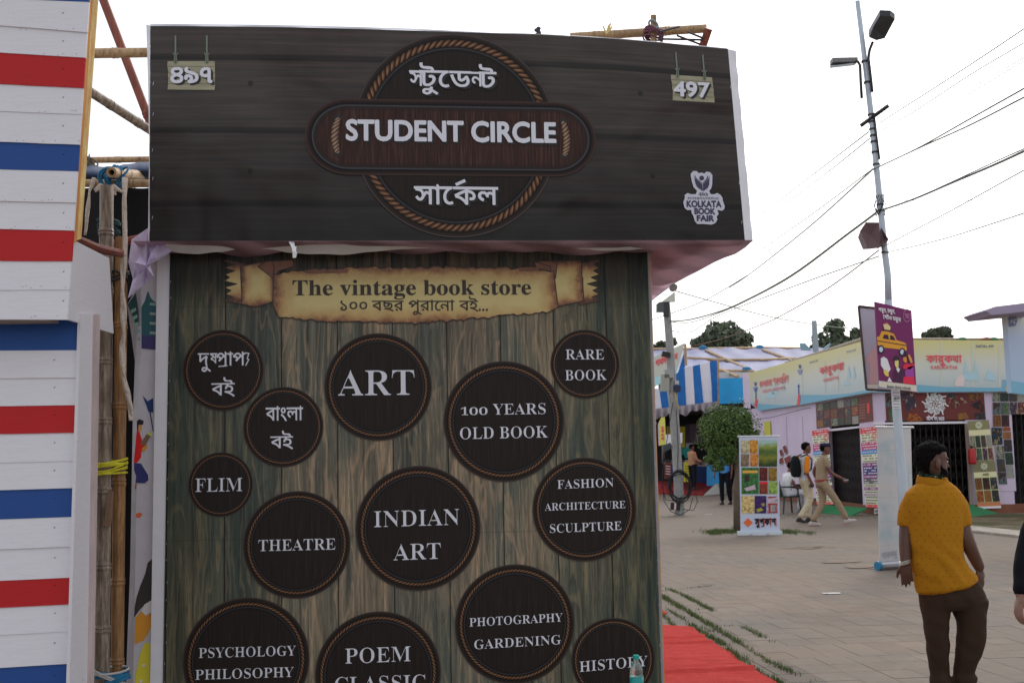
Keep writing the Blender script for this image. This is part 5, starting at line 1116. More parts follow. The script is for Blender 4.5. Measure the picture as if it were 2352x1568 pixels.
def emblem(pl, parent, u, v, R, col, off):
    mb = MB()
    for k in range(8):
        a = k*math.pi/4 + .4; c, s_ = math.cos(a), math.sin(a)
        P = [(u + R*(.34*c - .10*s_), v + R*(.34*s_ + .10*c)), (u + R*(.34*c + .10*s_), v + R*(.34*s_ - .10*c)), (u + R*(1.0*c + .05*s_), v + R*(1.0*s_ - .05*c)), (u + R*(.95*c - .2*s_), v + R*(.95*s_ + .2*c))]
        Q4 = [pl.px(*p, off) for p in P]; mb.poly(Q4)
        a2 = a + .3; m_ = [(u + R*(.7 + .16*math.cos(t))*math.cos(a2 + .15*math.sin(t)), v + R*(.7 + .16*math.cos(t))*math.sin(a2 + .15*math.sin(t))) for t in (0, .9, 1.8, 2.7, 3.6)]
        for i in range(4):
            A_, B_ = pl.px(*m_[i], off), pl.px(*m_[i+1], off); w = (B_-A_).cross(pl.n).normalized()*R*.0006*8; mb.quad(A_-w, B_-w, B_+w, A_+w)
    part('round_emblem', mb, col, parent)
emblem(WF, col2, 2148, 927, 25, pin(206, 200, 210), .02)
ink = MB(); put_text(ink, WF, ['স', ('ট', -.12, 0, 1, 1, 1), 'ল', ' ', 'নং', ' ', '৬৪৪'], 2128, 965, 2169, 965, 8, .03, .02, 14, .6); part('lettering', ink, pin(200, 194, 200), col2)
# price-list standees
def pricelist(label, pl, q4, off, grp=None):
    t = thing('price_list', label, 'standing sign', pl.px(q4[3][0], q4[3][1], off)); f = quadbars(pl, q4, 0, 0)
    bands = [(350, 415, (196, 46, 44)), (415, 510, (200, 198, 170)), (510, 600, (176, 34, 96)), (600, 650, (60, 126, 180)), (650, 745, (196, 196, 170)), (745, 790, (120, 44, 110)), (790, 880, (56, 46, 110)), (880, 925, (120, 44, 110)), (925, 985, (88, 84, 80)), (985, 1020, (196, 196, 170)), (1020, 1055, (120, 44, 110)), (1055, 1095, (196, 196, 170)), (1095, 1120, (120, 44, 110)), (1120, 1215, (196, 196, 170)), (1215, 1250, (200, 80, 70))]
    r = random.Random(8)
    for a, b, c in bands:
        a, b = (a-350)/900, (b-350)/900; dec('colour_band', t, pl, [f(0, a), f(1, a), f(1, b), f(0, b)], pin(*c), off)
        mb = MB(); k = max(1, int((b-a)/.032)); lt = sum(c) < 420
        for i in range(k):
            y = a + (b-a)*(i+.5)/k; x = .06
            while x < .9:
                w = r.uniform(.03, .14)
                if r.random() < .8: mb.quad(*[pl.px(*f(*p), off+.008) for p in ((x, y+.006), (x+w, y+.006), (x+w, y-.007), (x, y-.007))])
                x += w + .03
        part('print_lines', mb, pin(214, 206, 214) if lt else pin(96, 96, 84), t, kind='stuff')
    c = f(.82, .11); mb = MB(); R_ = 6.5
    for k in range(10):
        a = k*.628; mb.quad(*[pl.px(c[0]+R_*s*math.cos(a+d), c[1]+R_*1.1*s*math.sin(a+d), off+.01) for s, d in ((.35, 0), (1, -.15), (1, .2), (.35, .15))])
    part('round_emblem', mb, M_REDINK, t)
pricelist('striped price list board right of the closed gate, beside the white roll up', WL, [(1975.5, 984), (2013.5, 979), (2021, 1166), (1988, 1164)], .12)
pricelist('striped price list board behind the two walking men', WL, [(1865, 989), (1902, 985), (1915, 1158), (1876, 1158)], .12)
tg = sheet('number_tag', 'small white tag reading 644 on the stall corner foot', WL, [z6(1036, 1264), z6(1082, 1258), z6(1082, 1312), z6(1036, 1318)], pin(214, 214, 208), 'number tag', .10)
ink = MB(); put_text(ink, WL, ['644'], *z6(1042, 1302), *z6(1078, 1298), 6, .03, .12, 12, .69); part('lettering', ink, M_BLACK, tg)
# olive standee
st = thing('book_standee', 'olive and cream standee of book covers leaning right of the open gate', 'standing sign', WF.px(2262, 1166, .2)); q4 = [(2222, 967), (2271, 964), (2300, 1166), (2246, 1168)]; f_ = quadbars(WF, q4, 0, 0)
for a, b, c in ((0, .105, (120, 116, 80)), (.105, .165, (196, 192, 150)), (.165, .455, (190, 184, 150)), (.455, .585, (112, 108, 76)), (.585, .64, (198, 194, 150)), (.64, .93, (186, 190, 140)), (.93, .975, (180, 110, 70)), (.975, 1.0, (214, 214, 214))): dec('colour_band', st, WF, [f_(0, a), f_(1, a), f_(1, b), f_(0, b)], pin(*c), .18)
for (r0, r1, n) in ((.17, .305, 4), (.315, .45, 4), (.65, .785, 3), (.795, .925, 3)):
    for i in range(n): cover(st, WF, [f_(i/n+.02, r0), f_((i+1)/n-.02, r0), f_((i+1)/n-.02, r1), f_(i/n+.02, r1)], .19)
emblem(WF, st, *f_(.5, .052), 8, pin(206, 204, 170), .2); emblem(WF, st, *f_(.5, .52), 8, pin(206, 204, 170), .2)
ink = MB(); a, b = f_(.4, .625), f_(.66, .625); put_text(ink, WF, ['৬৪৪'], *a, *b, 5, .03, .2, 12, .6); part('lettering', ink, pin(90, 80, 50), st)
fe = thing('fire_extinguisher', 'red fire extinguisher hanging beside the olive standee', 'fire extinguisher', WF.px(2234, 1066, .35)); c = WF.px(2234, 1066, .35)
mb = MB(); lathe(mb, c, [(.02, 0), (.085, .015), (.088, .05), (.088, .30), (.07, .345), (.03, .365), (.022, .38)], 14); part('cylinder', mb, mat((.45, .01, .012), .35, name='red_enamel'), fe, smooth=True)
mb = MB(); mb.box(c + Vector((0, 0, .40)), (.03, .02, .018)); mb.tube([c + Vector((0, 0, .41)), c + Vector((-.06, 0, .44))], .008, 5); part('valve_handle', mb, M_BLACK, fe)
mb = MB(); mb.tube([c + Vector((.02, -.02, .40)), c + Vector((.11, -.03, .36)), c + Vector((.12, -.03, .2)), c + Vector((.10, -.03, .08))], .009, 6); part('hose', mb, M_BLACK, fe)
# covers pasted on the right pillar
pb = sheet('cover_poster', 'patchwork of small book covers pasted on the wall beside the right hand gate', WF, [z8(292, 642), z8(560, 640), z8(465, 1405), z8(345, 1410)][:0] or [z8(292, 642), z8(420, 642), z8(462, 1330), z8(330, 1330)], M_LAV, off=.01)
for (x0, y0, x1, y1, s) in ((298, 646, 346, 706, 0), (350, 646, 408, 706, 0), (412, 646, 466, 706, 0), (470, 646, 530, 706, 0), (298, 712, 352, 796, 1), (356, 712, 412, 796, 1), (416, 712, 466, 796, 1), (472, 712, 530, 796, 1), (300, 800, 354, 882, 3), (358, 800, 412, 882, 3), (290, 888, 362, 1008, 6), (366, 886, 420, 912, 3), (368, 918, 424, 968, 3), (374, 972, 430, 1056, 6), (318, 1016, 374, 1102, 8), (382, 1062, 436, 1146, 8), (324, 1106, 380, 1196, 10), (390, 1150, 440, 1238, 10), (332, 1198, 390, 1282, 10)):
    cover(pb, WF, [z8(x0, y0), z8(x1, y0), z8(x1+s, y1), z8(x0+s, y1)], .02 + .002*(_ci[0] % 3))
sheet('poster', 'small yellow poster with purple script on the lavender wall behind the round tree', WL, [z7(1292, 225), z7(1362, 218), z7(1368, 368), z7(1302, 368)], pin(176, 172, 60), off=.03)
for q in ([(1450, 520), (1475, 505), (1500, 570), (1470, 600)], [(1482, 478), (1512, 462), (1545, 545), (1512, 568)], [(1495, 605), (1568, 562), (1582, 640), (1520, 685)], [(1452, 605), (1495, 585), (1505, 655), (1452, 675)]):
    t_ = sheet('poster', 'tilted small poster on the lavender wall beside the roll up banner, ' + {520: 'upper left', 478: 'top one', 605: 'lower row'}[q[0][1]] + (' left' if q[0] == (1452, 605) else ''), WL, [z7(x, y) for x, y in q], pin(206, 204, 210), off=.03)
    c = [sum(p[0] for p in q)/4, sum(p[1] for p in q)/4]; cover(t_, WL, [z7(c[0]+(x-c[0])*.82, c[1]+(y-c[1])*.82) for x, y in q], .045, pin(110, 36, 34))
# green ramps
M_GREEN = mat(A(38, 110, 66, .8), .95, ns=20, na=.25, name='green_felt')
for pts, lab, X in (([z6(480, 1305), z6(790, 1335), z6(960, 1255), z6(510, 1222)], 'green felt covered ramp before the closed gate', None), ([z5(900, 1100), z5(985, 1088), z5(1290, 1050), z5(955, 955), z5(880, 955)], 'green felt covered ramp behind the man in the yellow shirt', 1)):
    mb = MB()
    if X is None: P = [onZ(*pts[0], .01), onZ(*pts[1], .01), onZ(*pts[2], .2), onZ(*pts[3], .2)]
    else: P = [onZ(2205, 1190, .01), onZ(*pts[1], .01), onZ(*pts[2], .02), WF.px(2228, 1157, .07), WF.px(2190, 1157, .07)]
    mb.slab(P, (0, 0, 1), .04); solo('ramp', mb, M_GREEN, lab, 'ramp', P[0])
# ---------------------------------------------------------------- stall 567 at the right edge
S5 = Plane((atY(2312, 719, 20).x, 20, 0), 30)
s5 = thing('corner_stall', 'tall pale blue and yellow stall corner reading 567 under a grey cloth roof', 'market stall', (S5.px(2312, 900).x, S5.px(2312, 900).y, 2.5))
mb = MB(); q = [S5.px(*p) for p in ((2325, 902), (2560, 935), (2560, 640), (2311, 716))]; mb.slab(q, S5.n, .1)
def m_567():
    n = NT('printed_fascia', .45, .3); x, y, z = n.sep(n.tc('Generated')); return n.out(n.ramp(z, [(.0, A(150, 176, 196, .75)), (.5, A(160, 172, 192, .75)), (.72, A(190, 190, 160, .75)), (1, A(200, 190, 130, .75))]))
part('banner_face', mb, m_567(), s5); mb = MB(); mb.slab([S5.px(*p, .006) for p in ((2325, 902), (2560, 935), (2560, 910), (2323, 874))], S5.n, .004); part('wave_band', mb, M_SKY, s5)
ink = MB(); put_text(ink, S5, ['৫৬৭'], 2316, 737, 2336, 735, 9, .02, .012, 18, .6); put_text(ink, S5, ['567'], 2317, 750, 2337, 747, 11, .02, .012, 18, .69); part('lettering', ink, M_BLUEINK, s5)
fl = [z2(1860, 262), z2(1985, 210), z2(2352, 165), z2(2600, 140), z2(2600, 280), z2(2352, 275), z2(2120, 300), z2(1935, 318), z2(1905, 290)]
mb = MB(); P = [atY(u, v, 19.4) for u, v in fl]; mb.slab(P[::-1], (0, -1, 0), 1.0); part('cloth_roof', mb, mat(A(140, 130, 150, .7), .8, bs=5, ba=.8, name='grey_cloth'), s5)
mb = MB(); P0, P1 = S5.px(2316, 895), S5.px(2540, 925)
for p in (P0 + S5.ex*.25, P1): mb.tube([Vector((p.x, p.y+.3, 0)), Vector((p.x, p.y+.3, 3.6))], .04, 6)
# ================================================================ the stalls far left of the square
FL = Plane((0, 43, 0), 0)
ls = thing('open_book_stall', 'open fronted stall with blue and white striped awning behind the cable pole', 'market stall', (FL.px(1590, 1100).x, 43, 0))
def at43(x, y, Y=43): return atY(*z1(x, y), Y)
M_TARPW = mat(A(112, 118, 166, 1.25), .6, ns=.8, na=.16, bs=1.2, ba=.8, name='pale_blue_tarpaulin'); M_STB = mat(A(30, 100, 168, .8), .8, ns=3, na=.15, name='blue_stripe'); M_STW = mat(A(206, 204, 216, .8), .8, ns=3, na=.06, name='white_stripe'); M_CYAN = mat(A(32, 140, 192, .8), .7, ns=2, na=.12, name='cyan_cloth')
roof = thing('tarpaulin_roof', 'pale blue tarpaulin roof tied down with bamboos across the far stalls', 'roof', at43(1200, 1100, 43))
def rf(a, b):
    x = 100 + 2300*a; T = atY(*z1(x, 846), 53); Bq = atY(*z1(x, 1120), 44); p = T.lerp(Bq, b); p.z += .12*noise.noise((a*14, b*5, 1)) + (.1 if b in (0, 1) else 0); return p
mb = MB(); mb.grid(rf, 40, 12); part('tarpaulin', mb, M_TARPW, roof, smooth=True)
mb = MB(); mb.slab([at43(860, 1085, 43.8), at43(1240, 1085, 43.8), at43(1240, 1160, 43.8), at43(860, 1160, 43.8)], (0, -1, 0), .05); part('white_hem', mb, mat((.6, .6, .58), .8, name='white_cloth'), roof)
def onroof(x, y, up=.1): b = (y-846)/(1120-846); Y = 53 - 9*b; return atY(*z1(x, y), Y - .6)
for i, pts in enumerate((((120, 832), (700, 828), (1340, 816), (1810, 822)), ((530, 930), (900, 952), (1350, 950), (1770, 935)), ((880, 1072), (1280, 1078)), ((740, 842), (1240, 1066)), ((1370, 836), (1710, 958)), ((880, 1046), (1095, 1140)))):
    mb = MB(); mb.tube([onroof(x, y) for x, y in pts], .07, 6); part('bamboo_batten', mb, BO, roof)
for i, (x, y) in enumerate(((700, 826), (1335, 822), (1190, 1072))): mb = MB(); mb.ball(onroof(x, y) + Vector((0, -.1, 0)), (.22, .12, .16), n=8, k=5); part('blue_tie', mb, MB_BLUE, roof)
# striped awning cloths, each stripe a strip of its own
def strips(parent, xs_t, xs_b, yt, yb, cols, Y=42.6, name='stripe'):
    for i in range(len(xs_t)-1):
        mb = MB(); a, b, c, d = [at43(*p, Y) for p in ((xs_t[i], yt(xs_t[i])), (xs_t[i+1], yt(xs_t[i+1])), (xs_b[i+1], yb(xs_b[i+1])), (xs_b[i], yb(xs_b[i])))]
        mb.grid(lambda s, t: (a.lerp(b, s)).lerp(d.lerp(c, s), t) + Vector((0, .05*math.sin(s*3+i)*t, 0)), 3, 4); part(name, mb, M_STB if cols[i] else M_STW, parent, smooth=True)
aw = thing('striped_awning', 'blue and white striped cloth hanging under the pale blue roof', 'awning', at43(640, 1480))
strips(aw, [400, 500, 590, 670, 780, 872], [410, 520, 615, 710, 810, 882], lambda x: 1040 - (x-500)*.24 if x > 450 else 1100, lambda x: 1490 - (x-500)*.2, [1, 0, 1, 0, 1])
mb = MB(); P = [at43(*p, 42.8) for p in ((420, 1110), (505, 1030), (505, 830))]; mb.poly(P); part('side_cloth', mb, M_STB, aw)
strips(aw, [150, 215, 300, 345], [160, 245, 325, 350], lambda x: 1270, lambda x: 1505, [0, 1, 0])
mb = MB(); mb.grid(lambda a, b: at43(150 + 735*a, 1500 - 90*a + (90 + 22*math.sin(a*17) + 14*math.sin(a*41))*b, 42.4 - .15*math.sin(a*60)*b), 60, 4); part('ragged_valance', mb, mat(A(140, 132, 138, .8), .85, bs=4, ba=.6, name='grey_cloth'), aw, smooth=True)
cy = thing('cyan_banner', 'plain bright blue cloth panel left of the yellow fascia', 'banner', at43(1020, 1440)); mb = MB(); mb.grid(lambda a, b: at43(880 + 272*a + 10*b, 1157 - 10*a + 285*b, 42.2 + .04*math.sin(a*8)), 8, 6); part('cloth', mb, M_CYAN, cy, smooth=True)
mb = MB(); mb.tube([at43(515, 1010, 42.5), at43(505, 770, 42.5)], .05, 6); mb2 = mb; part('post', mb, BO, aw); mb = MB(); mb.tube([at43(882, 1440, 42.3), at43(874, 940, 42.3)], .04, 6); part('post', mb, BO, aw)
tb = thing('tilted_fascia', 'pale fascia banner with red writing slanting behind the cable pole', 'banner', at43(280, 1270, 41)); TP = Plane((0, 41, 0), 0)
part('banner_face', decal(TP, [z1(90, 945), z1(500, 760), z1(405, 1110), z1(100, 1290)], 0), pin(196, 198, 182, .9), tb); mb = MB(); ink = MB(); put_text(ink, TP, ['পাবিলকা', ' ', 'শন'], *z1(175, 1020), *z1(425, 935), 12, .04, .02, 16, .6); part('lettering', ink, M_REDINK, tb)
dec('wave_band', tb, TP, [z1(100, 1180), z1(415, 1040), z1(405, 1110), z1(100, 1290)], pin(150, 196, 200), .01)
# interior
mb = MB(); b0, b1 = FL.px(1440, 1000), FL.px(1760, 1000); mb.quad(Vector((b0.x, 48, 0)), Vector((b1.x+3, 48, 0)), Vector((b1.x+3, 48, 4)), Vector((b0.x, 48, 4))); mb.quad(Vector((b0.x, 43, 3.0)), Vector((b1.x+.4, 43, 3.0)), Vector((b1.x+.4, 48, 3.0)), Vector((b0.x, 48, 3.0))); mb.quad(Vector((b1.x, 43.2, 0)), Vector((b1.x, 48, 0)), Vector((b1.x, 48, 3.0)), Vector((b1.x, 43.2, 3.0))); part('back_wall', mb, mat((.03, .026, .028), .9, name='interior_gloom'), ls)  # near-black colour paints the gloom inside the stall
def card(parent, name, x0, y0, x1, y1, col, Y, sk=0):
    mb = MB(); P = [atY(*z9(*p), Y) for p in ((x0, y1), (x1, y1+sk), (x1, y0+sk), (x0, y0))]; mb.slab(P, (0, -1, 0), .03); return part(name, mb, col, parent)
for (x0, y0, x1, y1, c, Y) in ((195, 822, 380, 1034, (150, 140, 24), 46), (428, 796, 545, 1000, (96, 76, 92), 47), (380, 800, 428, 990, (60, 58, 60), 46.5), (315, 1036, 430, 1140, (40, 150, 140), 46.4), (388, 990, 462, 1050, (180, 180, 190), 46.6), (700, 780, 790, 900, (120, 130, 40), 46)): card(ls, 'hanging_cloth', x0, y0, x1, y1, pin(*c, .6), Y)
vb = thing('vertical_banner', 'pointed yellow vertical banner with red lettering left of the cable pole', 'banner', atY(*z9(152, 1015), 42)); VP = Plane((0, 42, 0), 0)
part('banner_face', decal(VP, [z9(118, 770), z9(140, 728), z9(175, 728), z9(190, 1000), z9(122, 1016)], 0), pin(196, 190, 90), vb); part('banner_edge', decal(VP, [z9(104, 800), z9(118, 770), z9(122, 1016), z9(110, 1014)], 0), pin(170, 160, 170), vb)
ink = MB(); 
for k, t in enumerate(('বু', 'ক', 'ক্', 'হ')): a = z9(136, 848 + k*36); b = z9(172, 846 + k*36); put_text(ink, VP, [t], *a, *b, 5, .04, .02, 10, .6)
part('lettering', ink, M_REDINK, vb)
sd = thing('sale_notice', 'tilted white board fixed behind the cable pole', 'notice board', atY(*z9(270, 1010), 41)); card(sd, 'board', 185, 905, 352, 1010, pin(206, 208, 204), 41, -22)
tabs = (('book_table', 'far table draped in dark blue cloth with posters on its front', [(250, 1190, 365, 1345, (24, 60, 120)), (500, 1215, 610, 1390, (20, 44, 90))], 43.6), ('book_table', 'far table draped in light blue cloth beside the round tree', [(600, 1212, 800, 1420, (44, 130, 180))], 42.6))
for nm, lab, cs, Y in tabs:
    t = thing(nm, lab, 'table', atY(*z9((cs[0][0]+cs[-1][2])/2, cs[0][3]), Y))
    for (x0, y0, x1, y1, c) in cs: card(t, 'cloth_front', x0, y0, x1, y1, pin(*c), Y)
    a, b = atY(*z9(cs[0][0]-60, cs[0][1]), Y), atY(*z9(cs[-1][2], cs[0][1]), Y); mb = MB(); mb.slab([a, b, b + Vector((0, .8, 0)), a + Vector((0, .8, 0))], (0, 0, 1), .04); part('tabletop', mb, pin(120, 100, 90), t)
    for i in range(9):
        p = a.lerp(b, (i+.5)/9) + Vector((0, .15, .06)); mb = MB(); mb.box(p, (.10, .09, .05)); part('book_pile', mb, COV[i], t)
ps = thing('poster', 'maroon poster with white script on the front of the far blue table', 'poster', atY(*z9(208, 1350), 43.2)); card(ps, 'printed_sheet', 170, 1192, 246, 1350, M_MAROON, 43.2)
mb = MB()
for k in range(4): mb.quad(*[atY(*z9(*p), 43.15) for p in ((184, 1225+k*26), (232, 1230+k*26), (232, 1222+k*26), (184, 1216+k*26))])
part('script_lines', mb, pin(196, 180, 180), ps, kind='stuff')
ps = thing('poster', 'yellow poster hanging on the far table beside the man in the tan shirt', 'poster', atY(*z9(408, 1380), 43.1)); card(ps, 'printed_sheet', 366, 1180, 450, 1380, pin(176, 172, 40), 43.1, 8)
mb = MB()
for k in range(5): mb.quad(*[atY(*z9(*p), 43.05) for p in ((380, 1225+k*26), (438, 1230+k*26), (438, 1224+k*26), (380, 1218+k*26))])
part('print_lines', mb, pin(110, 100, 40), ps, kind='stuff')
mb = MB(); P = [onZ(*z9(60, 1500), .0), onZ(*z9(560, 1520), .0), onZ(*z9(620, 1415), .22), onZ(*z9(60, 1372), .22)]; P[2] = atY(*z9(700, 1400), 46); P[3] = atY(*z9(60, 1372), 46); P[1].z = P[0].z = .05; mb.slab(P, (0, 0, 1), .05); solo('red_stall_carpet', mb, mat(A(140, 26, 30, .8), .95, ns=2, na=.3, name='red_felt'), 'dull red carpet across the front of the far open stall', 'carpet', P[0])
mb = MB(); P = [onZ(*z9(562, 1520), .02), onZ(*z9(800, 1500), .02), atY(*z9(800, 1396), 42.5), atY(*z9(690, 1400), 42.5)]; mb.slab(P, (0, -1, .2), .03); solo('white_ground_cloth', mb, pin(180, 184, 172), 'greyish white cloth spread before the light blue table', 'cloth', P[0])
mb = MB(); mb.tube([onZ(*z9(150, 1376), .0), atY(*z9(158, 1030), 40)], .045, 6); solo('thin_post', mb, mat(A(150, 150, 150, .8), .6, name='grey_post'), 'thin pale post standing left of the cable pole', 'post', onZ(*z9(150, 1376)))
# bamboo along the corner stall's top edge, green rag on the right end
mb = MB(); mb.tube([WL.px(*z1(1640, 985), -.1), WL.px(*z1(2000, 875), -.1), WL.px(1960, 786, -.1), WL.px(2003, 771, -.1)], .055, 7); solo('bamboo_pole', mb, BG, 'long bamboo running along the top of the slanting yellow fascia', 'bamboo pole', WL.px(*z1(1640, 985), -.1))
mb = MB(); mb.tube([WF.px(2096, 779, -.1), WF.px(2200, 779, -.1), WF.px(2318, 779, -.1)], .035, 6); solo('bamboo_pole', mb, BG, 'thin bamboo along the top of the yellow fascia facing the viewer', 'bamboo pole', WF.px(2096, 779, -.1))
for u, c in ((2210, (40, 90, 60)), (2266, (110, 60, 50)), (2282, (50, 96, 70))): mb = MB(); mb.ball(WF.px(u, 779, 0), (.12, .08, .05), n=8, k=5); solo('rag_tie', mb, pin(*c), {2210: 'green rag tied left on the top of the facing fascia', 2266: 'brown rag tied on the top of the facing fascia', 2282: 'green rag tied right of the brown one on the facing fascia'}[u], 'rag', WF.px(u, 779, 0))
# steel duct posts seen over the roof
mb = MB(); mb.tube([atY(*z1(1970, 860), 46), atY(*z1(1950, 512), 46)], [.12, .1], 8); solo('steel_post', mb, pin(130, 140, 140), 'grey steel post standing alone above the far roof', 'post', atY(*z1(1970, 860), 46))
mb = MB(); mb.slab([atY(*z1(*p), 47) for p in ((1800, 760), (1850, 762), (1920, 840), (1810, 835))][::-1], (0, -1, 0), .2); mb.slab([atY(*z1(*p), 47) for p in ((2050, 830), (2120, 770), (2140, 760), (2110, 835))][::-1], (0, -1, 0), .2); solo('folded_tarpaulin', mb, pin(120, 146, 150), 'grey green folded sheets sticking up at the steel post', 'tarpaulin', atY(*z1(1850, 840), 47), kind='stuff')
# ---------------------------------------------------------------- trees
def m_leaf(c1, c2, nm='leaves'):
    n = NT(nm, .55, .35); geo = n.t.nodes.new('ShaderNodeNewGeometry'); r = n.ramp(n.white(geo.outputs['Random Per Island'])['Value'], [(0, c1), (1, c2)]); return n.out(r)
ML1 = m_leaf((.038, .080, .016), (.13, .205, .045)); ML2 = m_leaf((.06, .08, .055), (.14, .17, .10), 'hazed_far_leaves')  # second leaf colour is paled to paint the haze of distance
def leaf(mb, c, s, r, out):
    d = (out + Vector((r.gauss(0, .7), r.gauss(0, .7), r.gauss(-.25, .5)))).normalized(); x = d.orthogonal().normalized(); x = (Matrix.Rotation(r.uniform(0, 6.28), 3, d) @ x); y = d.cross(x)
    a = x*s; b = y*s*.42; mb.raw([c - a, c + b*1.0 - a*.1, c + a, c - b - a*.1], [(0, 1, 2, 3)])
def crown(mb, c, R, n, s, r, lumps=24, fill_=.35):
    L = []
    for k in range(lumps):
        d = Vector((r.gauss(0, 1), r.gauss(0, 1), r.gauss(0, .9))).normalized(); q = r.uniform(.55, .95); L.append((Vector((d.x*R[0]*q, d.y*R[1]*q, d.z*R[2]*q)), r.uniform(.16, .44)))
    for k in range(n):
        p, w = r.choice(L); d = Vector((r.gauss(0, 1), r.gauss(0, 1), r.gauss(0, 1))).normalized(); rr_ = r.uniform(.55, 1)**.5
        q = c + p + Vector((d.x*R[0]*w*rr_, d.y*R[1]*w*rr_, d.z*R[2]*w*rr_)); leaf(mb, q, s*r.uniform(.6, 1.3), r, d + Vector((0, 0, .3)))
r = random.Random(31)
ft = onZ(1696, 1219); tr = thing('ficus_tree', 'small round topped tree with twisted trunk behind the roll up book banner', 'tree', ft)
cc = atY(1676, 1000, ft.y)
mb = MB(); crown(mb, cc + Vector((-.02, 0, .06)), (.60, .55, .60), 10500, .030, r, 60); crown(mb, atY(1650, 1055, ft.y), (.32, .3, .22), 1500, .033, r, 10); crown(mb, cc, (.42, .4, .42), 1800, .04, r, 12); crown(mb, atY(1722, 985, ft.y), (.2, .28, .35), 900, .033, r, 8); part('crown', mb, ML1, tr)
mb = MB(); mb.ball(cc, (.34, .3, .34), n=10, k=7); part('inner_shade', mb, mat((.012, .02, .006), .9, name='crown_shade'), tr)  # dark ball stands in for the shade inside the crown
MTK = mat((.16, .12, .085), .9, ns=8, na=.45, stretch=(1, 1, .25), name='bark')
mb = MB(); A0 = Vector((ft.x, ft.y, -.02)); mb.tube([A0, atY(1692, 1160, ft.y), atY(1690, 1120, ft.y - .05), atY(1698, 1075, ft.y), atY(1684, 1030, ft.y)], [.10, .065, .07, .06, .05], 9)
mb.tube([A0 + Vector((.05, .04, 0)), atY(1700, 1165, ft.y), atY(1697, 1115, ft.y + .05), atY(1693, 1070, ft.y), atY(1700, 1020, ft.y)], [.07, .05, .05, .06, .04], 9); part('trunk', mb, MTK, tr, smooth=True)
for k, (a, b) in enumerate((((1695, 1062), (1650, 1045)), ((1693, 1050), (1664, 1010)), ((1696, 1055), (1720, 1000)))): mb = MB(); mb.tube([atY(*a, ft.y), atY((a[0]+b[0])/2, (a[1]+b[1])/2 + 5, ft.y), atY(*b, ft.y)], [.035, .025, .015], 6); part('branch', mb, MTK, tr)
def fartree(u, v, ru, rv, Y, n, s, seed, label, lumps=16, base=1040):
    r = random.Random(seed); c = atY(u, v, Y); k = Y/FOC; g = Vector((c.x, Y, 0)); t = thing('far_tree', label, 'tree', g, 0, 'trees beyond the fair roofs')
    mb = MB(); crown(mb, c, (ru*k, ru*k*.8, rv*k), n, s, r, lumps); part('crown', mb, ML2, t)
    mb = MB(); mb.tube([g, Vector((c.x + .3, Y, c.z*.5)), c + Vector((0, 0, -rv*k*.2))], [.45, .35, .2], 8)
    for q in range(4): a = q*1.57 + seed; mb.tube([Vector((c.x+.2, Y, c.z*.72)), c + Vector((math.cos(a)*ru*k*.5, math.sin(a)*ru*k*.4, rv*k*.1*q))], [.2, .06], 6)
    part('trunk', mb, MTK, t)
fartree(1655, 788, 66, 40, 90, 6000, .27, 1, 'broad dark tree crown rising behind the striped awning', 44); fartree(1512, 790, 34, 24, 90, 1800, .26, 2, 'dark tree crown left of the cable pole top', 12)
fartree(1928, 780, 52, 46, 80, 5200, .22, 3, 'loose dark tree crown left of the taxi sign', 34); fartree(2155, 770, 30, 21, 85, 1900, .20, 5, 'small tree crown above the facing yellow fascia', 16); fartree(1880, 803, 26, 16, 90, 700, .22, 8, 'low dark tree crown at the foot of the steel post', 8); fartree(1745, 812, 60, 12, 95, 1300, .26, 9, 'low strip of tree crown over the pale blue roof ridge', 12)
# ---------------------------------------------------------------- lamp pole with signs
M_GALV = mat(A(176, 186, 194, .85), .45, ns=6, na=.12, stretch=(1, 1, .3), metal=.2, name='painted_steel'); M_DARKM = mat((.05, .045, .045), .5, metal=.4, name='dark_steel')
YP = 15.3; pb_ = onZ(2083, 1311)
lp = thing('lamp_post', 'tall pale steel lamp post behind the man in the yellow shirt', 'lamp post', (pb_.x, pb_.y, 0)); YP = pb_.y
pp = [(2083, 1311), (2073.5, 1123), (2061, 958), (2050, 800), (2040, 690)]
mb = MB(); mb.tube([Vector((pb_.x, YP, -.02))] + [atY(u, v, YP) for u, v in pp[1:]], [.064, .062, .058, .054, .052], 14); part('lower_pole', mb, M_GALV, lp, smooth=True)
up_ = [(2041, 700), (2039, 632), (2033, 584), (2019, 443), (2003, 282), (1986.5, 141), (1969.5, 3)]
mb = MB(); mb.tube([atY(u, v, YP) for u, v in up_], [.046, .045, .043, .041, .039, .036, .033], 12); part('upper_pole', mb, M_GALV, lp, smooth=True)
def polepos(v):
    for i in range(len(up_)-1):
        a, b = up_[i], up_[i+1]
        if b[1] <= v <= a[1]: return a[0] + (b[0]-a[0])*(v-a[1])/(b[1]-a[1])
for v in (142, 190, 264, 280, 297, 312, 326, 350, 378, 470, 484, 546, 580): mb = MB(); c = atY(polepos(v), v, YP); mb.tube([c - Vector((0, 0, .012)), c + Vector((0, 0, .012))], .05, 12); part('clamp_band', mb, M_DARKM, lp)
def zq(x, y): return zp(x, y)
for pts, R_ in (([(637, 560), (632, 480), (627, 372), (615, 352), (600, 350)], .020), ([(697, 525), (688, 440), (675, 332), (682, 285), (700, 240)], .020), ([(738, 908), (722, 780), (706, 645)], .014)): mb = MB(); mb.tube([atY(*zq(x, y), YP - .06) for x, y in pts], R_, 7); part('bracket_arm', mb, M_DARKM, lp, smooth=True)
mb = MB(); a, b = atY(*zq(630, 718), YP + .05), atY(*zq(790, 602), YP - .15); mb.tube([a, b], .028, 4); part('cross_arm', mb, M_DARKM, lp)
l1 = thing('street_light', 'dark flat street light head pointing right at the top of the lamp post', 'street light', atY(*zq(705, 230), YP - .06)); 
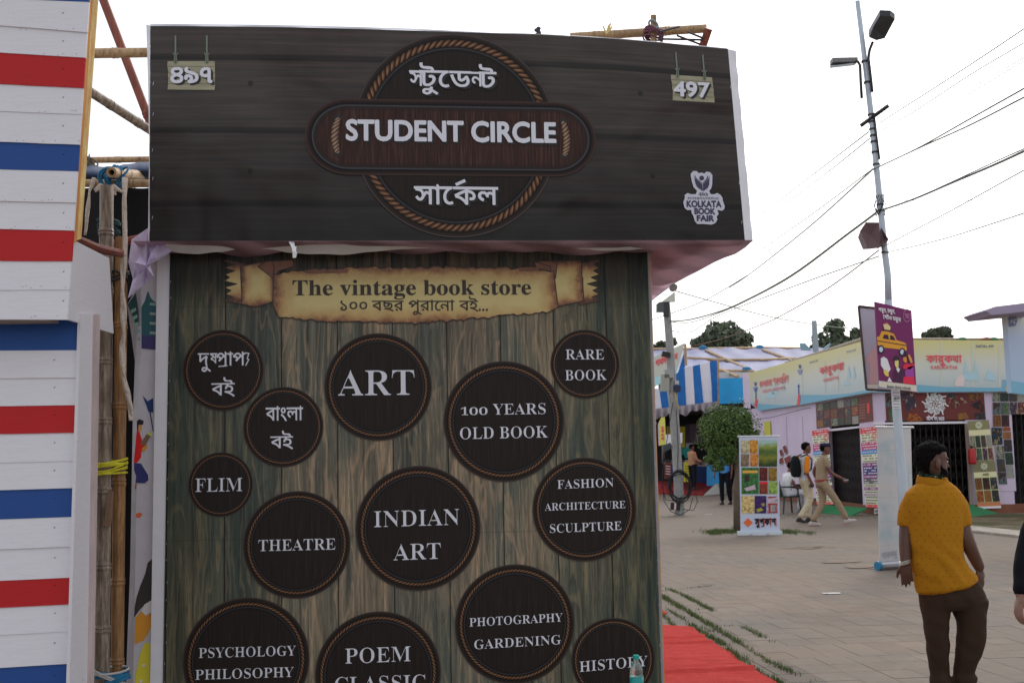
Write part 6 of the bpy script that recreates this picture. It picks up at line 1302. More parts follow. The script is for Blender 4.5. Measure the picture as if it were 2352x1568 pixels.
ol = [(675, 203, 0), (680, 215, 0), (720, 232, 0), (768, 220, .15), (826, 112, .7), (800, 92, .8), (740, 90, .8), (700, 160, .4)]
mb = MB(); P = [atY(*zq(x, y), YP - .06 - d) for x, y, d in ol]; mb.slab(P, (0, .15, -1), .07); part('housing', mb, mat((.03, .035, .045), .4, name='dark_housing'), l1)
il = [(708, 178, .16), (766, 182, .2), (808, 112, .62), (742, 108, .62)]; mb = MB(); P = [atY(*zq(x, y), YP - .09 - d) + Vector((0, 0, -.012)) for x, y, d in il]; mb.slab(P, (0, .15, -1), .01); part('lens_panel', mb, mat((.22, .21, .21), .3, name='lens'), l1)
l2 = thing('street_light', 'grey street light head seen edge on, pointing left of the lamp post', 'street light', atY(*zq(590, 350), YP))
mb = MB(); mb.slab([atY(*zq(x, y), YP + d) for x, y, d in ((598, 362, -.08), (560, 366, -.1), (455, 378, -.1), (455, 372, .12), (500, 352, .12), (598, 350, .08))], (0, 0, 1), .03); part('housing', mb, mat((.45, .47, .46), .5, name='grey_housing'), l2)
mb = MB(); c = atY(*zq(535, 350), YP); mb.box(c, (.17, .07, .03)); part('driver_box', mb, mat((.2, .2, .2), .5, name='driver'), l2)
spk = thing('loudspeaker', 'brown angular horn loudspeaker strapped low on the lamp post', 'loudspeaker', atY(*zq(740, 1415), YP)); 
for pts, d in (([(628, 1315), (660, 1267), (735, 1268), (745, 1410), (670, 1415)], .12), ([(750, 1300), (772, 1335), (791, 1365), (772, 1392), (750, 1400)], .02)):
    mb = MB(); P = [atY(*zq(x, y), YP - .22) for x, y in pts]; cx = sum((p for p in P), Vector())/len(P); B_ = [cx + (p - cx)*.7 + Vector((.05, .42, 0)) for p in P]; n = len(P); mb.raw([*P, *B_, cx + Vector((.02, .06, 0))], [(i, (i+1) % n, 2*n) for i in range(n)] + [((i+1) % n, i, i+n, (i+1) % n + n) for i in range(n)] + [tuple(range(n, 2*n))]); part('horn', mb, mat(A(92, 70, 72, .8), .6, name='brown_enamel'), spk)
cw = MB(); r = random.Random(3); c = atY(*zq(742, 1170), YP)
for k in range(12): a = r.uniform(0, 6.28); cw.tube([c + Vector((.06*math.cos(a), .06*math.sin(a), -.14)), c + Vector((.08*math.cos(a+1), .08*math.sin(a+1), 0)), c + Vector((.05*math.cos(a+2), .05*math.sin(a+2), .14))], .005, 4)
solo('wire_bundle', cw, mat((.03, .03, .03), .6, name='black_wire'), 'tangle of black wire wrapped round the lamp post above the loudspeaker', 'wire', c, kind='stuff')
nt = thing('paper_notice', 'white paper notice wrapped on the lamp post below the taxi sign', 'notice', atY(2058, 938, YP - .1)); NPl = Plane((0, YP - .085, 0), 0)
part('sheet', decal(NPl, [(2047, 895), (2067, 896), (2070, 937), (2050, 938)], 0), pin(196, 200, 212), nt); ink = MB(); put_text(ink, NPl, ['৫০'], 2053, 918, 2067, 917, 6, .03, .008, 12, .6)
for k in range(5): ink.quad(*[NPl.px(*p, .006) for p in ((2051, 902+k*7+ (5 if k > 1 else 0)), (2066, 902+k*7+ (5 if k > 1 else 0)), (2066, 901+k*7+ (5 if k > 1 else 0)), (2051, 901+k*7+ (5 if k > 1 else 0)))])
part('lettering', ink, pin(70, 70, 76), nt)
# the two boards on the post
TX = Plane((0, YP - .35, 0), 0); bx_ = thing('taxi_sign', 'magenta sign with a yellow taxi picture hanging on the lamp post', 'sign', TX.px(2055, 900))
mb = MB(); mb.slab([TX.px(*p) for p in ((2020, 884), (2105.5, 902), (2093.5, 713), (2009, 692.5))], TX.n, .03); part('board', mb, pin(104, 30, 82), bx_)
def TD(nm, pts, c, o=.004): dec(nm, bx_, TX, [z2(*p) for p in pts], c, o)
TD('footer', [(495, 1158), (980, 1215), (983, 1300), (498, 1232)], pin(190, 186, 170)); Wk = pin(206, 200, 206); OR = pin(214, 140, 40); DK = pin(44, 26, 44)
TD('picture_taxi', [(472, 600), (505, 590), (530, 525), (590, 518), (690, 560), (725, 640), (820, 668), (848, 690), (855, 775), (800, 760), (560, 735), (480, 700)], OR, .006)
TD('picture_window', [(545, 615), (565, 568), (612, 570), (628, 632)], DK, .009); TD('picture_window', [(642, 634), (642, 575), (680, 585), (712, 640)], DK, .009)
TD('picture_stripe', [(474, 650), (855, 715), (856, 704), (474, 640)][::-1], DK, .008)
for cx, cy, R_ in ((525, 757, 42), (795, 790, 40)):
    TD('picture_wheel', [(cx + R_*math.cos(k*.5236), cy + R_*1.35*math.sin(k*.5236)) for k in range(12)], DK, .010); TD('picture_wheel', [(cx + R_*.6*math.cos(k*.5236), cy + R_*.85*math.sin(k*.5236)) for k in range(12)], pin(170, 190, 210), .012)
TD('picture_luggage', [(552, 440), (600, 418), (648, 470), (640, 512), (570, 502)], pin(226, 180, 130), .009); TD('picture_luggage', [(582, 432), (600, 408), (616, 432)], M_REDINK, .011); TD('picture_luggage', [(545, 505), (650, 515), (650, 530), (548, 520)], DK, .010)
TD('picture_reader', [(680, 1180), (682, 1040), (720, 1000), (780, 1000), (835, 1040), (835, 1190), (700, 1178)], pin(66, 22, 56), .008); TD('picture_reader', [(700, 900), (750, 895), (748, 980), (728, 1000), (702, 960)], pin(224, 190, 110), .010); TD('picture_reader', [(685, 905), (690, 850), (720, 832), (758, 860), (755, 905), (740, 895)], DK, .012); TD('picture_reader', [(720, 1010), (745, 1055), (768, 1015), (750, 990), (735, 990)], Wk, .012)
TD('picture_reader', [(806, 1000), (812, 955), (855, 935), (905, 950), (948, 935), (955, 960), (900, 1010), (830, 1010)], pin(196, 36, 60), .009); TD('picture_reader', [(804, 860), (850, 850), (860, 920), (835, 930), (810, 905)], pin(196, 126, 60), .011); TD('picture_reader', [(795, 850), (815, 785), (845, 790), (865, 850), (885, 925), (860, 925), (850, 850), (806, 856)], DK, .013)
TD('picture_hand', [(868, 830), (885, 818), (915, 870), (930, 925), (905, 935), (880, 870)], pin(210, 140, 70), .012); TD('picture_book', [(522, 870), (560, 850), (605, 880), (648, 1010), (612, 1062), (575, 1040), (522, 960)], Wk, .010); TD('picture_hand', [(555, 1030), (590, 1010), (625, 1070), (620, 1105), (585, 1095), (560, 1060)], pin(224, 180, 90), .012)
TD('picture_skirt', [(806, 1190), (812, 1105), (945, 1105), (960, 1208)], pin(206, 36, 66), .010); TD('picture_cushion', [(830, 1040), (870, 985), (935, 965), (950, 1105), (840, 1105)], pin(140, 60, 140), .009); TD('picture_paper', [(605, 1165), (632, 1110), (668, 1176)], Wk, .011)
ink = MB()
for tk, x0, y0, x1, y1, cap in ((['পড়ুন, চড়ুন,'], 492, 270, 705, 300, 42), (['েপটও ভরুন!'], 550, 362, 778, 405, 44)): a, b = z2(x0, y0), z2(x1, y1); put_text(ink, TX, tk, *a, *b, cap/3.196/1.7415, .03, .012, 22, .6)
part('lettering', ink, Wk, bx_)
ink = MB(); a, b = z2(605, 1242), z2(905, 1275); put_text(ink, TX, ['Beside GUILD HOUSE'], *a, *b, 5.4, .02, .012, 14, .69); part('lettering', ink, DK, bx_)
mb = MB(); c = z2(858, 325)
for k in range(28):
    a = k*2*math.pi/28; b = (k+1)*2*math.pi/28; rx, ry = 48/3.196/1.7415, 82/3.196/1.7415; mb.quad(*[TX.px(c[0]+rx*s*math.cos(t), c[1]+ry*s*math.sin(t), .010) for s, t in ((1, a), (1, b), (.93, b), (.93, a))])
for k in range(4): mb.quad(*[TX.px(*z2(*p), .010) for p in ((828+k*4, 305+k*16), (890-k*3, 312+k*16), (890-k*3, 306+k*16), (828+k*4, 299+k*16))])
part('round_stamp', mb, pin(190, 130, 170), bx_)
bk = thing('back_sign', 'pale grey back of a framed sign behind the magenta taxi sign', 'sign', atY(2030, 897, YP + .3)); BKP = Plane((0, YP + .25, 0), 0)
mb = MB(); mb.slab([BKP.px(*p) for p in ((1990, 894), (2096, 900), (2090, 716), (1972, 703))], BKP.n, .02); part('board', mb, mat(A(176, 170, 182, .8), .6, ns=1.5, na=.08, name='sign_back'), bk)
mb = MB(); L = [BKP.px(*p, .01) for p in ((1990, 894), (2096, 900), (2090, 716), (1972, 703))]
for i in range(4): mb.tube([L[i], L[(i+1) % 4]], .016, 4)
part('frame', mb, mat((.07, .04, .035), .6, name='sign_frame'), bk)
dec('show_through', bk, BKP, [z2(330, 900), z2(372, 820), z2(455, 700), z2(482, 800), z2(486, 1190), z2(372, 1200), z2(385, 960)], pin(190, 150, 150), .004); dec('show_through', bk, BKP, [z2(344, 1205), z2(486, 1205), z2(486, 1262), z2(348, 1262)], pin(196, 192, 180), .005)
# ---------------------------------------------------------------- cable pole on the left with its boxes
P0 = onZ(1561, 1183); YL = P0.y; cpole = thing('cable_pole', 'pale concrete pole hung with boxes and coiled cable left of the round tree', 'utility pole', (P0.x, YL, 0))
mb = MB(); mb.tube([Vector((P0.x, YL, -.02)), atY(1558, 1100, YL), atY(1547, 930, YL), atY(1539, 800, YL), atY(1530, 690, YL)], [.125, .12, .115, .10, .09], 8); part('pole', mb, mat(A(146, 146, 144, .85), .85, ns=5, na=.25, name='concrete'), cpole)
def pbox(nm, x0, y0, x1, y1, col, D=.18, rot=0, lab=None, zf=z1, d0=.18):
    c = [(x0+x1)/2, (y0+y1)/2]; P = []
    for x, y in ((x0, y1), (x1, y1), (x1, y0), (x0, y0)):
        dx, dy = x-c[0], y-c[1]; P.append(atY(*zf(c[0]+dx*math.cos(rot)-dy*math.sin(rot), c[1]+dx*math.sin(rot)+dy*math.cos(rot)), YL - d0))
    mb = MB(); mb.slab(P, (0, -1, 0), D); return solo(nm, mb, col, lab, 'box', P[0]) if lab else part(nm, mb, col, cpole)
pbox('grey_box', 190, 300, 268, 410, mat((.08, .09, .09), .5, name='dark_box')); pbox('meter_box', 238, 1110, 330, 1300, mat(A(150, 150, 140, .85), .6, name='meter')); pbox('navy_box', 378, 1235, 455, 1306, mat((.012, .02, .06), .5, name='navy')); pbox('black_box', 248, 858, 340, 912, mat((.01, .01, .012), .5, name='black'), rot=.25); pbox('white_insulator', 275, 1060, 380, 1150, mat((.35, .36, .35), .5, name='clutter')); pbox('lamp_cap', 395, 1180, 436, 1222, mat((.5, .5, .46), .4, name='cap')); pbox('dark_fitting', 265, 300, 330, 460, M_DARKM, .1)
pbox('tablet_case', 240, 460, 335, 520, mat((.04, .055, .06), .4, name='dark_slate'), .05, -.5, zf=z7); pbox('black_case', 322, 1070, 420, 1148, mat((.012, .012, .014), .5, name='black'), .1, .06, zf=z7); pbox('tape_band', 358, 1070, 378, 1146, pin(190, 160, 160), .11, .06, zf=z7, d0=.19)
fld = thing('floodlight', 'white floodlight panel on top of the cable pole', 'floodlight', atY(1560, 722, YL)); mb = MB(); mb.slab([atY(*z1(x, y), YL - .2) for x, y in ((240, 300), (395, 295), (390, 185))], (0, -1, 0), .12); part('housing', mb, mat(A(190, 190, 176, .8), .5, name='flood_white'), fld)
mb = MB(); c = atY(*z7(412, 890), YL - .2); r = random.Random(6)
for k in range(12):
    a, b = .27*r.uniform(.72, 1.1), .38*r.uniform(.72, 1.1); o = Vector((r.uniform(-.04, .04), r.uniform(-.05, .05), r.uniform(-.05, .05))); mb.tube([c + o + Vector((a*math.cos(t*.3142), .03*math.sin(t), b*math.sin(t*.3142))) for t in range(21)], .008, 4, cap=False)
solo('cable_coil', mb, mat((.012, .012, .013), .6, name='black_cable'), 'big coil of black cable hung low on the concrete cable pole', 'cable coil', c, kind='stuff')
mb = MB(); 
for (pts) in ([(345, 20), (300, 300), (240, 700), (230, 880), (265, 1040), (350, 1050), (380, 1000)], [(500, 980), (580, 960), (600, 1060), (560, 1150), (450, 1140)], [(240, 900), (250, 1050), (320, 1160), (420, 1200), (520, 1140), (550, 1020)], [(380, 100), (400, 500), (392, 760)]):
    P = [atY(*z7(x, y), YL - .15) for x, y in pts]; mb.tube(P, .009, 4)
solo('loose_wire', mb, mat((.02, .02, .02), .6, name='black_wire'), 'loose black wires drooping from the concrete cable pole', 'wire', atY(*z7(412, 890), YL - .2), kind='stuff')
mb = MB(); mb.tube([atY(*z1(390, 1310), YL - .15), atY(*z1(405, 1400), YL - .2), atY(*z1(440, 1500), YL - .15)], .02, 5); solo('yellow_strap', mb, mat((.45, .33, .12), .8, name='yellow_string'), 'yellow strap hanging on the cable pole below the navy box', 'strap', atY(*z1(390, 1310), YL))
# ---------------------------------------------------------------- overhead cables
M_CAB = mat((.06, .09, .055), .6, name='cable'); M_CABT = mat((.25, .29, .22), .7, name='thin_cable')  # colours lightened to paint the sky glare that washes out the cables
def cable(pts, Ys, rad, label, mt=M_CAB, zf=zp):
    P = [atY(*(zf(x, y) if zf else (x, y)), Y) for (x, y), Y in zip(pts, Ys)]; S = []
    if pts[-1][0] > 1650 and zf is zp: d = P[-1] - P[-3]; P += [P[-1] + d*1.0 + Vector((0, 0, .15)), P[-1] + d*2.4 + Vector((0, 0, .5)), P[-1] + d*5 + Vector((0, 0, 1.6))]      # on to the next post, off to the right
    for i in range(len(P)-1):
        a = P[max(i-1, 0)]; b = P[i]; c = P[i+1]; d = P[min(i+2, len(P)-1)]
        for q in range(8):
            t = q/8; S.append(.5*((2*b) + (c-a)*t + (2*a-5*b+4*c-d)*t*t + (3*b-a-3*c+d)*t**3))
    S.append(P[-1]); mb = MB(); mb.tube(S, rad, 5); solo('overhead_cable', mb, mt, label, 'cable', P[0])
pz_ = YP
cable([(-150, 1380), (0, 1270), (340, 1010), (676, 752)], [40, 38, 26, pz_], .010, 'thin cable rising from the far left to the cross arm of the lamp post, topmost', M_CABT); cable([(740, 700), (960, 560), (1270, 360), (1562, 165), (1700, 70)], [pz_, 13, 11, 9.5, 9], .006, 'highest cable right of the lamp post', M_CAB)
cable([(-150, 1410), (0, 1305), (340, 1060), (682, 790)], [40, 38, 26, pz_], .009, 'thin cable just below the topmost one left of the lamp post', M_CABT); cable([(730, 755), (930, 640), (1250, 430), (1562, 245), (1700, 160)], [pz_, 13, 11, 9.5, 9], .005, 'second highest cable right of the lamp post', M_CAB)
cable([(735, 780), (1050, 620), (1562, 330), (1700, 260)], [pz_, 13, 9.5, 9], .004, 'faint straight cable third from the top right of the post', M_CABT); cable([(760, 800), (900, 735), (1050, 655), (1562, 348), (1700, 268)], [pz_, 14, 12.5, 9.5, 9], .004, 'wavy cable fourth from the top right of the post', M_CABT)
cable([(-120, 1640), (0, 1560), (340, 1290), (700, 965)], [29, 27, 20, pz_], .012, 'cable curving down left from the middle of the lamp post', M_CABT); cable([(-120, 1560), (0, 1470), (340, 1230), (700, 962)], [30, 28, 20, pz_], .008, 'faint cable above the curved one left of the lamp post', M_CABT)
cable([(700, 966), (950, 848), (1250, 680), (1562, 505), (1700, 430)], [pz_, 13, 11, 9.5, 9], .008, 'upper of the two dark cables parting right of the lamp post'); cable([(700, 968), (950, 850), (1250, 715), (1562, 555), (1700, 490)], [pz_, 13, 11, 9.5, 9], .008, 'lower of the two dark cables parting right of the lamp post')
P_l = [z1(330, 520), z1(560, 498), z1(900, 405), z1(1200, 275), z1(1700, 0)]
cable([P_l[0], P_l[1], P_l[2], P_l[3], P_l[4], zp(560, 1330), zp(715, 1215)], [YL, 27.5, 25, 23, 19, 17, pz_], .016, 'thickest cable swinging from the concrete pole up to the lamp post', M_CAB, None); cable([P_l[0], z1(560, 530), z1(900, 418), z1(1200, 285), z1(1700, 12), zp(560, 1335), zp(715, 1220)], [YL, 27.5, 25, 23, 19, 17, pz_], .010, 'second strand hanging just below the thickest left cable', M_CABT, None)
cable([(745, 1200), (920, 1140), (1110, 1060), (1380, 945), (1562, 862), (1700, 800)], [pz_, 14, 13, 11, 9.8, 9], .012, 'thickest dark cable running right from above the loudspeaker'); cable([(745, 1200), (920, 1140), (1110, 1055), (1380, 930), (1562, 848), (1700, 780)], [pz_, 14, 13, 11, 9.8, 9], .006, 'second strand above the thickest right hand cable', M_CAB)
cable([z1(340, 620), z1(560, 640), z1(820, 480), z1(1080, 370), z1(1900, 60), zp(735, 1460)], [YL, 28, 25, 23, 18, pz_], .009, 'lower thin cable from concrete pole to the foot of the loudspeaker', M_CABT, None); cable([(760, 1405), (1110, 1220), (1562, 970), (1700, 890)], [pz_, 13, 9.8, 9], .006, 'thin cable rising right from below the loudspeaker', M_CABT)
cable([(760, 1440), (910, 1410), (1160, 1345), (1562, 1215), (1700, 1165)], [pz_, 14.4, 13, 10, 9.3], .006, 'lowest cable running right from below the loudspeaker', M_CABT); cable([z1(560, 800), z1(900, 720), z1(1240, 600), z1(1540, 475), z1(2100, 150), zp(735, 1425)], [34, 30, 26, 23, 18, pz_], .010, 'reddish twisted cable crossing before the broad far tree', mat((.18, .07, .04), .6, name='red_cable'), None)
cable([z1(390, 175), z1(740, 275), z1(1500, 475), z1(2130, 575), z1(2400, 600)], [29, 31, 34, 38, 40], .014, 'thin cable falling right from the floodlight behind the trees', M_CABT, None); cable([(760, 1143), (1180, 1143), (1562, 1134), (1700, 1130)], [pz_, 14, 12, 11], .003, 'faint level cable right of the wire bundle', M_CABT)
cable([z1(120, 505), z1(360, 425), z1(740, 275), z1(1200, 5)], [32, 29, 27, 24], .010, 'faint cable climbing behind the floodlight', M_CABT, None)
# ---------------------------------------------------------------- roll-up banners
RB = Plane((0, onZ(1745, 1228).y, 0), 0)
rb = thing('rollup_banner', 'white roll up banner with a grid of colourful book covers standing before the round tree', 'roll up banner', RB.px(1745, 1228) - Vector((0, 0, RB.px(1745, 1228).z)))
q4 = [z7(1035, 382), z7(1450, 378), z7(1462, 1375), z7(1052, 1378)]; mb = MB(); mb.slab([RB.px(*q4[3]), RB.px(*q4[2]), RB.px(*q4[1]), RB.px(*q4[0])], RB.n, .006); part('printed_sheet', mb, mat(A(178, 186, 202, .8), .5, name='banner_sheet'), rb)
for (x0, y0, x1, y1, c) in ((1054, 420, 1142, 552, (186, 176, 136)), (1148, 416, 1232, 554, (200, 140, 50)), (1056, 562, 1140, 692, (130, 110, 86)), (1152, 560, 1236, 692, (200, 130, 60)), (1242, 418, 1434, 694, None), (1062, 704, 1242, 980, (56, 110, 56)), (1248, 702, 1334, 844, (96, 36, 32)), (1342, 702, 1432, 844, (140, 108, 44)), (1248, 850, 1336, 980, (130, 60, 40)), (1344, 850, 1438, 980, (140, 170, 80)), (1060, 998, 1196, 1182, (206, 180, 120)), (1200, 998, 1320, 1182, (58, 34, 92)), (1326, 1000, 1442, 1180, (190, 170, 180))):
    if c is None:
        n = NT('printed_meadow', .5, .3); X, Y_, Z = n.sep(n.tc('Generated')); g = n.noise(n.tc(), 9, 4, .7); t = n.math('ADD', Z, n.math('MULTIPLY', n.math('SUBTRACT', g, .5), .5)); mt = n.out(n.ramp(t, [(.1, A(40, 60, 30, .8)), (.35, A(120, 120, 40, .8)), (.55, A(60, 90, 46, .8)), (.75, A(130, 140, 60, .8)), (.9, A(150, 180, 170, .8))]))
    else:
        n = NT('cover_print', .5, .3); g = n.noise(n.tc(), 22, 3, .7, .6); cs = A(*c, .8); mt = n.out(n.ramp(g, [(.4, tuple(x*.35 for x in cs)), (.5, cs), (.62, cs), (.7, tuple(min(.8, x*1.8+.1) for x in cs))]))
    cover(rb, RB, [z7(x0, y0), z7(x1, y0), z7(x1, y1), z7(x0, y1)], .006, mt)
dec('title_strip', rb, RB, [z7(1072, 735), z7(1232, 733), z7(1232, 760), z7(1072, 762)], pin(200, 150, 60), .010); dec('title_strip', rb, RB, [z7(1252, 852), z7(1334, 852), z7(1334, 876), z7(1252, 876)], pin(196, 30, 30), .010)
dec('picture', rb, RB, [z7(1092, 782), z7(1142, 780), z7(1142, 850), z7(1092, 852)], pin(44, 26, 26), .010); dec('picture', rb, RB, [z7(1090, 920), z7(1200, 880), z7(1210, 930), z7(1110, 950)], pin(170, 150, 160), .010); dec('picture', rb, RB, [z7(1378, 1170), z7(1378, 1100), z7(1386, 1086), z7(1402, 1086), z7(1408, 1100), z7(1408, 1168)], pin(120, 130, 120), .010)
for q in ([(1334, 1080), (1436, 1075), (1436, 1092), (1334, 1096)], [(1344, 1096), (1366, 1096), (1366, 1168), (1344, 1168)], [(1416, 1094), (1430, 1094), (1430, 1166), (1416, 1166)], [(1334, 1168), (1440, 1164), (1440, 1176), (1334, 1180)], [(1338, 1008), (1426, 1006), (1426, 1018), (1338, 1020)]): dec('picture', rb, RB, [z7(*p) for p in q], pin(140, 40, 40), .011)
dec('picture', rb, RB, [z7(1214, 1140), z7(1270, 1122), z7(1290, 1150), z7(1230, 1170)], pin(150, 140, 50), .010); dec('picture', rb, RB, [z7(1262, 1080), z7(1300, 1072), z7(1308, 1100), z7(1280, 1108)], pin(140, 120, 60), .010)
dec('diamond_mark', rb, RB, [z7(1080, 1278), z7(1130, 1230), z7(1180, 1278), z7(1130, 1324)], pin(200, 90, 40), .008)
ink = MB(); put_text(ink, RB, ['সু', ('প', 0, 0, 1, 1, 1), ('/', -.55, -.18, .0, -.10, .10), 'ক', 'া', 'শ'], *z7(1200, 1302), *z7(1424, 1300), 13, .05, .010, 30, .6); part('lettering', ink, M_BLACK, rb)
for x in (1248, 1300, 1366, 1424): mb = MB(); mb.quad(*[RB.px(*z7(*p), .013) for p in ((x-3, 1320), (x+3, 1320), (x+3, 1232), (x-3, 1232))]); part('red_bar', mb, pin(190, 40, 36), rb)
mb = MB(); a, b = RB.px(*z7(1022, 1388)), RB.px(*z7(1482, 1386)); mb.slab([a + Vector((0, -.05, -.04)), b + Vector((0, -.05, -.04)), b + Vector((0, -.05, .035)), a + Vector((0, -.05, .035))], (0, -1, 0), .12); part('base_cassette', mb, mat(A(190, 198, 204, .8), .4, name='cassette'), rb)
for x in (1155, 1330): c = RB.px(*z7(x, 1412)); mb = MB(); mb.tube([Vector((c.x, c.y-.12, .02)), Vector((c.x, c.y+.1, .02))], .02, 6); part('foot', mb, mat((.5, .52, .54), .4, name='foot'), rb)
a, b = RB.px(*z7(1018, 379)), RB.px(*z7(1462, 374)); mb = MB(); mb.tube([a, b], .014, 6); part('top_rail', mb, mat((.6, .62, .62), .4, name='rail'), rb)
Yb = onZ(2045, 1309).y
r2 = thing('rollup_banner', 'back of a white roll up banner with blue end cap behind the lamp post', 'roll up banner', (atY(2045, 1309, Yb).x, Yb, 0)); R2 = Plane((atY(2018, 1309, Yb).x, Yb, 0), 28)
def m_back():
    n = NT('show_through_sheet', .5, .3); g = n.noise(n.tc(), 3.2, 3, .5); x, y, z = n.sep(n.tc()); bands = n.ramp(n.math('FRACT', n.math('MULTIPLY', z, 3.2)), [(0, .86), (.04, 1), (1, 1)])
    c = n.ramp(g, [(.35, A(164, 174, 176, .8)), (.5, A(184, 182, 180, .8)), (.65, A(190, 182, 176, .8))]); m = n.out(n.mix(1.0, c, bands, 'MULTIPLY')); return m
MBK = m_back()
mb = MB(); mb.slab([R2.px(2020, 1302), R2.px(2100, 1292), R2.px(2092, 981), R2.px(2014, 980)], R2.n, .006); part('printed_sheet', mb, MBK, r2)
ink = MB(); put_text(ink, R2, ['শ', 'াক', 'প', 'সু'], 2026, 1282, 2062, 1276, 12, .04, .006, 16, .6); part('lettering', ink, pin(150, 150, 156), r2)
mb = MB(); a = R2.px(2019, 1304); b = R2.px(2075, 1300); a.z = b.z = .06; mb.tube([a, b], .055, 10); part('base_cassette', mb, mat((.42, .42, .44), .35, metal=.6, name='alloy'), r2)
mb = MB(); mb.tube([a - (b-a).normalized()*.03, a + (b-a).normalized()*.01], .06, 12); part('end_cap', mb, mat((.01, .18, .34), .4, name='blue_cap'), r2)
mb = MB(); mb.tube([R2.px(2010, 980), R2.px(2098, 981)], .014, 6); part('top_rail', mb, mat((.6, .6, .6), .4, name='rail'), r2)
mb = MB(); mb.tube([R2.px(2072, 1300, -.03), R2.px(2080, 985, -.03)], .012, 6); part('support_pole', mb, mat((.4, .4, .42), .4, metal=.5, name='alloy'), r2)
# ================================================================ people
def remesh(name, mb, mt, parent, vox=.008, it=3, label=None, fold=None, smooth_f=.5, at=None):
    me = mb.mesh('tmp', [mt]); o = link(bpy.data.objects.new('tmp', me))
    m = o.modifiers.new('r', 'REMESH'); m.mode = 'VOXEL'; m.voxel_size = vox
    s = o.modifiers.new('s', 'SMOOTH'); s.factor = smooth_f; s.iterations = it
    dg = bpy.context.evaluated_depsgraph_get(); nm = bpy.data.meshes.new_from_object(o.evaluated_get(dg)); bpy.data.objects.remove(o)
    if fold:
        nm.update(); ns = [v.normal.copy() for v in nm.vertices]
        for v, n in zip(nm.vertices, ns): v.co += n * fold(v.co)
    M = wmat(parent).inverted(); nm.transform(M); nm.materials.clear(); nm.materials.append(mt); nm.name = name
    nm.polygons.foreach_set('use_smooth', [True]*len(nm.polygons)); nm.update()
    r = link(bpy.data.objects.new(name, nm)); r.parent = parent
    if label: r['label'] = label
    return r
def ell(c, ax, ay, rx, ry, n=16, back=1.0):
    return [c + ax*(rx*math.cos(2*math.pi*j/n)) + ay*(ry*math.sin(2*math.pi*j/n)) for j in range(n)]
def limb(mb, pts, rad, n=12, flat=1.0):
    pts = [Vector(p) for p in pts]; rad = list(rad); d0 = (pts[0]-pts[1]).normalized(); d1 = (pts[-1]-pts[-2]).normalized()
    # smooth the joints
    P = [pts[0] + d0*rad[0]*.6]; R_ = [rad[0]*.55]
    for i in range(len(pts)-1):
        a = pts[max(i-1, 0)]; b = pts[i]; c = pts[i+1]; d = pts[min(i+2, len(pts)-1)]
        for q in range(5):
            t = q/5; P.append(.5*((2*b) + (c-a)*t + (2*a-5*b+4*c-d)*t*t + (3*b-a-3*c+d)*t**3)); R_.append(rad[i]+(rad[i+1]-rad[i])*t)
    P += [pts[-1], pts[-1] + d1*rad[-1]*.6]; R_ += [rad[-1], rad[-1]*.55]
    mb.tube(P, R_, n, flat=flat)
M_SKIN = lambda c: _skin(c)
_sk = {}
def _skin(c):
    if c in _sk: return _sk[c]
    n = NT('skin', .5, .4); g = n.noise(n.tc(), 30, 4, .7); m = n.out(n.mix(n.ramp(g, [(.35, 0), (.7, .4)]), c, tuple(x*.7 for x in c))); n.bump(g, .1, .003); _sk[c] = m; return m
def m_fabric(c, nm, wr=9, st=.5, c2=None, dots=None):
    n = NT(nm, .85, .15); g = n.noise(n.map(n.tc(), (1, 1, .45)), wr, 4, .55, .8); w = n.noise(n.tc(), 260, 2)
    col = n.mix(n.ramp(g, [(.35, 0), (.7, .3)]), c, c2 or tuple(x*.72 for x in c))
    if dots:
        x, y, z = n.sep(n.tc()); s = dots
        u = n.math('DIVIDE', x, s); v = n.math('DIVIDE', z, s*.8); row = n.math('FLOOR', v); u2 = n.math('ADD', u, n.math('MULTIPLY', n.math('MODULO', row, 2.0), .5))
        fx = n.math('SUBTRACT', n.math('FRACT', u2), .5); fz = n.math('SUBTRACT', n.math('FRACT', v), .5)
        d = n.math('SQRT', n.math('ADD', n.math('MULTIPLY', fx, fx), n.math('MULTIPLY', n.math('MULTIPLY', fz, fz), 1.6)))
        col = n.mix(n.ramp(d, [(.075, .8), (.105, 0)]), col, (.02, .018, .03))
    n.bump(n.math('ADD', g, n.math('MULTIPLY', w, .015)), st, .02); return n.out(col)
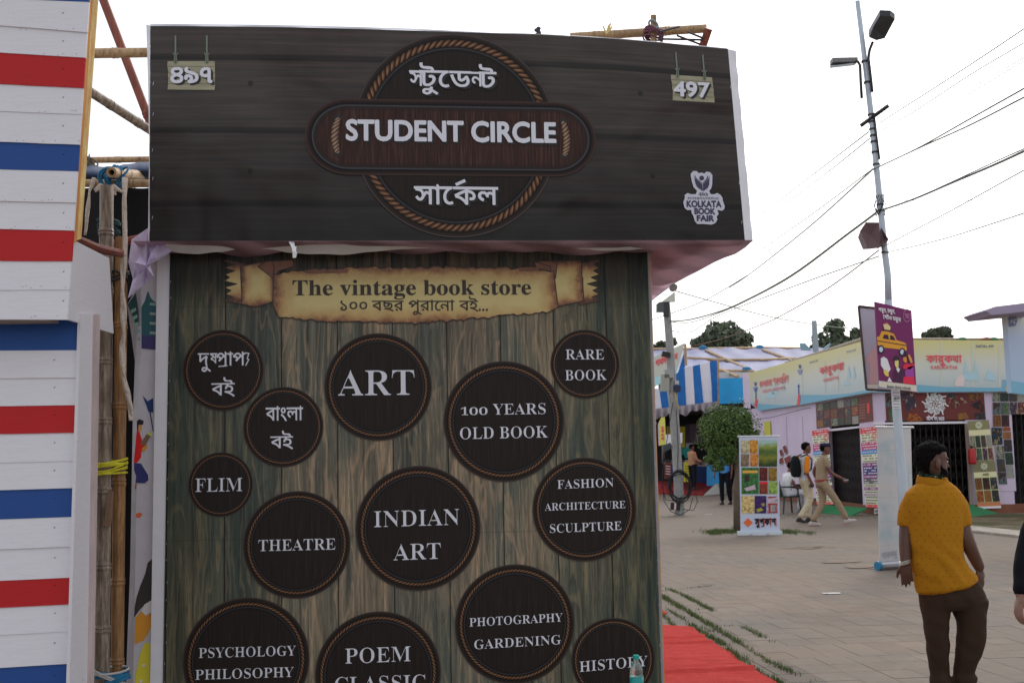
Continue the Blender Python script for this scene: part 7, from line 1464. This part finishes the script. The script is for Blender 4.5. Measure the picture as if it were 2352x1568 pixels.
def head(mb, c, yaw, s=1.0, pitch=0, tilt=0):
    """closed lofts of a head: skull with brow, cheeks, jaw and chin, nose, lips, ears; +y of the head is its face. Returns the frame"""
    R = Matrix.Rotation(math.radians(yaw), 3, 'Z') @ Matrix.Rotation(math.radians(pitch), 3, 'X') @ Matrix.Rotation(math.radians(tilt), 3, 'Y')
    T = lambda x, y, z: c + R @ (Vector((x, y, z))*s)
    rows = [(-.118, .078, .035, .022), (-.105, .090, .005, .038), (-.085, .094, -.022, .050), (-.06, .092, -.045, .059), (-.035, .092, -.068, .064), (-.01, .088, -.082, .068), (.012, .086, -.090, .071), (.035, .094, -.094, .073), (.06, .088, -.094, .073), (.085, .070, -.084, .064), (.105, .042, -.058, .045), (.118, .01, -.025, .02)]
    rings = []
    for z, f, b, w in rows:
        cy = (f+b)/2; h = (f-b)/2; rings.append([T(w*math.copysign(abs(math.cos(a))**.85, math.cos(a)), cy + h*math.copysign(abs(math.sin(a))**.9, math.sin(a)), z) for a in [2*math.pi*j/18 for j in range(18)]])
    mb.loft(rings)
    mb.loft([[T(x*k, y + .0, z) for x, y in ((-.013, .07), (.013, .07), (.009, f), (-.009, f))] for z, f, k in ((-.037, .100, 1.1), (-.028, .119, 1.3), (-.015, .114, 1.0), (.010, .099, .8), (.02, .09, .7))])
    for z, f in ((-.056, .101), (-.069, .099)): mb.ball(T(0, f-.006, z), (.022*s, .010*s, .0065*s), R, 10, 6)
    for sx in (-1, 1): mb.ball(T(sx*.0775, -.004, -.014), (.011*s, .021*s, .034*s), R @ Matrix.Rotation(.25*sx, 3, 'Z'), 10, 6)
    for sx in (-1, 1): mb.ball(T(sx*.032, .084, .024), (.022*s, .012*s, .007*s), R, 8, 5)
    return T, R
def eyes(parent, T, R, s):
    mb = MB()
    for sx in (-1, 1): mb.ball(T(sx*.031, .0845, .004), (.0115*s, .008*s, .0065*s), R, 8, 6)
    part('eyes', mb, mat((.5, .46, .42), .3, name='eye_white'), parent, kind='stuff', smooth=True); mb = MB()
    for sx in (-1, 1): mb.ball(T(sx*.031, .0905, .004), (.005*s, .003*s, .005*s), R, 8, 5)
    part('irises', mb, mat((.012, .008, .006), .3, name='iris'), parent, kind='stuff')
def hair(parent, T, R, s, mt, vox=.006, full=1.0, back_low=-.06, cap=False, nm='hair'):
    mb = MB(); g = .010*full; rows = [(back_low, -.022, -.046, .040), ((back_low-.035)/2, -.036, -.066, .050), (-.035, -.034, -.080-g*.6, .060), (-.012, -.028, -.092-g, .068+g*.1), (.012, -.010, -.098-g, .0735+g*.2), (.035, .018, -.102-g, .0755+g*.4), (.056, .062, -.103-g, .077+g*.5), (.072, .090, -.101-g, .076+g*.7), (.090, .084+g*.6, -.094-g, .070+g), (.105, .066+g, -.076-g, .056+g), (.122, .032+g, -.046-g, .034+g), (.130+g*.6, .008, -.018, .010)]
    rings = []
    for z, f, b, w in rows:
        cy = (f+b)/2; h = (f-b)/2; rings.append([T(w*math.cos(a), cy + h*math.sin(a), z) for a in [2*math.pi*j/18 for j in range(18)]])
    mb.loft(rings); return remesh(nm, mb, mt, parent, vox, 2, fold=lambda p: .006*noise.noise(p*75) + .005*noise.noise(p*32))
def hand(mb, w, d, up, s=1.0, side=1, curl=.35, spread=.12):
    """palm and five fingers: w wrist, d direction of the hand, up normal of its back, side +1/-1 puts the thumb"""
    d = d.normalized(); up = (up - d*up.dot(d)).normalized(); x = d.cross(up)*side
    pc = w + d*.045*s; R = Matrix((x, d, up)).transposed(); mb.ball(pc, (.041*s, .056*s, .018*s), R, 12, 8); mb.ball(w + d*.012*s, (.026*s, .03*s, .019*s), R, 10, 6)
    for i, (ox, L, oy) in enumerate(((.031, .070, .085), (.0105, .078, .092), (-.0105, .073, .089), (-.030, .058, .080))):
        b = w + d*oy*s + x*ox*s; a = spread*(1.2 - i*.8)*.5; dd = (d + x*a).normalized(); P = [b - dd*.018*s, b]; an = 0
        for q in range(3): an += curl*(.7 + .35*q + .12*i); st = (dd*math.cos(an) - up*math.sin(an)); P.append(P[-1] + st*L*s*(.45, .31, .24)[q])
        limb(mb, P, [.0095*s, .0094*s, .0086*s, .0078*s, .0066*s], 8)
    b = w + d*.028*s + x*.030*s; td = (x*.62 + d*.75 - up*.25).normalized(); t2 = (x*.25 + d*.9 - up*.45).normalized()
    limb(mb, [b - td*.015*s, b + td*.028*s, b + td*.028*s + t2*.03*s, b + td*.028*s + t2*.055*s], [.013*s, .0115*s, .010*s, .0075*s], 8)
def foot(mb, ank, d, s=1.0, sole=.0, h=.085):
    """a shoe: heel, instep and toe around the ankle point, d horizontal direction"""
    d = Vector(d).normalized(); z = Vector((0, 0, 1)); z = (z - d*z.dot(d)).normalized(); x = d.cross(z); rings = []
    for t, w, hh in ((-.075, .022, .045), (-.06, .034, .075), (-.03, .038, .095), (.0, .040, .098), (.05, .042, .078), (.10, .047, .056), (.145, .045, .045), (.18, .034, .034), (.195, .015, .022)):
        c = ank + d*t*s - z*h*s; rings.append([c + x*(w*s*math.cos(a)) + z*(hh*s*(.5 + .5*math.sin(a)) if math.sin(a) > -.2 else 0.0) for a in [2*math.pi*j/14 for j in range(14)]])
    mb.loft(rings)
SK_D = A(96, 60, 48, .62); MH = mat((.006, .005, .005), .9, spec=.08, bs=160, ba=.3, name='black_hair')
# ---------------------------------------------------------------- the man in the yellow shirt
YM = 7.7
def Pm(u, v, dy=0): return atY(u, v, YM + dy)
K = YM/FOC
pc = onZ(2188, 1592); man = thing('person', 'man seen from behind in a dotted yellow polo shirt and brown trousers', 'person', (pc.x, YM, 0))
SKM = (.120, .056, .037); SKL = (.20, .10, .07)
body = MB()
hc = Pm(2141, 1061, -.01); T, R = head(body, hc, -80, 1.02, -2)
limb(body, [Pm(2141, 1130, .03), Pm(2141, 1100, .01), Pm(2141, 1072, .0)], [.075, .062, .060], 14)
def torso(mb, rows, X=Vector((1, 0, 0)), Yd=Vector((0, 1, 0)), n=20, sq=.85):
    rings = []
    for (uL, uR, v, dep, dy, *tl) in rows:
        c = Pm((uL+uR)/2, v, dy); w = (uR-uL)/2*K; tz = Vector((0, 0, K*(tl[0] if tl else 0))); rings.append([c + tz*math.cos(a) + X*(w*math.copysign(abs(math.cos(a))**sq, math.cos(a))) + Yd*(dep*math.sin(a)) for a in [2*math.pi*j/n for j in range(n)]])
    mb.loft(rings)
torso(body, [(2112, 2178, 1118, .06, .0), (2092, 2196, 1132, .085, 0), (2090, 2202, 1200, .10, 0), (2096, 2206, 1290, .10, 0), (2112, 2226, 1350, .10, 0), (2118, 2244, 1390, .10, 0)])
# arms: left one hangs by the side, right one swings a little away with the hand at the hip
limb(body, [Pm(2096, 1150, .03), Pm(2084, 1205, .03), Pm(2080, 1250, .0), Pm(2080, 1292, -.03)], [.045, .050, .043, .032], 12)
limb(body, [Pm(2192, 1150, 0), Pm(2208, 1200, 0), Pm(2225, 1250, -.02), Pm(2250, 1303, .02)], [.046, .050, .048, .034], 12)
hand(body, Pm(2079, 1292, -.03), Vector((.10, .05, -1)), Vector((-.25, -1, -.1)), .98, 1, .22)
hand(body, Pm(2249, 1306, .02), Vector((.04, .02, -1)), Vector((.55, -.8, 0)), 1.0, -1, .42)
for (a, b, c_) in (((2150, 1380), (2151, 1465), (2162, 1560)), ((2226, 1380), (2226, 1465), (2214, 1556))): limb(body, [Pm(*a), Pm(*b), Pm(*c_, .02)], [.075, .052, .036], 12)
bo = remesh('body', body, _skin(SKM), man, .0062, 2)
eyes(man, T, R, 1.0); hair(man, T, R, 1.02, MH, .006, 1.35, -.105)
mb = MB(); rings = []
for z, f, b, w in ((-.124, .080, .03, .026), (-.108, .098, .0, .046), (-.085, .101, -.014, .057), (-.062, .100, -.010, .064), (-.045, .085, -.004, .0665), (-.032, .050, .004, .069), (-.01, .030, .014, .0715), (.02, .026, .010, .0745)):
    cy = (f+b)/2; h = (f-b)/2; rings.append([T(w*math.cos(a), cy+h*math.sin(a), z) for a in [2*math.pi*j/18 for j in range(18)]])
mb.loft(rings); remesh('beard', mb, MH, man, .006, 2, fold=lambda p: .002*noise.noise(p*120))
MYEL = m_fabric((.45, .195, .010), 'yellow_pique', 5, .6, (.37, .155, .008), dots=.046)
sh = MB()
torso(sh, [(2116, 2172, 1103, .070, -.01), (2106, 2182, 1108, .085, .0), (2094, 2194, 1117, .10, .0), (2080, 2206, 1130, .112, 0), (2076, 2211, 1150, .122, 0), (2079, 2210, 1172, .128, 0), (2083, 2210, 1200, .130, 0), (2087, 2210, 1245, .128, -.005), (2092, 2214, 1285, .13, -.01, 3), (2098, 2229, 1315, .132, -.012, 7), (2103, 2240, 1332, .134, -.012, 11), (2106, 2245, 1346, .136, -.012, 13), (2122, 2232, 1353, .125, -.012, 12)])
sleeve_rings = []
for (pts, rr_) in (((Pm(2102, 1128, .015), Pm(2096, 1146, .02), Pm(2089, 1166, .025), Pm(2085, 1185, .03), Pm(2084, 1207, .03)), (.030, .056, .062, .063, .062)), ((Pm(2184, 1126, 0), Pm(2192, 1144, 0), Pm(2201, 1162, 0), Pm(2206, 1184, 0), Pm(2209, 1207, 0)), (.030, .058, .064, .063, .062))):
    sh.tube(list(pts), list(rr_), 16)
def folds(p):
    a = (p.z*1.0 + (p.x - pc.x)*.9); return (.0055*math.sin(a*44 + 4*noise.noise(p*5))*max(0, min(1, (1.10 - p.z)*3)) + .006*noise.noise(p*4))*min(1, max(0, (p.z - .72)*14)) + .005*noise.noise(Vector((p.x*12, p.y*12, p.z*5))) + .0012*noise.noise(Vector((p.x*30, p.y*30, p.z*16)))
so = remesh('polo_shirt', sh, MYEL, man, .009, 3, fold=folds)
mb = MB(); c0 = Pm(2141, 1100, .0)
for k, (r0, z0) in enumerate(((.079, -.018), (.082, .0), (.078, .022), (.074, .030))): pass
rings = [[c0 + Vector((r0*math.cos(a)*1.05, r0*math.sin(a)*.92, z0 - .018*math.sin(a)*0 + .012*math.sin(a))) for a in [2*math.pi*j/28 for j in range(28)]] for r0, z0 in ((.098, -.030), (.100, -.020), (.090, .016), (.086, .024), (.080, .022), (.082, -.028))]
mb.loft(rings); part('collar', mb, m_fabric((.43, .18, .010), 'yellow_collar', 8, .3), man, smooth=True)
mb = MB(); cg = [(.012, .010, .009), (.05, .06, .03)]
n = NT('camouflage_scarf', .9, .1); g = n.noise(n.tc(), 34, 2, .5); mcam = n.out(n.ramp(g, [(.42, (.010, .016, .012)), (.5, (.05, .065, .035)), (.6, (.02, .022, .016)), (.66, (.22, .19, .12))], 'CONSTANT'))
for k in range(3): mb.tube([c0 + Vector(((.074 - k*.004)*math.cos(a)*1.1 + .006, (.070 - k*.003)*math.sin(a), .008 + k*.010 + .005*math.sin(a*2+k) - .012*math.cos(a))) for a in [2*math.pi*j/24 for j in range(25)]], .013, 7, cap=False)
part('scarf', mb, mcam, man, smooth=True)
for (a, b, r_) in ((Pm(2066, 1203), Pm(2088, 1206), .063), (Pm(2188, 1206), Pm(2228, 1200), .068)): pass
MTR = m_fabric((.052, .030, .019), 'brown_cotton', 7, .8)
tr = MB()
def prow(rows, mb=tr): torso(mb, rows)
prow([(2112, 2240, 1318, .115, 0), (2110, 2252, 1345, .125, 0), (2112, 2262, 1368, .13, 0), (2116, 2266, 1388, .12, 0), (2122, 2262, 1400, .10, 0)])
def leg(rows):
    rings = []
    for (uL, uR, v, dep, dy) in rows: c = Pm((uL+uR)/2, v, dy); w = (uR-uL)/2*K; rings.append([c + Vector((w*math.cos(a), dep*math.sin(a), 0)) for a in [2*math.pi*j/18 for j in range(18)]])
    tr.loft(rings)
leg([(2113, 2182, 1375, .11, 0), (2118, 2182, 1400, .105, 0), (2122, 2178, 1430, .092, -.01), (2125, 2176, 1455, .080, -.015), (2128, 2180, 1475, .078, -.01), (2130, 2180, 1505, .072, 0), (2135, 2180, 1535, .062, .01), (2138, 2182, 1548, .064, .015), (2136, 2184, 1556, .066, .015), (2136, 2186, 1566, .066, .015), (2140, 2184, 1572, .06, .015)])
leg([(2184, 2268, 1375, .115, 0), (2188, 2267, 1398, .11, 0), (2198, 2264, 1425, .10, -.01), (2200, 2262, 1455, .086, -.015), (2197, 2260, 1480, .082, -.01), (2193, 2252, 1510, .076, 0), (2191, 2241, 1535, .064, .01), (2190, 2238, 1545, .062, .015), (2187, 2244, 1553, .068, .015), (2189, 2244, 1562, .066, .015), (2192, 2240, 1570, .06, .015)])
def wr(p): return .009*noise.noise(Vector((p.x*8, p.y*8, p.z*12 + p.x*9))) + .0015*noise.noise(Vector((p.x*22, p.y*22, p.z*40)))
remesh('trousers', tr, MTR, man, .010, 2, fold=wr)
for (u, dx) in ((2160, -.12), (2215, .14)):
    mb = MB(); foot(mb, Vector((Pm(u, 1570).x, YM + .015, .085)), (dx, 1, 0)); remesh('shoe', mb, mat((.03, .022, .018), .6, name='dark_shoe'), man, .008, 2)
mb = MB(); w_ = Pm(2079, 1287, -.028)
for k in range(3): mb.tube([w_ + Vector((.033*math.cos(a), .033*math.sin(a), .010*math.cos(a) - k*.008)) for a in [2*math.pi*j/16 for j in range(17)]], .0045, 5, cap=False)
part('bracelet', mb, mat((.45, .43, .38), .35, metal=.6, name='bead_metal'), man)
# ---------------------------------------------------------------- people farther off, built on a skeleton in their own frame
def person(label, loc, yaw, H, cols, J, extras=None, skin=SK_D, hat=None, vox=.013, lift=0):
    """J: joints in metres for a 1.72 m figure, x to its left hand side being negative, y forward, z up"""
    k = H/1.72; R = Matrix.Rotation(math.radians(yaw), 3, 'Z'); L = Vector(loc); X = R @ Vector((1, 0, 0)); Yd = R @ Vector((0, 1, 0))
    W = lambda p: L + R @ (Vector(p)*k); t = thing('person', label, 'person', loc); t_ = {n: W(p) for n, p in J.items()}; sk_ = _skin(skin)
    b = MB(); hT, hR = head(b, t_['head'], yaw + J.get('_hy', 0) if not isinstance(J.get('_hy', 0), Vector) else yaw, k, J.get('_hp', 0)); 
    limb(b, [t_['neck'] - Vector((0, 0, .06*k)), t_['neck'], t_['head'] - Vector((0, 0, .05*k))], [.06*k, .052*k, .052*k])
    def tor(mb, rows):
        mb.loft([[W(c) + X*(w*k*math.cos(a)) + Yd*(d*k*math.sin(a)) for a in [2*math.pi*j/16 for j in range(16)]] for c, w, d in rows])
    n_, p_ = Vector(J['neck']), Vector(J['pelvis']); mid = lambda f: p_.lerp(n_, f)
    tor(b, [(mid(-.05), .12, .09), (mid(.3), .13, .09), (mid(.75), .15, .10), (mid(.95), .12, .07)])
    for s in 'lr':
        limb(b, [t_['sh'+s], t_['el'+s], t_['wr'+s]], [.045*k, .038*k, .026*k]); hd = (t_['wr'+s]-t_['el'+s]).normalized(); hand(b, t_['wr'+s], hd, X*(1 if s == 'r' else -1), .95*k, 1 if s == 'r' else -1, .4)
        limb(b, [t_['hp'+s], t_['kn'+s], t_['an'+s]], [.075*k, .05*k, .036*k])
    remesh('body', b, sk_, t, vox*.8, 1); hm = hat or MH
    hair(t, hT, hR, k, MH, .012, 1.0, -.05)
    if hat:
        mb = MB(); mb.loft([[hT(w*math.cos(a), cy + h*math.sin(a), z) for a in [2*math.pi*j/16 for j in range(16)]] for z, w, cy, h in ((.050, .082, .0, .104), (.072, .092, .004, .112), (.10, .098, .012, .118), (.122, .085, .012, .105), (.132, .04, .01, .05))]); part('beret', mb, hat, t, smooth=True)
    s = MB(); tor(s, [(mid(-.10), .155, .12), (mid(.1), .152, .125), (mid(.35), .152, .125), (mid(.65), .168, .13), (mid(.85), .165, .115), (mid(.97), .10, .075), (mid(1.05), .062, .06)])
    el = cols.get('sleeve', .55)
    if 'sleeve_col' not in cols:
        for q in 'lr': limb(s, [t_['sh'+q], t_['sh'+q].lerp(t_['el'+q], el) if el <= 1 else t_['el'+q]] + ([t_['el'+q].lerp(t_['wr'+q], el-1)] if el > 1 else []), [.062*k, .055*k] + ([.045*k] if el > 1 else []))
    remesh(cols.get('top_name', 'shirt'), s, cols['top'], t, vox, 2, fold=lambda p: .006*noise.noise(p*12))
    if 'sleeve_col' in cols:
        for q in 'lr': s = MB(); limb(s, [t_['sh'+q], t_['sh'+q].lerp(t_['el'+q], min(el, 1))] + ([t_['el'+q].lerp(t_['wr'+q], el-1)] if el > 1 else []), [.060*k, .056*k] + ([.045*k] if el > 1 else [])); remesh('sleeve', s, cols['sleeve_col'], t, vox, 2)
    s = MB(); tor(s, [(mid(-.22), .12, .10), (mid(-.12), .158, .125), (mid(.0), .152, .118), (mid(.12), .142, .11)])
    for q in 'lr': limb(s, [t_['hp'+q], t_['kn'+q], t_['an'+q].lerp(t_['kn'+q], .10)], [.095*k, .075*k, .062*k])
    remesh('trousers', s, cols['leg'], t, vox, 2, fold=lambda p: .007*noise.noise(Vector((p.x*9, p.y*9, p.z*16))))
    for q in 'lr':
        s = MB(); fd = R @ Vector(J.get('f'+q, (0, 1, 0))); foot(s, t_['an'+q], fd, k); remesh('shoe', s, cols['shoe'], t, .009, 1)
    if extras: extras(t, W, k, X, Yd, R, t_, tor, mid)
    return t
STAND = dict(head=(0, .02, 1.60), neck=(0, 0, 1.45), pelvis=(0, 0, .95), shl=(-.18, 0, 1.40), shr=(.18, 0, 1.40), ell=(-.22, -.02, 1.12), elr=(.22, -.02, 1.12), wrl=(-.22, .04, .87), wrr=(.22, .04, .87), hpl=(-.09, 0, .92), hpr=(.09, 0, .92), knl=(-.10, .02, .50), knr=(.10, .02, .50), anl=(-.10, 0, .085), anr=(.10, 0, .085))
def joints(**k): j = dict(STAND); j.update(k); return {a: b for a, b in j.items()}
class JJ(dict): pass
_person = person
def person(label, loc, yaw, H, cols, J, **kw):
    hy = J.pop('_hy', 0); hp = J.pop('_hp', 0); feet = {k: J.pop(k) for k in ('fl', 'fr') if k in J}; j2 = JJ(J)
    base_items = J.items
    class J3(dict):
        def get(s, k, d=None):
            if k == '_hy': return hy
            if k == '_hp': return hp
            if k in ('fl', 'fr'): return feet.get(k, d)
            return dict.get(s, k, d)
    return _person(label, loc, yaw, H, cols, J3(J), **kw)
M_KHAKI = m_fabric(A(138, 120, 98, .68), 'khaki', 10, .6); M_SHOEW = mat((.5, .45, .42), .6, name='pale_shoe'); M_SHOED = mat((.02, .018, .018), .6, name='black_shoe')
# police man walking right
g0 = onZ(1893, 1207)
def police_x(t, W, k, X, Yd, R, j, tor, mid):
    mb = MB(); tor(mb, [(mid(-.02), .172, .142), (mid(.07), .172, .142)]); part('belt', mb, mat((.28, .035, .02), .5, name='red_belt'), t)
    mb = MB(); mb.box(W((.115, .11, 1.33)), (.02*k, .03*k, .012*k), R); mb.box(W((.17, 0, 1.435)), (.03, .05, .008), R); part('shoulder_badge', mb, mat((.4, .38, .34), .5, name='badge'), t, kind='stuff')
    for q in 'lr': mb = MB(); fd = R @ Vector({'l': (0, 1, -.05), 'r': (0, 1, .25)}[q]); a = j['an'+q]; mb.tube([a + fd*-.07 - Vector((0, 0, .083)), a + fd*.19 - Vector((0, 0, .083))], .040, 8, flat=.3, ref=tuple(fd.cross(Vector((0,0,1))))); part('sole', mb, mat((.5, .08, .06), .6, name='red_sole'), t)
    mb = MB(); mb.box(j['wrr'] + Yd*.07 + Vector((0, 0, -.03)), (.02, .05, .015), R); part('phone', mb, mat((.3, .32, .36), .3, name='phone'), t)
person('uniformed man in khaki with a navy beret and red belt walking to the right', (g0.x, g0.y, 0), -86, 1.70, dict(top=M_KHAKI, leg=M_KHAKI, shoe=M_SHOEW, sleeve=.62), joints(head=(0, .09, 1.60), neck=(0, .05, 1.45), pelvis=(0, -.02, .93), shl=(-.17, .05, 1.39), shr=(.18, .03, 1.39), ell=(-.21, -.10, 1.14), wrl=(-.22, -.02, .92), elr=(.22, .10, 1.13), wrr=(.22, .36, .98), hpl=(-.09, -.02, .91), hpr=(.09, -.02, .91), knl=(-.10, .02, .50), anl=(-.10, -.22, .09), knr=(.10, .24, .53), anr=(.10, .46, .14), fl=(0, 1, -.0), fr=(0, 1, .22)), extras=police_x, hat=mat((.010, .014, .05), .8, name='navy_beret'))
# man with backpack
g0 = onZ(1852, 1199)
def pack_x(t, W, k, X, Yd, R, j, tor, mid):
    mb = MB(); rings = []
    for z, w, d in ((.98, .10, .05), (1.02, .15, .09), (1.15, .16, .11), (1.32, .15, .10), (1.42, .11, .06), (1.45, .05, .03)): rings.append([W((0, -.20, z)) + X*(w*k*math.cos(a)) + Yd*(d*k*math.sin(a)) for a in [2*math.pi*i/16 for i in range(16)]])
    mb.loft(rings); remesh('backpack', mb, m_fabric((.010, .013, .014), 'black_nylon', 9, .4), t, .014, 2)
    for s in (-1, 1): mb = MB(); mb.tube([W((s*.11, -.13, 1.42)), W((s*.13, .02, 1.475)), W((s*.13, .13, 1.36)), W((s*.15, .10, 1.15)), W((s*.16, -.08, 1.05))], .017*k, 6); part('backpack_strap', mb, mat((.012, .02, .018), .7, name='strap'), t)
    mb = MB(); mb.ball(W((.0, .12, 1.415)), (.02, .02, .03)); part('red_badge', mb, mat((.4, .02, .02), .6, name='red'), t)
    mb = MB(); mb.box(j['wrr'] + Vector((0, 0, -.09)), (.03, .05, .02), R); part('phone', mb, mat((.012, .012, .014), .4, name='phone'), t)
person('man in white shirt with orange sleeves carrying a black backpack', (g0.x, g0.y, 0), -78, 1.72, dict(top=m_fabric(A(176, 176, 180, .62), 'white_cotton', 10, .5), sleeve_col=m_fabric(A(196, 112, 30, .62), 'orange_cotton', 12, .5), leg=m_fabric(A(168, 156, 132, .62), 'cream_cotton', 10, .6), shoe=M_SHOED, sleeve=1.05), joints(head=(0, .07, 1.61), neck=(0, .03, 1.46), pelvis=(0, 0, .94), ell=(-.22, -.02, 1.12), wrl=(-.22, .12, .92), elr=(.22, -.05, 1.12), wrr=(.22, .05, .88), knl=(-.10, .12, .52), anl=(-.10, .10, .085), knr=(.10, .06, .50), anr=(.10, -.20, .10), fr=(0, 1, -.15)), extras=pack_x)
# seated man
g0 = onZ(1812, 1178); seat_j = joints(head=(.02, .10, 1.17), neck=(0, .03, 1.02), pelvis=(0, -.05, .52), shl=(-.19, .02, .97), shr=(.19, .02, .97), ell=(-.22, .06, .70), wrl=(-.10, .28, .64), elr=(.24, .06, .70), wrr=(.10, .28, .64), hpl=(-.09, -.02, .50), hpr=(.09, -.02, .50), knl=(-.13, .40, .50), knr=(.13, .40, .50), anl=(-.12, .38, .085), anr=(.12, .42, .085), _hp=-25)
def seat_x(t, W, k, X, Yd, R, j, tor, mid):
    mb = MB(); mb.box(W((0, .32, .66)), (.09, .05, .07), R); part('black_bag', mb, mat((.015, .014, .014), .7, name='bag'), t)
person('seated man in white on a dark plastic chair behind the roll up banner', (g0.x, g0.y, 0), -74, 1.68, dict(top=m_fabric(A(190, 192, 200, .62), 'white_cloth', 10, .5), leg=m_fabric(A(180, 180, 186, .62), 'white_trouser', 10, .5), shoe=mat((.25, .28, .32), .6, name='grey_shoe'), sleeve=.6), seat_j, extras=seat_x)
ch = thing('plastic_chair', 'dark green plastic chair under the seated man in white', 'chair', (g0.x, g0.y, 0)); R = Matrix.Rotation(math.radians(-74), 3, 'Z'); W = lambda p: Vector((g0.x, g0.y, 0)) + R @ Vector(p); MPL = mat((.012, .03, .024), .45, name='green_plastic')
mb = MB(); mb.slab([W((-.23, -.26, .43)), W((.23, -.26, .43)), W((.23, .2, .43)), W((-.23, .2, .43))], (0, 0, 1), .03); part('seat', mb, MPL, ch)
for x, y, dx, dy in ((-.2, -.22, -.03, -.06), (.2, -.22, .03, -.06), (-.2, .18, -.03, .04), (.2, .18, .03, .04)): mb = MB(); mb.tube([W((x, y, .42)), W((x+dx, y+dy, 0))], .022, 6); part('leg', mb, MPL, ch)
mb = MB(); mb.grid(lambda a, b: W(((a-.5)*.46, -.26 - .10*b - .05*math.sin(a*math.pi), .43 + .42*b)), 8, 6); part('backrest', mb, MPL, ch, smooth=True)
for s in (-1, 1): mb = MB(); mb.tube([W((s*.24, -.34, .66)), W((s*.25, 0, .66)), W((s*.24, .14, .62)), W((s*.22, .16, .43))], .02, 6); part('armrest', mb, MPL, ch)
# tan shirted man at the far stall, blue shirted man behind the tree, shadowed seller
g0 = atY(1591, 1124, 42.0); person('man in a tan shirt and dark trousers standing at the far book stall', (g0.x, 42.0, g0.z), -62, 1.60, dict(top=m_fabric(A(150, 112, 86, .62), 'tan_shirt', 9, .3), leg=m_fabric((.012, .013, .018), 'dark_trouser', 9, .3), shoe=M_SHOED, sleeve=1.8), joints(ell=(-.2, .08, 1.14), wrl=(-.16, .34, 1.06), elr=(.2, .08, 1.14), wrr=(.16, .34, 1.06)), vox=.02)
g0 = onZ(1667, 1158); person('man in a light blue shirt and dark trousers half hidden behind the round tree', (g0.x, g0.y, 0), 150, 1.72, dict(top=m_fabric(A(64, 120, 176, .62), 'blue_shirt', 9, .3), leg=m_fabric((.010, .011, .016), 'black_trouser', 9, .3), shoe=M_SHOED, sleeve=.6), joints(elr=(.24, .02, 1.12), wrr=(.28, .10, .88), anl=(-.10, -.16, .085), knl=(-.10, -.02, .5)), vox=.02)
g0 = atY(1560, 1085, 46.3); person('shadowed seller sitting behind the far blue table', (g0.x, 46.3, .1), 190, 1.6, dict(top=m_fabric((.02, .02, .03), 'dark_shirt', 9, .3), leg=m_fabric((.01, .01, .012), 'dark_trouser', 9, .3), shoe=M_SHOED, sleeve=.6), joints(head=(0, .05, 1.50), neck=(0, .02, 1.36)), vox=.025)
# person in black cut by the right edge
g0 = Vector((atY(2480, 1400, 6.15).x, 6.15, 0)); 
def edge_x(t, W, k, X, Yd, R, j, tor, mid): pass
e1, e2, e3 = atY(2372, 1180, 6.15), atY(2350, 1290, 6.1), atY(2341, 1366, 6.05); hR0 = Matrix.Rotation(math.radians(10), 3, 'Z').inverted()
def loc_(p): q = hR0 @ (p - g0); return (q.x, q.y, q.z)
person('person in black long sleeves cut off by the right edge of the photo', tuple(g0), 10, 1.72, dict(top=m_fabric((.006, .006, .009), 'black_jersey', 9, .6), leg=m_fabric((.015, .016, .022), 'dark_jeans', 9, .5), shoe=M_SHOED, sleeve=1.9), joints(shl=loc_(atY(2412, 1105, 6.15)), ell=loc_(atY(2362, 1250, 6.1)), wrl=loc_(atY(2344, 1368, 6.0)), shr=(.18, 0, 1.40)), skin=(.25, .13, .09), vox=.008)
